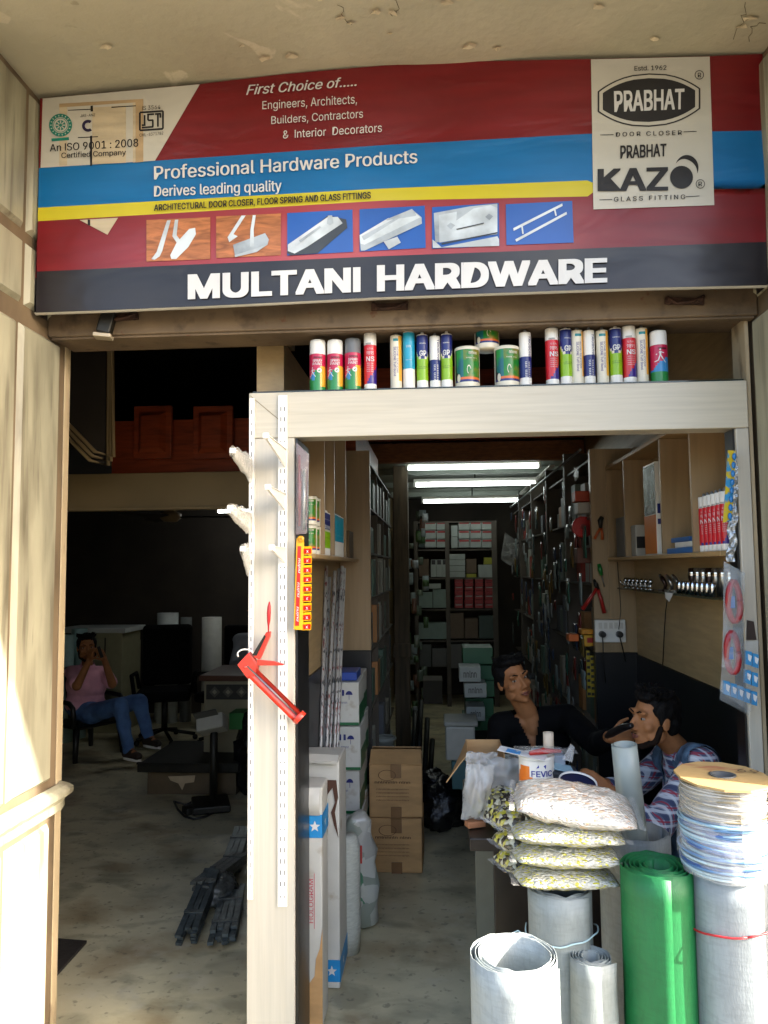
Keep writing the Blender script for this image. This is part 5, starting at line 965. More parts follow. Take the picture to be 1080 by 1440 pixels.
carton('flat blue box lying on top of the white and green cartons', -.57, -.40, 4.05, 4.3, 1.075+.262-.22, 1.18, plain('1a3f94', rough=.4), 'flat_box', 'box') if False else carton('flat blue box lying on top of the front stack of white cartons', -.57, -.425, 3.96, 4.17, 1.122, 1.165, plain('1a3f94', rough=.4), 'flat_box', 'box')
# tall white cartons by the pillar
def tall(label, x0, x1, y0, y1, z1, bandz, m=m_cwhite, words=None, bottom=False):
    T = carton(label, x0, x1, y0, y1, .002, z1, m, bev=.006); lbb = plain('1f86c4', rough=.4)
    mb = MB(); mb.box(x0-.001, y0-.0025, bandz, x1+.0025, y0-.001, bandz+.085); mb.box(x1+.001, y0-.0025, bandz, x1+.0025, y1+.001, bandz+.085); obj('blue_tape', mb, lbb, T)
    for (cx, on) in ((x0+.35*(x1-x0), 0), (x0+.8*(x1-x0), 0), (y0+.4*(y1-y0), 1)):
        pts = [((.022 if i % 2 == 0 else .009)*math.sin(PI*i/5), (.022 if i % 2 == 0 else .009)*math.cos(PI*i/5)) for i in range(10)]
        mb = MB(); mb.add([(cx+p[0], y0-.0032, bandz+.042+p[1]) if not on else (x1+.0032, cx+p[0], bandz+.042+p[1]) for p in pts], [tuple(range(10))], 0); obj('tape_star', mb, m_ltr, T)
    return T
T = tall('tall white carton with blue star tape and a torn brown corner beside the pillar', -.585, -.448, 2.915, 3.06, .875, .69)
mb = MB(); pts = [(-.448, .02), (-.533, .02), (-.53, .06), (-.503, .1), (-.508, .15), (-.478, .19), (-.473, .25), (-.458, .29), (-.451, .34), (-.448, .36)]; mb.prism([(x, 2.9155, z) for x, z in pts], (0, -.003, 0)); obj('torn_patch', mb, CARD, T)
mb = MB(); put_text(mb, 'HOLOGRAM', [(-.482, .38), (-.482, .54), (-.500, .54), (-.500, .38)], lambda x, z, l=0: (x, 2.9135-l, z), 0, .02); mb.box(-.5045, 2.9125, .36, -.5025, 2.914, .56); mb.box(-.479, 2.9125, .36, -.477, 2.914, .56); obj('printing', mb, plain('b8505a', rough=.5), T)
mb = MB(); mb.prism([(-.565, 2.911, .70), (-.52, 2.911, .70), (-.52, 2.911, .76), (-.565, 2.911, .76)], (0, -.004, 0)); obj('white_label', mb, m_ltr, T); mb = MB(); put_text(mb, 'SE', [(-.56, .71), (-.525, .71), (-.525, .75), (-.56, .75)], lambda x, z, l=0: (x, 2.9065-l, z), 0, .03); obj('printing', mb, plain('b8505a', rough=.5), T)
mb = MB(); mb.sheet(lambda u, v: (-.58+.125*u, 2.905-.02*math.sin(PI*v)+.008*noise.noise((u*4, v*4, 7)), .775+.10*v), 8, 8); obj('torn_flap', mb, m_cwhite, T)
T = tall('taller white carton with a ripped top standing behind the torn one', -.584, -.418, 3.185, 3.42, .91, .03)
mb = MB(); mb.prism([(x, 3.184, z) for x, z in ((-.475, .76), (-.445, .80), (-.435, .74), (-.452, .70), (-.44, .65), (-.422, .60), (-.43, .66), (-.436, .70), (-.422, .76), (-.43, .83), (-.475, .83))], (0, -.004, 0)); obj('ripped_hole', mb, plain('4a2f22', rough=.8), T)
mb = MB(); mb.obox((-.50, 3.175, .918), (.16, .05, .012), (R(18), R(2), 0)); obj('torn_flap', mb, m_cwhite, T)
mb = MB(); mb.lathe([(0, 0), (.06, 0), (.066, .1), (.064, .45), (.05, .5), (0, .5)], (-.43, 3.50, .001), 20); obj('fabric_roll', mb, mat('pale_woven_roll', 'b5b8ae', .7, .1, 40, (1, 1, 4), bump=.4), label='short pale woven roll standing behind the tall white cartons', cat='roll')
T = thing('plastic_bag', 'printed white and green plastic bag slumped behind the tall cartons', 'bag', (-.40, 3.75, 0)); mb = MB(); 
mb.lathe([(0, .0), (.06, .0), (.085, .03), (.09, .1), (.08, .2), (.07, .3), (.075, .38), (.05, .43), (.06, .50), (.03, .53), (.0, .53)], (-.40, 3.74, .0), 26)
for p in mb.v: p += V((noise.noise(p*9), noise.noise(p*9+V((5, 0, 0))), noise.noise(p*7+V((0, 5, 0)))*.6))*.05+V((noise.noise(p*26), noise.noise(p*26+V((5, 0, 0))), 0))*.016; p.z = max(p.z, .001)
obj('body', mb, vor_mat('printed_bag', ['b3b6ae', '8f978c', '2f6a48', 'a9a9a2', '4c7f62', 'c2c4bc'], 11, .3, .1, .3), T); mb = MB(); mb.prism([(-.43, 3.63, .33), (-.37, 3.632, .33), (-.37, 3.632, .41), (-.43, 3.63, .41)], (0, -.006, 0)); obj('red_print', mb, plain('b5352c', rough=.4), T); mb = MB(); put_text(mb, 'st', [(-.415, .345), (-.382, .345), (-.382, .395), (-.415, .395)], lambda x, z, l=0: (x, 3.622-l, z), 0, .02); obj('lettering', mb, m_ltr, T)
# two brown cartons
for k, lab in enumerate(('lower brown cardboard carton standing on the shop floor', 'upper brown cardboard carton with an open taped top')):
    z0 = .001+.302*k; T = carton(lab, -.405, -.105, 4.37, 4.68, z0, z0+.298, CARD, group='brown cartons on the shop floor', bev=.006, rz=R(-1+2*k)); 
    mb = MB(); mb.box(-.28, 4.3605, z0+.22, -.22, 4.366, z0+.297); obj('parcel_tape', mb, m_tapeb, T); mb = MB(); mb.box(-.28, 4.3605, z0, -.22, 4.366, z0+.06); obj('parcel_tape', mb, m_tapeb, T)
    mb = MB(); put_text(mb, 'nnlnnnln nlnn', [(-.37, z0+.19), (-.17, z0+.19), (-.17, z0+.205), (-.37, z0+.205)], lambda x, z, l=0: (x, 4.358-l, z), 0, .02)
    for j in range(4): put_text(mb, 'nlnnnlnnnnnlnn', [(-.36, z0+.155-.02*j), (-.18, z0+.155-.02*j), (-.18, z0+.163-.02*j), (-.36, z0+.163-.02*j)], lambda x, z, l=0: (x, 4.358-l, z), 0, 0)
    mb.add([(-.30+.05*math.cos(2*PI*i/20)*q_, 4.358, z0+.235+.03*math.sin(2*PI*i/20)*q_) for q_ in (1, .93) for i in range(20)], [(i, (i+1) % 20, 20+(i+1) % 20, 20+i) for i in range(20)]); obj('printing', mb, plain('4a3524', rough=.8), T)
    if k: mb = MB(); mb.obox((-.255, 4.42, .625), (.29, .13, .006), (R(26), 0, 0)); mb.obox((-.255, 4.63, .622), (.29, .13, .006), (R(-22), 0, 0)); obj('flap', mb, CARD, T)

# ---------------- dark hall ----------------
def cyl_roll(label, px, py, rpx, Y, m, grp=None, name='fabric_roll', h=None):
    p = P(px, py, Y); r = rpx*Y/F; mb = MB(); mb.lathe([(0, 0), (r, 0), (r, p.z*.5), (r*.99, p.z), (r*.8, p.z), (r*.78, p.z-.02), (r*.3, p.z-.02), (r*.28, p.z), (0, p.z)], (p.x, Y, .0), 22); return obj(name, mb, m, label=label, cat='roll', group=grp)
m_pt = plain('8aa8a4', rough=.6); m_pg2 = plain('c2c8c4', rough=.6)
cyl_roll('pale teal roll standing nearest the pier in the dark hall', 92, 893, 12, 7.5, m_pt); cyl_roll('pale teal roll standing behind the seated man in pink', 112, 884, 11, 7.7, m_pt)
cyl_roll('wide pale grey roll standing behind the black office chairs', 236, 862, 15, 8.5, m_pg2); cyl_roll('narrow grey roll standing beside the wide pale roll', 262, 868, 8, 8.55, plain('6d716e', rough=.6)); cyl_roll('grey roll standing near the counter with the patterned front', 298, 868, 14, 8.2, plain('c2c2b8', rough=.6)); cyl_roll('short pale roll far behind the office chairs', 223, 885, 5, 8.6, m_pg2); cyl_roll('cream roll standing between the cabinet and the chairs', 190, 900, 8, 8.5, plain('7d7a68', rough=.6))
T = thing('low_cabinet', 'cream low cabinet with an overhanging top behind the seated man', 'cabinet', P(155, 1030, 7.9)); a, b = P(122, 1030, 7.9), P(172, 890, 7.9); mb = MB(); mb.box(a.x, 7.9, 0, b.x, 8.4, b.z); obj('body', mb, plain('8d8a6c', rough=.5), T, bev=.006); mb = MB(); mb.box(a.x-.35, 7.86, b.z+.001, b.x+.05, 8.42, b.z+.05); obj('top', mb, m_pg2, T, bev=.006); mb = MB(); mb.box((a.x+b.x)/2-.006, 7.892, .08, (a.x+b.x)/2+.006, 7.899, b.z-.05); obj('door_gap', mb, m_dark, T)
def office_chair(label, x, y, rz, sc_=1):
    T = thing('office_chair', label, 'office chair', (x, y, 0)); M = Matrix.Rotation(rz, 3, 'Z'); q = lambda a, b, c: V((x, y, 0))+M @ V((a, b, c))*sc_; mk = mat('black_chair_fabric', '0d0d0e', .9, .2, 20, spec=.1)
    mb = MB(); mb.obox(q(0, 0, .47), (.52*sc_, .5*sc_, .1), M); obj('seat', mb, mk, T, bev=.03); mb = MB(); mb.obox(q(0, .26, .83), (.5*sc_, .1, .62), M); obj('backrest', mb, mk, T, bev=.04)
    mb = MB(); mb.tube([q(0, 0, .42), q(0, 0, .12)], .03, 10); obj('gas_column', mb, m_iron, T)
    for s in (-1, 1): mb = MB(); mb.tube([q(s*.27, .2, .5), q(s*.3, .2, .66), q(s*.3, -.18, .68), q(s*.27, -.2, .5)], .02, 8); obj('armrest', mb, mk, T)
    for k in range(5): a = 2*PI*k/5; mb = MB(); mb.tube([q(0, 0, .12), q(.3*math.cos(a), .3*math.sin(a), .06)], .018, 6); mb.ell(q(.3*math.cos(a), .3*math.sin(a), .03), .028, nu=10, nv=6); obj('leg', mb, m_iron, T)
office_chair('black padded office chair in the dark hall beside the seated man', -2.75, 7.55, R(15)); office_chair('black padded office chair standing close to the hall counter', -2.05, 7.45, R(-20))
# counter with patterned frieze
T = thing('hall_counter', 'cream counter with a brown top and a diamond patterned frieze', 'counter', P(320, 1005, 6.1)); a = P(287, 957, 6.1); mb = MB(); mb.box(a.x, 6.1, 0, -.72, 6.7, a.z); obj('body', mb, plain('8a836a', rough=.5), T, bev=.004); mb = MB(); mb.box(a.x-.03, 6.06, a.z+.001, -.72, 6.75, a.z+.045); obj('top', mb, plain('4a2a1a', rough=.4), T, bev=.006)
mb = MB(); mb.box(a.x+.02, 6.093, a.z-.15, -.73, 6.0985, a.z-.03, 0)
for k in range(7):
    for s in (0, 1): cx = a.x+.09+.11*k; zc_ = a.z-.09; mb.add([(cx+(.045 if s else .02)*dx, 6.0915-.0012*s*0-.001*(1-s), zc_+(.045 if s else .02)*dz) for dx, dz in ((1, 0), (0, 1), (-1, 0), (0, -1))], [(0, 1, 2, 3)], 1 if s else 2)
obj('frieze', mb, [plain('2b2b28', rough=.4), plain('55534a', rough=.4), plain('8a8874', rough=.4)], T)
facebox(322, 1003, 352, 1026, 5.9, .2, plain('1b6b2c', rough=.5), 'green crate standing in front of the hall counter')
# platform scale
bs = G(300, 1138); T = thing('platform_scale', 'platform weighing scale with a tilted white display on a pole', 'weighing scale', (bs.x, bs.y, 0)); mb = MB(); mb.tube([(bs.x, bs.y, .05), (bs.x, bs.y, .62)], .028, 12); obj('pole', mb, m_iron, T)
mb = MB(); mb.obox((bs.x-.02, bs.y, .035), (.26, .3, .05), (0, 0, R(20))); mb.obox((bs.x-.12, bs.y-.1, .03), (.12, .1, .05), (0, 0, R(40))); obj('base', mb, m_iron, T, bev=.01)
dc = P(299, 1016, bs.y); mb = MB(); mb.obox(dc+V((0, -.01, -.01)), (.20, .13, .11), (R(-28), R(-12), 0)); obj('display_housing', mb, plain('a5a498', rough=.5), T, bev=.012); mb = MB(); mb.obox(dc+V((-.03, -.05, .055)), (.17, .10, .01), (R(-52), R(-12), 0)); obj('display_panel', mb, plain('4c4c46', rough=.3), T, bev=.003)
a, b = P(196, 1084, 5.75), P(338, 1070, 5.75); T = thing('scale_platform', 'dark flat steel platform resting on a cardboard box in the hall', 'platform', ((a.x+b.x)/2, 5.75, a.z)); mb = MB(); mb.box(a.x, 5.7, a.z, b.x, 6.5, a.z+.06); obj('plate', mb, m_iron, T, bev=.008); mb = MB(); mb.box(a.x, 5.69, a.z+.061, b.x, 5.72, a.z+.075); obj('lip', mb, m_iron, T)
c2 = P(207, 1116, 5.78); T = carton('long cardboard box with a torn white patch under the steel platform', c2.x, P(332, 1116, 5.78).x, 5.78, 6.3, .001, a.z-.002, mat('dim_box_card', '5a4c36', .75, .15, 6)); p0 = P(256, 1100, 5.77); mb = MB(); mb.prism([(p0.x+x, 5.778, p0.z+z) for x, z in ((-.11, .04), (.1, .05), (.09, .0), (.02, -.01), (.0, -.06), (-.03, -.01), (-.09, .01))], (0, -.004, 0)); obj('torn_patch', mb, plain('b5a182', rough=.7), T)
mb = MB(); mb.tube([G(302, 1142, .012)]+[G(302-28*math.sin(t*.35)-6*t, 1142+14*math.sin(t*.7)-2*t, .012) for t in range(1, 6)]+[G(262, 1132, .012), G(275, 1125, .012), G(296, 1122, .012)], .008, 7); obj('cable', mb, m_wire, label='black cable looping on the floor by the weighing scale', cat='cable')
lump('black bag slumped against the weighing scale and the partition', G(338, 1122)+V((.1, .2, 0)), (.18, .2, .36), 'bag', 'bag', m_bplas, 9)
mb = MB(); q = [G(70, 1385), G(122, 1327), G(60, 1322), G(20, 1380)]; mb.prism([p+V((0, 0, .002)) for p in q], (0, 0, .012)); obj('floor_plate', mb, mat('dark_floor_plate', '2e2a26', .6, .2, 10, bump=.3), label='dark flat plate lying on the hall floor inside the door', cat='floor plate')
# bundles of hardware bars by the pillar
m_bar = mat('dull_zinc_bars', '4d5557', .4, .35, 25, metal=.5, bump=.2); m_barw = mat('wrapped_grey_bars', '3f4342', .3, .4, 20, bump=.5)
def bundle(label, p0, p1, nx, nz, w_, t_, m, seed):
    rg = random.Random(seed); p0, p1 = V(p0), V(p1); d = (p1-p0); L_ = d.length; d.normalize(); s_ = d.cross(V((0, 0, 1))).normalized(); u_ = s_.cross(d)
    T = thing('bar_bundle', label, 'bar bundle', (p0+p1)/2, 'bundles of metal bars on the hall floor'); 
    M = Matrix((d, s_, u_)).transposed()
    for i in range(nx):
        for k in range(nz):
            mb = MB(); o_ = rg.uniform(-.05, .05); mb.obox((p0+p1)/2+d*o_+s_*((i-(nx-1)/2)*w_)+u_*(t_*(k+.5)), (L_*rg.uniform(.93, 1.0), w_*.9, t_*.85), M @ Euler((0, 0, rg.uniform(-.02, .02))).to_matrix()); obj('bar', mb, m, T)
    for t in (.25, .75): mb = MB(); mb.obox(p0+(p1-p0)*t+u_*(t_*nz/2), (.02, nx*w_*1.02, t_*nz*1.06+.004), M); obj('strap', mb, m_barw, T)
g0, g1 = G(264, 1326), G(300, 1268); bundle('grey metal bar bundle pointing out of the pile towards the door', g0+V((0, 0, .01)), g1+V((0, 0, .12)), 3, 4, .030, .016, m_bar, 1)
g0, g1 = G(312, 1330), G(328, 1272); bundle('bluish metal bar bundle lying beside the pillar', g0+V((0, 0, .005)), g1+V((0, 0, .03)), 4, 3, .03, .018, m_bar, 2)
g0, g1 = G(284, 1285), G(340, 1222); bundle('metal bar bundle stacked across the top of the pile', g0+V((0, 0, .11)), g1+V((0, 0, .05)), 3, 3, .034, .018, m_barw, 3)
g0, g1 = G(322, 1236), G(340, 1190); bundle('thin metal bar bundle deepest in the pile behind the pillar', g0+V((0, 0, .01)), g1+V((0, 0, .05)), 3, 3, .034, .02, m_bar, 4)
lump('crumpled grey plastic wrapping in the pile of metal bars', G(296, 1278)+V((.02, .05, .02)), (.10, .14, .07), 'plastic_wrapping', 'wrapping', mat('grey_plastic_wrap', '4b4d4a', .25, .25, 14, bump=.9, bsc=35), 12)
for k, (px, py) in enumerate(((307, 1219), (323, 1212), (326, 1281))): lump('small scrap of white packing beside the metal bars', G(px, py, .02), (.02, .012, .006), 'paper_scrap', 'scrap', m_white, 20+k, n=6, grp='white scraps by the bars')
# ---------------- counter, bags and mesh rolls at the front ----------------
T = thing('shop_counter', 'dark wood laminate counter with a pale back board, loaded with goods', 'counter', (.4, 3.1, 0)); DZ = .75
mb = MB(); mb.box(.10, 2.76, DZ-.045, .66, 3.52, DZ); obj('top', mb, m_dwood, T, bev=.004); mb = MB(); mb.box(.185, 2.80, .0, .65, 2.83, DZ-.047); obj('front_panel', mb, m_dwood, T, bev=.003); mb = MB(); mb.box(.148, 3.46, .0, .65, 3.50, DZ-.047); obj('back_board', mb, plain('8a8570', rough=.5), T, bev=.003)
mb = MB(); mb.box(.62, 2.832, .0, .65, 3.458, DZ-.047); obj('side_panel', mb, m_dwood, T)
# mesh rolls standing on the veranda
def mesh_mat(name, h, sc=900, al=1.0): 
    m = mat(name, h, .55, .1, 7, (3, 3, .7), bump=.12, bsc=120, alpha=al); overlay(m, tuple(c*.75 for c in hexc(h)), 120, .5, .62, (1, 1, .2), amount=.35); return overlay(m, tuple(c*.75 for c in hexc(h)), 120, .5, .62, (.2, .2, 1), amount=.35)
def mesh_roll(label, cx, cy, r, h, m, turns=4.5, rin=None, end=R(20), rag=.0, seed=0, lean=(0, 0), group=None, thick=.0016):
    rg = random.Random(seed); T = thing('mesh_roll', label, 'mesh roll', (cx, cy, 0), group); rin = rin or r*.55; n = int(turns*30)
    def fn(u, v):
        t = u*turns*2*PI; a = end-(turns*2*PI-t); rr = rin+(r-rin)*u+.0035*noise.noise((a*.8, u*3, seed))+(.008*max(0, (u-.985)/.015))
        rr += .002*noise.noise((a*2, v*5, seed+3)); hh = h+.004*noise.noise((a*3, u*9, seed+1))+.006*noise.noise((u*40, 0, seed))
        if u > .995: rr += .003*noise.noise((v*30, 0, seed)); a += rag*noise.noise((v*14, 1, seed))
        return (cx+rr*math.sin(a)+lean[0]*v, cy-rr*math.cos(a)+lean[1]*v, .001+hh*v)
    mb = MB(); mb.sheet(fn, n, 14); o = obj('wound_sheet', mb, m, T); s = o.modifiers.new('thickness', 'SOLIDIFY'); s.thickness = thick; s.offset = 0; return T
mw = mesh_mat('white_plastic_mesh', '8f9694'); mg = mesh_mat('grey_fibre_mesh', '7f8684'); mg2 = mesh_mat('pale_grey_fibre_mesh', '8b9191'); mgr = mesh_mat('green_plastic_mesh', '03602e'); mbl = mesh_mat('blue_plastic_mesh', '0b3a7a')
def at_top(px, py, rpx, Y): p = P(px, py, Y); return p.x, Y, rpx*Y/F, p.z
x, y, r, z = at_top(724, 1341, 60, 1.88); mesh_roll('open white plastic mesh roll with loose windings, lowest of the front rolls', x, y, r, z, mw, 3.4, r*.74, R(55), seed=1)
x, y, r, z = at_top(831, 1344, 30, 2.13); mesh_roll('thin grey mesh roll standing between the white roll and the green roll', x, y, r, z, mg, 5, r*.35, R(60), seed=2)
x, y, r, z = at_top(788, 1246, 44.5, 2.24); zbag = z; rb = r; xb, yb = x, y; T = mesh_roll('grey mesh roll tied with white string carrying the stacked bags', x, y, r, z, mg, 3.5, r*.7, R(40), seed=3)
mb = MB(); c = P(788, 1306, y); mb.tube([(x+(r+.006)*math.sin(a), y-(r+.006)*math.cos(a), c.z+.012*math.sin(a*1.5)+.002*math.sin(a*9)) for a in [R(-110+9*k) for k in range(25)]], .0022, 6); mb.tube([(x-(r+.006)*.93, y-.05, c.z-.01), (x-r-.03, y-.03, c.z+.006), (x-r-.06, y-.02, c.z-.012)], .0018, 5); obj('string', mb, plain('a9c4c8', rough=.5), T)
x, y, r, z = at_top(891, 1168, 46.5, 2.48); xg, yg = x, y; mesh_roll('broad hollow grey mesh roll holding a slim tube in its mouth', x, y, r, z, mg2, 3, r*.86, R(100), seed=4)
T = thing('slim_roll', 'slim translucent plastic roll leaning out of the hollow grey roll', 'plastic roll', (xg, yg, .3))
t, b = P(878, 1047, 2.44), P(893, 1185, 2.47); ax = (b-t); b2 = t+ax*3.4; mf = mat('translucent_film_roll', '9aa29c', .3, .06, 9, (1, 1, .2), alpha=.82); mb = MB(); axn = ax.normalized(); s_ = axn.cross(V((0, 1, 0))).normalized(); q_ = axn.cross(s_)
def fn(u, v): a = 2*PI*u*2.6; rr = .030+.010*u+.012*v*u; return t+ax*3.4*v+s_*rr*math.cos(a)+q_*rr*math.sin(a)
mb.sheet(fn, 60, 10); o = obj('film', mb, mf, T); sm = o.modifiers.new('thickness', 'SOLIDIFY'); sm.thickness = .0015
x, y, r, z = at_top(924, 1216, 50, 2.13); mesh_roll('bright green plastic mesh roll with a ragged outer edge', x, y, r, z, mgr, 5.5, r*.3, R(2), .25, seed=5)
x, y, r, z = at_top(1024, 1222, 50.5, 2.11); xs, ys, rs, zs_ = x, y, r, z; T = mesh_roll('pale grey mesh roll tied with red string under the wire coils', x, y, r, z, mg2, 4, r*.6, R(18), .05, seed=6)
c = P(1024, 1318, y-r); mb = MB(); mb.tube([(x+(r+.009)*math.sin(a), y-(r+.009)*math.cos(a), c.z+.014*math.sin(a+.3)+.001*math.sin(a*7)) for a in [2*PI*k/40 for k in range(41)]], .0026, 6); obj('string', mb, plain('b3262a', rough=.5), T)
mesh_roll('dark blue mesh roll at the sunny end behind the pale grey roll', P(1100, 1240, 2.15).x, 2.18, .062, P(1100, 1232, 2.18).z, mbl, 3, .03, R(0), seed=7)
# wire coils on the grey roll
def coil(label, c, r, h, m, n, seed, rin=.45, gap=None):
    rg = random.Random(seed); T = thing('wire_coil', label, 'wire coil', c); c = V(c); mb = MB()
    for k in range(n):
        z = c.z+h*(k+.5)/n; rr = r*(1+.035*math.sin(k*1.9+seed)+rg.uniform(-.02, .02)); ti = rg.uniform(-.035, .035); ph = rg.uniform(0, 6); 
        mb.tube([(c.x+(rr+.004*math.sin(3*a+ph))*math.sin(a), c.y-(rr+.004*math.sin(2*a+ph))*math.cos(a), min(c.z+h-.005, max(c.z+.006, z+ti*r*1.2*math.sin(a+ph)+.004*math.sin(2*a+ph)))) for a in [2*PI*i/28 for i in range(29)]], h/n*.62, 6, rg.randrange(len(m)), caps=False)
    obj('windings', mb, m, T); mb = MB(); mb.lathe([(r*rin, .002), (r*.93, .004), (r*.93, h-.004), (r*rin, h-.002), (r*rin, .002)], c, 28); obj('core', mb, m[0], T); return T
m_wrap = mat('clear_stretch_wrap', 'e6e6e2', .12, .03, 20, bump=.9, bsc=22, alpha=.24, spec=.9)
wb = [plain('3c5a90', rough=.3), plain('5f82a8', rough=.3), plain('86a4b4', rough=.3), plain('a9bdc2', rough=.25)]; wg = [plain('83775c', rough=.3), plain('968b74', rough=.25), plain('655a45', rough=.3), plain('b0aca2', rough=.25)]
cx, cy_ = P(1020, 1180, 2.11).x, 2.11; z0 = zs_+.002; z1_ = P(1020, 1145, 2.10).z; z2_ = P(1020, 1090, 2.10).z
def wrap(T, c, r, h, sd, m=None):
    mb = MB(); mb.sheet(lambda u, v: (c[0]+(r+.006+.013*noise.noise((u*9, v*3, sd)))*math.sin(2*PI*u), c[1]-(r+.006+.013*noise.noise((u*9, v*3, sd)))*math.cos(2*PI*u), c[2]+h*v), 64, 8); obj('stretch_wrap', mb, m or m_wrap, T)
hb_ = z1_-z0; T = coil('pale blue wire coil in clear wrap, lower of the two coils', (cx, cy_, z0), .108, hb_, wb, 24, 3); wrap(T, (cx, cy_, z0), .108, hb_-.004, 2)
hg_ = z2_-z1_-.012; T = coil('grey brown wire spool with a beige cardboard flange and clear wrap', (cx, cy_, z1_+.001), .105, hg_, wg, 24, 8); wrap(T, (cx, cy_, z1_+.001), .105, hg_-.004, 5)
mb = MB(); zt = z1_+hg_+.003; n = 12; m_flan = mat('beige_card_flange', 'a98d5c', .7, .1, 6); overlay(m_flan, '8a3a30', 7, .6, .68, (1, 3, 1), amount=.6)
out = [(cx+.122*math.cos(2*PI*k/n+.2)*(1 if k % 2 else .97), cy_+.122*math.sin(2*PI*k/n+.2), zt+.006*math.sin(2*PI*k/n)) for k in range(n)]; inn = [(cx+.03*math.cos(2*PI*k/n+.2), cy_+.03*math.sin(2*PI*k/n+.2), zt) for k in range(n)]
for dz in (0, .006): mb.add([V(p)+V((0, 0, dz)) for p in out+inn], [(k, (k+1) % n, n+(k+1) % n, n+k) for k in range(n)])
mb.add([V(p)+V((0, 0, dz)) for dz in (0, .006) for p in out], [(k, (k+1) % n, n+(k+1) % n, n+k) for k in range(n)]); obj('flange', mb, m_flan, T); mb = MB(); mb.lathe([(.032, .004), (.034, .009), (.028, .009), (.026, -.05), (.0, -.05)], (cx, cy_, zt), 24); obj('hub', mb, plain('4d4f50', rough=.4), T)
mb = MB(); put_text(mb, '69', [(cx+.045, cy_+.02), (cx+.095, cy_-.0), (cx+.105, cy_+.03), (cx+.055, cy_+.05)], lambda a, b, l=0: (a, b, zt+.0115+l), 0, .01); obj('pen_mark', mb, plain('5a4630', rough=.8), T)
# bags of plastic pieces
yw = ['c4c2b4', 'bdbbab', 'b9b23c', 'c9c7bb', 'a9a793', 'c8c26a', 'c2c0b0', 'b3b19e', 'c4c2b4']; 
mv_y = vor_mat('bag_of_yellow_white_plugs', yw, 105, .25, 1, .6, (1, 1.6, 1.3)); mv_by = vor_mat('bag_of_black_yellow_plugs', ['26241f', 'a8a238', 'b3b19e', 'b0ae98', '34312a', 'b4ad58', '5a5644', '8f8b70'], 80, .25, .8, .6); mv_w = vor_mat('bag_of_white_clips', ['c4bfb4', 'cdc8be', 'c2a78c', 'c9c4ba', 'bdb8ad', 'd0ccc2', 'c8bcae', 'cdc8be', 'b9b3a6', 'c9c4ba'], 80, .22, 1, .6, (1, 2, 1.3)); mv_s = vor_mat('bag_of_metal_pellets', ['6f7674', '9aa29f', '4b504f', 'b8bfbc', '848b89'], 95, .3, .9, .3)
def pillow(label, c, L_, W_, H_, m, rz=0, tilt=(0, 0), seed=0, name='goods_bag', grp=None, mats=None, mi=0, skirt=.016):
    T = thing(name, label, 'bag of goods', c, grp); M = Euler((tilt[0], tilt[1], rz)).to_matrix(); c = V(c); mb = MB()
    for s in (1, -1):
        def fn(u, v, s=s):
            a, b = 2*u-1, 2*v-1; k = max(0, (1-abs(a)**2.6))**.7*max(0, (1-abs(b)**2.6))**.7
            x = L_/2*a*(1-.07*b*b); y = W_/2*b*(1-.07*a*a); e = .5+.5*s*0
            nz = .16*noise.noise((a*2.3+seed, b*2.3, s))+.10*noise.noise((a*7+seed, b*7, s*3))
            return c+M @ V((x, y, H_/2+s*H_/2*k*(1+nz)+.006*noise.noise((a*5, b*5, seed))))
        mb.sheet(fn, 26, 20, mi)
    obj('filled_bag', mb, m if isinstance(m, list) else [m], T); mb = MB()
    for sx in (-1, 1):
        mb.sheet(lambda u, v: c+M @ V((sx*(L_/2*(.985)+skirt*u*(1+.4*noise.noise((v*5, seed, sx)))), W_/2*(2*v-1)*.9, H_/2+.006*noise.noise((v*8, u*3, seed)))), 3, 14); obj('sealed_edge', mb, m_wrap, T); mb = MB()
    return T
mult = lambda th: th
for k, lab in enumerate(('clear bag of yellow and white plastic plugs, bottom of the stack on the grey roll', 'clear bag of yellow and white plastic plugs, middle of the stack on the grey roll', 'clear bag of yellow and white plastic plugs directly under the white clip bag')):
    pillow(lab, (xb+.008+.006*k, yb+.01, zbag+.004+.058*k), .285+.012*k, .23, .056, mv_y, R(4-3*k), (R(-3), R(1)), seed=k*3+1, grp='stacked bags of plugs')
    pillow('bag of black and yellow plugs wedged behind the ' + ('bottom', 'middle', 'upper')[k] + ' yellow and white bag', (xb-.105-.004*k, yb+.085, zbag+.014+.058*k), .12, .12, .058, mv_by, R(25), (0, R(-8)), seed=k*3+20, grp='stacked darker bags of plugs')
pillow('swollen clear bag of white and orange clips, topmost of the bag stack', (xb+.045, yb+.04, zbag+.171), .34, .27, .092, mv_w, R(-6), (R(4), R(6)), seed=9)
c = P(712, 1168, 2.86); pillow('bag of black and yellow plugs slumped over the counter edge', (c.x, 2.90, DZ+.002), .17, .20, .135, mv_by, R(35), (R(10), R(-14)), seed=14)
c = P(728, 1062, 3.36); pillow('bag of silvery metal pellets lying at the back of the counter', (c.x+.01, 3.40, DZ+.075), .25, .16, .05, mv_s, R(-6), (R(6), R(3)), seed=17)
mb = MB(); mb.box(c.x-.10, 3.34, DZ+.001, c.x+.12, 3.47, DZ+.072); obj('carton', mb, CARD, label='low brown carton under the bag of metal pellets', cat='carton', bev=.003)
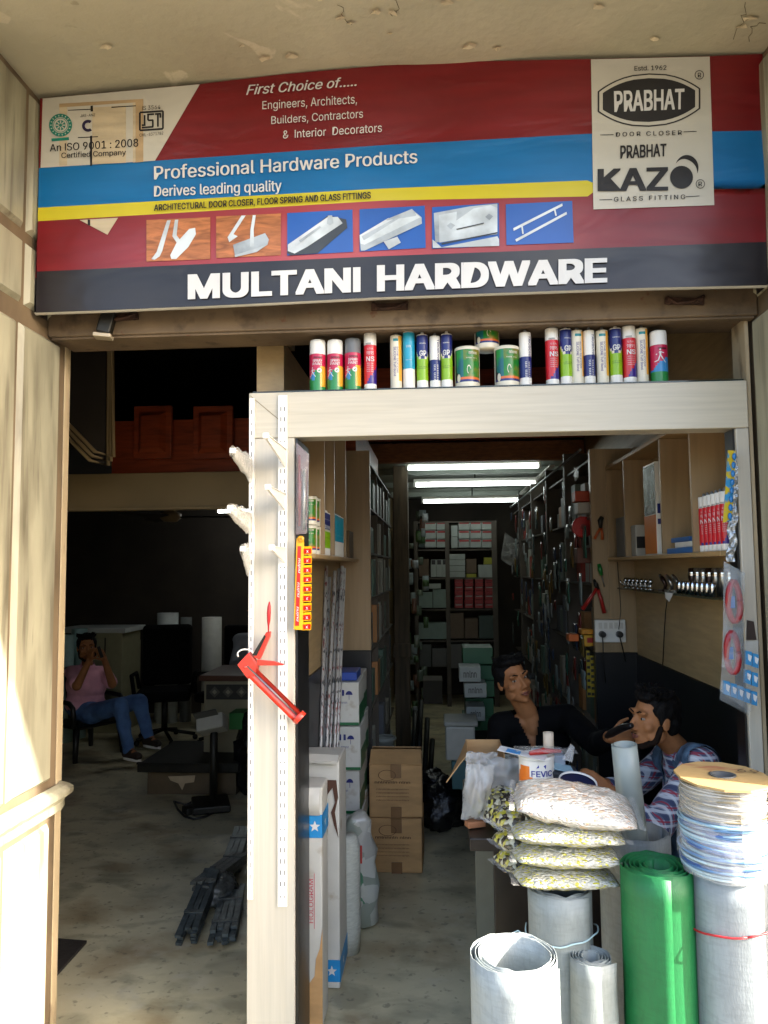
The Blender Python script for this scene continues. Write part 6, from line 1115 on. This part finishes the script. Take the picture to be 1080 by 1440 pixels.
# open brown box with a long flap and film
T = thing('open_carton', 'open brown cardboard box with one flap hanging over the counter edge', 'carton', (.19, 3.25, DZ)); a, b = P(657, 1095, 3.25), P(706, 1050, 3.25); x0, x1, zt = a.x, b.x, b.z
mb = MB(); t_ = .004
for q in ((x0, 3.12, x1, 3.12+t_), (x0, 3.38, x1, 3.38+t_), (x0, 3.124+t_, x0+t_, 3.379), (x1-t_, 3.124+t_, x1, 3.379)): mb.box(q[0], q[1], DZ+.001, q[2], q[3], zt-(.02 if q[1] < 3.2 and q[3] < 3.2 else 0))
mb.box(x0+t_, 3.125, DZ+.0015, x1-t_, 3.379, DZ+.006); obj('box', mb, CARD, T); mb = MB(); f = [V((x0, 3.13, zt-.003)), V((x0, 3.37, zt-.003)), P(632, 1092, 3.3), P(627, 1100, 3.1)]; f2 = [(f[0]+f[3])/2+V((.012, 0, .02)), (f[1]+f[2])/2+V((.012, 0, .02))]; mb.add([f[0], f[1], f2[1], f2[0], f[2], f[3]], [(0, 1, 2, 3), (3, 2, 4, 5)]); o = obj('flap', mb, CARD, T); sm = o.modifiers.new('thickness', 'SOLIDIFY'); sm.thickness = .004
def film_bag(label, px0, py0, px1, py1, Y, d, m, seed, tilt=0):
    T = thing('clear_bag', label, 'bag', P((px0+px1)/2, py1, Y)); mb = MB(); cx = (px0+px1)/2
    for s in (1, -1):
        mb.sheet(lambda u, v: P(px0+(px1-px0)*u*(1)+tilt*(v-.5)+4*noise.noise((v*3, seed, 0)), py1+(py0-py1)*v+3*noise.noise((u*4, seed, 1)), Y)+V((0, -s*d*max(0, math.sin(PI*u))**.6*max(0, math.sin(PI*min(1, v*1.0)))**.5+.022*noise.noise((u*4+seed, v*4, s))+.009*noise.noise((u*10, v*10, seed+s)), 0)), 18, 18)
    obj('film', mb, m, T); return T
m_fb = mat('crumpled_clear_film', 'c5c7c4', .16, .05, 14, bump=1, bsc=18, alpha=.45, spec=.9)
film_bag('crumpled clear plastic bag with brown bits standing at the counter corner', 652, 1075, 692, 1152, 2.87, .05, m_fb, 3, 8); film_bag('second crumpled clear plastic bag leaning on the open brown box', 686, 1066, 735, 1118, 3.0, .05, m_fb, 7, -6); film_bag('clear film hanging loosely out of the open brown box', 656, 1058, 700, 1100, 3.09, .015, m_fb, 11)
mb = MB(); c = P(668, 1144, 2.87); mb.obox((c.x, 2.875, DZ+.014), (.07, .04, .022), (0, 0, R(20))); obj('brown_part', mb, plain('9c6a48', rough=.6), label='small brown part inside the bottom of the clear bag', cat='part', bev=.004)
# round tin of adhesive with things on it
c = P(757, 1105, 2.80); r = 24*2.8/F; zt = P(757, 1069, 2.80).z; zb = DZ+.001; T = thing('adhesive_tin', 'white and orange adhesive tin printed FEVIC and HEA beside the clip bag', 'tin', (c.x, 2.84, zb)); C_ = V((c.x, 2.84, zb)); h = zt-zb
fa = cyl_fn(C_, r+.0008, zb); mb = MB(); pf = [(0, 0), (r, 0)]+[(r, h*k/14) for k in range(1, 15)]; mb.lathe(pf, C_, 36, lambda th, i: 1 if (i > 1 and (th+.95)**2*1.2+((i-10.2)/14)**2*7 < .42) else 0); obj('tin_body', mb, [WH, plain('d8701a', rough=.3)], T)
mb = MB(); mb.lathe([(r*1.02, h+.001), (r*1.03, h+.008), (r*.98, h+.012), (r*.9, h+.008), (0, h+.008)], C_, 32); obj('lid', mb, WH, T)
mb = MB(); put_text(mb, 'FEVIC', [(-.42*r, h*.795), (.85*r, h*.795), (.85*r, h*.875), (-.42*r, h*.875)], fa, 0, .03); mb.add([fa(.02*r+x*.1*r, h*.925+z*.03*h) for x, z in ((-1.6, -.6), (-.2, 1), (0, -.2))], [(0, 1, 2)], 0); mb.add([fa(.42*r+x*.1*r, h*.925+z*.03*h) for x, z in ((-1.4, .5), (0, -1), (.2, 1))], [(0, 1, 2)], 0); obj('lettering', mb, plain('2a2f8a', rough=.4), T); mb = MB(); put_text(mb, 'HEA', [(-.32*r, h*.665), (.62*r, h*.665), (.62*r, h*.745), (-.32*r, h*.745)], fa, 0, .045, .1); obj('lettering', mb, plain('d8601a', rough=.4), T)
ztin = zt+.014
T = thing('blister_pack', 'red cutter in a clear blister card lying across the adhesive tin', 'blister pack', (c.x, 2.83, ztin)); mb = MB(); mb.obox((c.x-.055, 2.80, ztin+.010), (.17, .05, .002), (R(6), R(8), R(-18))); obj('card', mb, m_ltr, T); mb = MB(); mb.obox((c.x-.085, 2.797, ztin+.0168), (.05, .03, .002), (R(6), R(8), R(-18))); obj('blue_print', mb, plain('3f86c0', rough=.4), T)
mb = MB(); mb.tube([(c.x-.03, 2.79, ztin+.012), (c.x+.02, 2.80, ztin+.018), (c.x+.085, 2.81, ztin+.016)], [.008, .012, .006], 8); obj('cutter', mb, plain('a82018', rough=.35), T); mb = MB(); mb.sheet(lambda u, v: (c.x-.08+.22*u, 2.77+.09*v, ztin+.022+.012*math.sin(PI*u)*math.sin(PI*v)+.004*noise.noise((u*8, v*5, 3))-.006*u), 14, 8); obj('blister', mb, m_wrap, T)
mb = MB(); q0, q1 = P(770, 1055, 2.9), P(775, 1026, 2.9); mb.lathe([(0, 0), (.019, 0), (.019, q1.z-q0.z), (.012, q1.z-q0.z), (.012, .02), (0, .02)], (q0.x+.004, 2.9, q0.z-.01), 22)
ob = obj('paper_roll', mb, plain('c8b8a2', rough=.7), label='small pale paper roll standing upright on the packs behind the tin', cat='paper roll')
mb = MB(); mb.box(q0.x-.05, 2.87, DZ+.001, q0.x+.06, 2.99, q0.z-.012); obj('small_carton', mb, plain('8f9aa8', rough=.5), label='pale blue carton hidden behind the tin carrying the paper roll', cat='carton', bev=.004)
mb = MB(); a, b = P(795, 1070, 2.86), P(809, 1040, 2.86); mb.prism([P(790, 1068, 2.85), P(805, 1072, 2.85), P(808, 1050, 2.88), P(803, 1046, 2.88)], (0, .004, 0)); obj('clear_tag', mb, m_wrap, label='clear stiff plastic tag sticking up beside the red cutter', cat='tag')
T = thing('plastic_dish', 'navy plastic lid with a white rim lying beside the clip bag', 'lid', P(812, 1108, 2.72)); c = P(812, 1106, 2.70); mb = MB(); mb.lathe([(0, 0), (.058, 0), (.062, .014), (.058, .012), (.0, .006)], c, 32, M=Euler((R(14), R(5), 0)).to_matrix()); obj('dish', mb, plain('1c2140', rough=.35), T); mb = MB(); mb.lathe([(.0625, .008), (.066, .014), (.064, .022), (.060, .016)], c, 36, M=Euler((R(14), R(5), 0)).to_matrix()); obj('rim', mb, WH, T)
T = thing('grey_pack', 'dark grey and pale blue pack lying between the tin and the navy lid', 'pack', P(795, 1092, 2.8)); mb = MB(); cc = P(790, 1086, 2.86); mb.obox(cc, (.12, .09, .03), (R(16), R(14), R(12))); obj('pack', mb, plain('33383f', rough=.4), T, bev=.006); mb = MB(); mb.obox(cc+V((.0, -.012, .020)), (.08, .05, .003), (R(16), R(14), R(12))); obj('pale_panel', mb, plain('8fb0c0', rough=.4), T)
mb = MB(); mb.box(cc.x-.05, 2.82, DZ+.001, cc.x+.06, 2.93, cc.z-.03); obj('carton', mb, CARD, label='small brown carton under the dark grey pack on the counter', cat='carton', bev=.003)
# ---------------- people ----------------
m_skin = mat('brown_skin', '96643f', .6, .14, 14, spec=.25, bump=.08, bsc=160); m_hair = mat('black_hair', '0a0807', .75, .4, 40, (1, 1, .3), bump=.6, bsc=90, spec=.15); m_beard = mat('short_black_beard', '1d130d', .8, .4, 60, spec=.1); m_eye = mat('eye_white', '8f857a', .3, .05, 8); m_iris = mat('dark_iris', '140b07', .2, .1, 8); m_lip = mat('lip_skin', '6f3d30', .5, .1, 20)
def frame(fwd, up=(0, 0, 1)):
    f = V(fwd).normalized(); r = f.cross(V(up)).normalized(); u = r.cross(f); return Matrix((r, f, u)).transposed()    # columns: right, forward, up
def head_into(mb, c, M, s=1.0):
    c = V(c); q = lambda *p: c+M @ (V(p)*s); e = lambda p, r: mb.ell(q(*p), tuple(x*s for x in r), M, nu=16, nv=12)
    e((0, -.012, .035), (.072, .092, .088)); e((0, .022, -.02), (.062, .068, .088)); e((0, .040, -.072), (.043, .047, .042)); e((0, .068, -.098), (.02, .018, .016))
    for sx in (-1, 1):
        e((sx*.045, .055, -.022), (.022, .022, .02)); e((sx*.035, .078, .034), (.028, .013, .010)); e((sx*.049, .018, -.060), (.017, .042, .03))
        e((sx*.076, -.006, -.004), (.009, .02, .031)); e((sx*.032, .070, .0215), (.017, .013, .007)); e((sx*.032, .069, .0), (.016, .012, .006)); e((sx*.013, .098, -.034), (.009, .011, .008))
    mb.limb(q(0, .084, .022), q(0, .110, -.026), .008*s, .0125*s, 10); e((0, .085, -.058), (.024, .015, .008)); e((0, .082, -.071), (.020, .015, .009))
def hand_into(mb, w_, d, n, thumb, s=1.0, curl=.5):
    """wrist, finger direction, palm normal, side of the thumb (+1/-1 along d x n)"""
    w_ = V(w_); d = V(d).normalized(); n = (V(n)-d*V(n).dot(d)).normalized(); l = d.cross(n)
    for t in (-.03, -.01, .01, .03): mb.limb(w_+d*.01*s+l*t*.7*s, w_+d*.085*s+l*t*s, .013*s, .0115*s, 10)
    for i, (t, L_) in enumerate(((.031, .072), (.0105, .083), (-.0105, .076), (-.031, .06))):
        p = w_+d*.088*s+l*t*thumb*s; a = 0
        for k, fr in enumerate((.45, .32, .23)):
            a += curl*(.55+.35*k)+.05*i; q = p+(d*math.cos(a)+n*math.sin(a))*L_*fr*s; mb.limb(p, q, (.0088-.0008*k)*s, (.0080-.0008*k)*s, 10); p = q
    p = w_+d*.025*s+l*.034*thumb*s; q = p+(d*.6+l*thumb*.7+n*.25).normalized()*.042*s; mb.limb(p, q, .0115*s, .0095*s, 10); mb.limb(q, q+(d*.8+l*thumb*.25+n*.5).normalized()*.034*s, .0095*s, .0078*s, 10)
def spline(*p): return [V(x) for x in p]
def face_parts(body, c, M, s=1.0, beard=0, gaze=0):
    c = V(c); q = lambda *p: c+M @ (V(p)*s)
    for sx in (-1, 1):
        mb = MB(); mb.ell(q(sx*.032, .073, .010), (.0125*s, .009*s, .0058*s), M, nu=12, nv=8); mb.ell(q(sx*.032+gaze*.003, .0800, .010), (.0055*s, .0028*s, .0055*s), M, 1, nu=10, nv=6); obj('eye', mb, [m_eye, m_iris], body)
        mb = MB(); mb.tube([q(sx*.014, .090, .032), q(sx*.034, .0905, .040), q(sx*.056, .074, .034)], [.0028*s, .0034*s, .0016*s], 6); obj('eyebrow', mb, m_hair, body)
    mb = MB(); mb.tube([q(-.024, .089, -.062), q(-.01, .098, -.058), q(0, .0985, -.060), q(.01, .098, -.058), q(.024, .089, -.062)], [.002, .0045, .004, .0045, .002], 6); mb.tube([q(-.02, .089, -.066), q(0, .0985, -.070), q(.02, .089, -.066)], [.002, .0055, .002], 6); obj('mouth', mb, m_lip, body)
    if beard:
        mb = MB()
        for sx in (-1, 1): mb.limb(q(sx*.0665, .012, -.022), q(sx*.058, .03, -.075), .012*s, .016*s); mb.limb(q(sx*.058, .03, -.075), q(sx*.018, .070, -.105), .016*s, .014*s); mb.tube([q(sx*.002, .101, -.050), q(sx*.018, .094, -.053), q(sx*.03, .083, -.070)], [.0045*s, .0045*s, .003*s], 6)
        mb.limb(q(-.015, .072, -.104), q(.015, .072, -.104), .014*s, .014*s)
        obj('beard', remesh(mb, 'beard', .006, 2), m_beard, body)
def hair_part(body, c, M, s=1.0, tuft=1.0, seed=0, side=0):
    c = V(c); q = lambda *p: c+M @ (V(p)*s); mb = MB(); e = lambda p, r: mb.ell(q(*p), tuple(x*s for x in r), M)
    e((0, -.025, .052), (.080, .094, .083)); e((0, -.06, .0), (.070, .052, .075)); e((0, .035, .105), (.064, .050, .026*(.6+.5*tuft))); e((side*.025, .06, .098), (.05, .028, .022*(.5+.6*tuft)))
    for sx in (-1, 1): e((sx*.070, -.005, .045), (.016, .045, .04)); e((sx*.072, .012, .015), (.009, .014, .030))
    rg = random.Random(seed)
    strands = []
    for k in range(110):
        a = rg.uniform(-2.4, 2.4); x, y = .06*math.sin(a), .02+.06*math.cos(a)*.8; z = .085+.03*rg.random(); d = V((math.sin(a)*.6+side*.4, .5*math.cos(a), .5)); p0 = q(x, y-.02, z); p1 = q(*(V((x, y-.02, z))+d.normalized()*.036*(.5+tuft))); strands.append((p0, (p0+p1)/2+V((0, 0, .004)), p1))
    hb = remesh(mb, 'hair', .006, 2)
    for i, p in enumerate(hb.v): hb.v[i] = p+(p-c).normalized()*.004*noise.noise(p*60+V((seed, 0, 0)))
    for a_, b_2, c_2 in strands: hb.tube([a_, b_2, c_2], [.0055*s, .004*s, .0008*s], 5)
    obj('hair', hb, m_hair, body)
def plaid(name, cols):
    m = mat(name, cols[0], .8, .08, 20, sheen=.2); t, b = nodes_of(m); N = t.nodes.new; L = t.links.new; tc = N('ShaderNodeTexCoord'); col = b.inputs['Base Color'].links[0].from_socket
    for ax, off, sc_, c_, am, wd in (('X', 0, 22, cols[1], .75, .35), ('Z', 0, 22, cols[1], .75, .35), ('X', .01, 22, cols[2], .85, .12), ('Z', .01, 22, cols[2], .85, .12), ('Z', .026, 22, cols[3], .7, .2), ('X', .026, 22, cols[3], .7, .2)):
        sep = N('ShaderNodeSeparateXYZ'); L(tc.outputs['Object'], sep.inputs[0]); ad = N('ShaderNodeMath'); ad.operation = 'ADD'; ad.inputs[1].default_value = off; L(sep.outputs[ax], ad.inputs[0])
        if ax == 'X': a2 = N('ShaderNodeMath'); a2.operation = 'ADD'; L(ad.outputs[0], a2.inputs[0]); L(sep.outputs['Y'], a2.inputs[1]); ad = a2
        mu = N('ShaderNodeMath'); mu.operation = 'MULTIPLY'; mu.inputs[1].default_value = sc_; L(ad.outputs[0], mu.inputs[0]); fr = N('ShaderNodeMath'); fr.operation = 'FRACT'; L(mu.outputs[0], fr.inputs[0]); lt = N('ShaderNodeMath'); lt.operation = 'LESS_THAN'; lt.inputs[1].default_value = wd; L(fr.outputs[0], lt.inputs[0])
        mm = N('ShaderNodeMath'); mm.operation = 'MULTIPLY'; mm.inputs[1].default_value = am; L(lt.outputs[0], mm.inputs[0]); mx = N('ShaderNodeMixRGB'); L(mm.outputs[0], mx.inputs[0]); L(col, mx.inputs[1]); mx.inputs[2].default_value = hexc(c_)+(1,); col = mx.outputs[0]
    L(col, b.inputs['Base Color']); return m
def torso_into(mb, J, g=0.0, wide=1.0):
    sl_, sr_ = V(J['sl']), V(J['sr']); pv, ch = V(J['pelvis']), V(J['chest']); ac = (sl_-sr_).normalized(); 
    upd = (ch-pv).normalized(); fw = upd.cross(ac); M = Matrix((ac, fw, upd)).transposed()
    mb.ell(ch, (.165*wide+g, .105+g, .15+g), M, nu=22, nv=14); mb.ell(ch+(pv-ch)*.5, (.140*wide+g, .10+g, .17+g), M, nu=22, nv=14); mb.ell(pv+upd*.04, (.160*wide+g, .115+g, .13+g), M, nu=22, nv=14)
    top = (sl_+sr_)/2; mb.limb(sl_, sr_, .055+g, .055+g); mb.limb(top+(ch-top)*.2, V(J['neck']), .075+g, .05+g*.5)
    return M
def bumpy(mb, amp, sc_, seed=0):
    for i, p in enumerate(mb.v): mb.v[i] = p+V((noise.noise(p*sc_+V((seed, 0, 0))), noise.noise(p*sc_+V((0, seed, 9))), .4*noise.noise(p*sc_+V((3, 0, seed)))))*amp
    return mb
def person(label, J, shirt, trousers=None, sleeve=1.0, head_s=1.0, beard=0, tuft=1.0, seed=0, shoes=None, vneck=None, vest=None, hands=(), gaze=0, hide_legs=False, wide=1.0, side=0, curl=.6):
    J = {k: V(v) for k, v in J.items()}; M = frame(J['face'], J['up']); hc = J['head']
    mb = MB(); head_into(mb, hc, M, head_s); mb.limb(hc+M @ V((0, -.022, -.045))*head_s, J['neck'], .046*head_s, .050); torso_into(mb, J, -.012, wide)
    for s in 'lr':
        mb.limb(J['s'+s], J['e'+s], .047, .040); mb.limb(J['e'+s], J['w'+s], .040, .026)
        hd = J.get('hd'+s, J['w'+s]-J['e'+s]); hn = J.get('hn'+s, V((0, 0, -1))); hand_into(mb, J['w'+s], hd, hn, 1 if s == 'l' else -1, .95, curl)
        if not hide_legs: mb.limb(J['h'+s], J['k'+s], .075, .055); mb.limb(J['k'+s], J['a'+s], .052, .036); mb.limb(J['a'+s], J['a'+s]+J['ft'].normalized()*.12+V((0, 0, -.05)), .036, .03)
    body = obj('person', remesh(mb, 'person', .0052, 5), m_skin, label=label, cat='person'); face_parts(body, hc, M, head_s, beard, gaze); hair_part(body, hc, M, head_s, tuft, seed, side)
    mb = MB(); Mt = torso_into(mb, J, .012, wide)
    for s in 'lr':
        e = J['e'+s]; mb.limb(J['s'+s], e if sleeve >= .5 else J['s'+s].lerp(e, sleeve*2), .062, .054 if sleeve >= .5 else .062)
        if sleeve > .5: mb.limb(e, e.lerp(J['w'+s], (sleeve-.5)*2), .052, .040)
    rm = bumpy(remesh(mb, 'shirt', .0072, 3), .012, 9, seed); nk = J['neck']; fw = Mt.col[1]; upd = Mt.col[2]; ac = Mt.col[0]
    if fw.dot(J['face']) < 0: fw = -fw
    keep = []
    for i, f in enumerate(rm.f):
        c = sum((rm.v[k] for k in f), V((0, 0, 0)))/len(f); r = c-nk; a, b, h = r.dot(ac), r.dot(fw), r.dot(upd)
        cut = h > .005 and math.hypot(a, b) < .075
        if vneck and b > .0 and -vneck < h and abs(a-.0) < .046*(1+h/vneck)+.004: cut = True
        if not cut: keep.append(i)
    rm.f = [rm.f[i] for i in keep]; rm.m = [0]*len(keep); rm.s = [True]*len(keep); obj('shirt', rm, shirt, body)
    if vest:
        mb = MB(); torso_into(mb, J, .019, wide); rm = bumpy(remesh(mb, 'vest', .0075, 3), .010, 9, seed+4); keep = []
        for i, f in enumerate(rm.f):
            c = sum((rm.v[k] for k in f), V((0, 0, 0)))/len(f); r = c-nk; a, b, h = r.dot(ac), r.dot(fw), r.dot(upd)
            if not (h > -.02 and math.hypot(a, b) < .085 or (b > .03 and abs(a) < .055) or abs(a) > .182): keep.append(i)
        rm.f = [rm.f[i] for i in keep]; rm.m = [0]*len(keep); rm.s = [True]*len(keep); obj('vest', rm, vest, body)
    if trousers and not hide_legs:
        mb = MB(); mb.ell(J['pelvis'], (.17*wide, .14, .12), Mt)
        for s in 'lr': mb.limb(J['pelvis'].lerp(J['h'+s], .7), J['h'+s], .11, .095); mb.limb(J['h'+s], J['k'+s], .092, .072); mb.limb(J['k'+s], J['a'+s], .070, .050)
        obj('trousers', bumpy(remesh(mb, 'trousers', .011, 2), .014, 11, seed+7), trousers, body)
        if shoes:
            ft = J['ft'].normalized()
            for s in 'lr':
                a = J['a'+s]; p = V((a.x, a.y, 0)); z = a.z-.085; Mf = frame(J.get('ft'+s, ft)); q = lambda x, y, h: p+Mf @ V((x, y, 0))+V((0, 0, z+h))
                mb = MB(); mb.limb(q(0, -.03, .05), q(0, .13, .04), .043, .036); mb.limb(q(0, 0, .07), q(0, .05, .06), .044, .038); sh = remesh(mb, 'shoe', .008, 2)
                for i, v_ in enumerate(sh.v): v_.z = max(v_.z, z+.018)
                so_ = obj('shoe', sh, shoes[0], body); mb = MB(); pts = [q(.04*math.sin(t)*(1 if math.cos(t) < 0 else .9), .05+.118*math.cos(t), .001) for t in [2*PI*k/20 for k in range(20)]]; mb.prism(pts, (0, 0, .022)); obj('sole', mb, shoes[1], so_)
    return body, M
m_pink = mat('pink_cotton_shirt', 'd79fb2', .85, .08, 12, bump=.15); m_jean = mat('blue_denim', '47699a', .8, .2, 10, bump=.2, bsc=80); m_dkcloth = mat('black_cotton_shirt', '060607', .85, .3, 9, bump=.2, spec=.12); m_den = mat('faded_denim', '2f4862', .85, .35, 16, bump=.35, bsc=50, col2='5a7690')
m_pl = plaid('red_blue_plaid_cotton', ['7f8698', '222f55', '8f1a34', 'c9cdd4']); m_grey = mat('grey_striped_shirt', '8b9096', .85, .1, 30, (9, 9, 1)); m_dtr = mat('dark_trousers', '1b1d22', .8, .2, 9)
# seated man in pink talking on the phone, dark hall
J = dict(head=P(122, 911, 6.80), face=(.50, -.86, -.02), up=(-.05, 0, 1), neck=P(123, 934, 6.86), chest=P(122, 962, 6.90), pelvis=P(120, 996, 6.98), sr=P(101, 946, 6.80), sl=P(146, 946, 7.0), er=P(108, 965, 6.55), wr=P(125, 930, 6.62), el=P(158, 962, 6.82), wl=P(147, 928, 6.76), hr=P(128, 1004, 6.86), hl=P(141, 1000, 7.04), kr=P(169, 992, 6.62), kl=P(196, 986, 6.98), ar=P(181, 1054, 6.60), al=P(209, 1037, 6.96), ft=(.85, -.5, 0), hdr=(.15, 0, .9), hnr=(.3, .6, .1), hdl=(-.45, -.1, .85), hnl=(-.5, .3, 0))
pm, _ = person('seated man in a pink shirt and jeans with both hands at his face', J, m_pink, m_jean, .40, 1.02, 1, .45, 3, (mat('dark_brown_shoe', '33261d', .6, .2, 20), WH), curl=.9, wide=1.1)
hp = P(141, 917, 6.72); mb = MB(); mb.obox(hp, (.03, .012, .11), (R(10), R(-20), R(30))); obj('phone', mb, m_black, label='dark phone held to the ear of the man in pink', cat='phone', bev=.004)
# black moulded chair under him
c0 = V((J['pelvis'].x-.02, J['pelvis'].y+.02, 0)); T = thing('plastic_chair', 'black moulded plastic armchair under the man in pink', 'chair', c0); Mc = frame((.86, -.5, 0)); q = lambda x, y, z: c0+Mc @ V((x, y, 0))+V((0, 0, z)); zs = J['pelvis'].z-.115; mk = mat('black_moulded_plastic', '141414', .35, .2, 12)
mb = MB(); mb.obox(q(0, .02, zs-.015), (.46, .46, .03), Mc); obj('seat', mb, mk, T, bev=.012)
for k in range(5): mb = MB(); x = -.18+.09*k; mb.tube([q(x, -.22, zs), q(x*1.05, -.27, zs+.22), q(x*1.05, -.31, zs+.42)], .016, 8); obj('back_slat', mb, mk, T)
mb = MB(); mb.tube([q(-.23, -.24, zs), q(-.25, -.3, zs+.34), q(-.16, -.33, zs+.45), q(.16, -.33, zs+.45), q(.25, -.3, zs+.34), q(.23, -.24, zs)], .022, 8); obj('back_frame', mb, mk, T)
for s in (-1, 1):
    mb = MB(); mb.tube([q(s*.25, -.29, zs+.22), q(s*.27, -.1, zs+.22), q(s*.27, .17, zs+.21), q(s*.265, .22, zs+.17), q(s*.255, .23, zs)], .022, 8); obj('armrest', mb, mk, T)
    for y in (-.22, .22): mb = MB(); mb.tube([q(s*.225, y, zs-.01), q(s*.25, y*1.12, .001)], [.032, .022], 8); obj('leg', mb, mk, T)
# man in the black shirt behind the counter
J = dict(head=P(721, 957, 3.72), face=(.42, -.9, .10), up=(-.30, 0, 1), neck=P(741, 1000, 3.79), chest=P(752, 1052, 3.85), pelvis=V((.56, 3.98, .44)), sr=P(703, 1020, 3.80), sl=P(797, 1008, 3.80), er=P(700, 1085, 3.70), wr=P(716, 1098, 3.46), el=P(838, 1046, 3.52), wl=P(858, 1036, 3.26), hdl=(.85, -.35, .05), hnl=(.2, .9, .1), hdr=(.5, -.5, .1), hnr=(0, 0, -1), hl=V((.66, 3.95, .44)), hr=V((.47, 3.93, .44)), kl=V((.72, 3.72, .44)), kr=V((.47, 3.66, .44)), al=V((.74, 3.74, .09)), ar=V((.47, 3.68, .09)), ft=(.1, -1, 0))
person('young man in a black open necked shirt sitting behind the counter', J, m_dkcloth, m_dtr, .93, .93, 0, .55, 5, (m_iron, m_iron), vneck=.14, gaze=1, side=-1, curl=1.0)
T = thing('stool', 'dark stool under the man in the black shirt', 'stool', (.56, 4.0, 0)); mb = MB(); mb.lathe([(0, .30), (.17, .30), (.175, .33), (0, .34)], (.56, 4.0, 0), 20); obj('seat', mb, mk, T)
for k in range(4): a = PI/4+PI/2*k; mb = MB(); mb.tube([(.56+.12*math.cos(a), 4+.12*math.sin(a), .30), (.56+.17*math.cos(a), 4+.17*math.sin(a), 0)], .016, 8); obj('leg', mb, mk, T)
# man in plaid and denim seated at the end of the counter
J = dict(head=P(920, 1012, 3.08), face=(-.95, -.30, .04), up=(.04, 0, 1), neck=P(951, 1052, 3.14), chest=P(978, 1108, 3.17), pelvis=V((1.0, 3.22, .46)), sl=P(985, 1074, 2.99), sr=V((.955, 3.32, .90)), el=P(925, 1160, 2.93), wl=P(856, 1112, 2.97), er=V((.80, 3.40, .74)), wr=V((.62, 3.30, .80)), hdl=(-.85, .1, .5), hnl=(-.3, .6, -.3), hdr=(-.9, -.2, 0), hnr=(0, 0, -1), hl=V((.96, 3.12, .46)), hr=V((.96, 3.31, .46)), kl=V((.76, 3.08, .47)), kr=V((.76, 3.31, .47)), al=V((.80, 3.06, .09)), ar=V((.80, 3.31, .09)), ft=(-1, 0, 0))
person('bearded man in plaid shirt and denim vest seated in profile by the wall', J, m_pl, m_jean, .72, .93, 1, .7, 11, (m_iron, WH), vest=m_den, side=-.5)
mb = MB(); mb.tube([P(889, 1020, 3.0), P(876, 1023, 3.05), P(860, 1031, 3.14), P(852, 1036, 3.17)], [.010, .015, .016, .009], 12); obj('handset', mb, m_black, label='black handset held in front of the mouth of the man in plaid', cat='handset', bev=.003)
T = thing('stool', 'dark stool under the man in the plaid shirt', 'stool', (1.0, 3.22, 0)); mb = MB(); mb.lathe([(0, .32), (.13, .32), (.135, .35), (0, .36)], (1.0, 3.22, 0), 20); obj('seat', mb, mk, T)
for k in range(4): a = PI/4+PI/2*k; mb = MB(); mb.tube([(1.0+.09*math.cos(a), 3.22+.09*math.sin(a), .32), (1.0+.13*math.cos(a), 3.22+.13*math.sin(a), 0)], .014, 8); obj('leg', mb, mk, T)
# man at the hall counter, mostly behind the pillar
J = dict(head=P(362, 862, 6.98), face=(-.3, -.95, -.1), up=(0, 0, 1), neck=P(361, 888, 7.02), chest=P(361, 920, 7.05), pelvis=P(362, 975, 7.1), sr=P(338, 900, 7.0), sl=P(386, 900, 7.0), er=P(331, 934, 6.9), wr=P(342, 946, 6.65), el=P(392, 938, 6.9), wl=P(372, 946, 6.65), ft=(0, -1, 0), hdr=(.6, -.7, .0), hdl=(-.6, -.7, 0))
person('man in a grey shirt leaning on the hall counter, mostly hidden by the pillar', J, m_grey, None, .95, 1.0, 0, .5, 15, hide_legs=True)
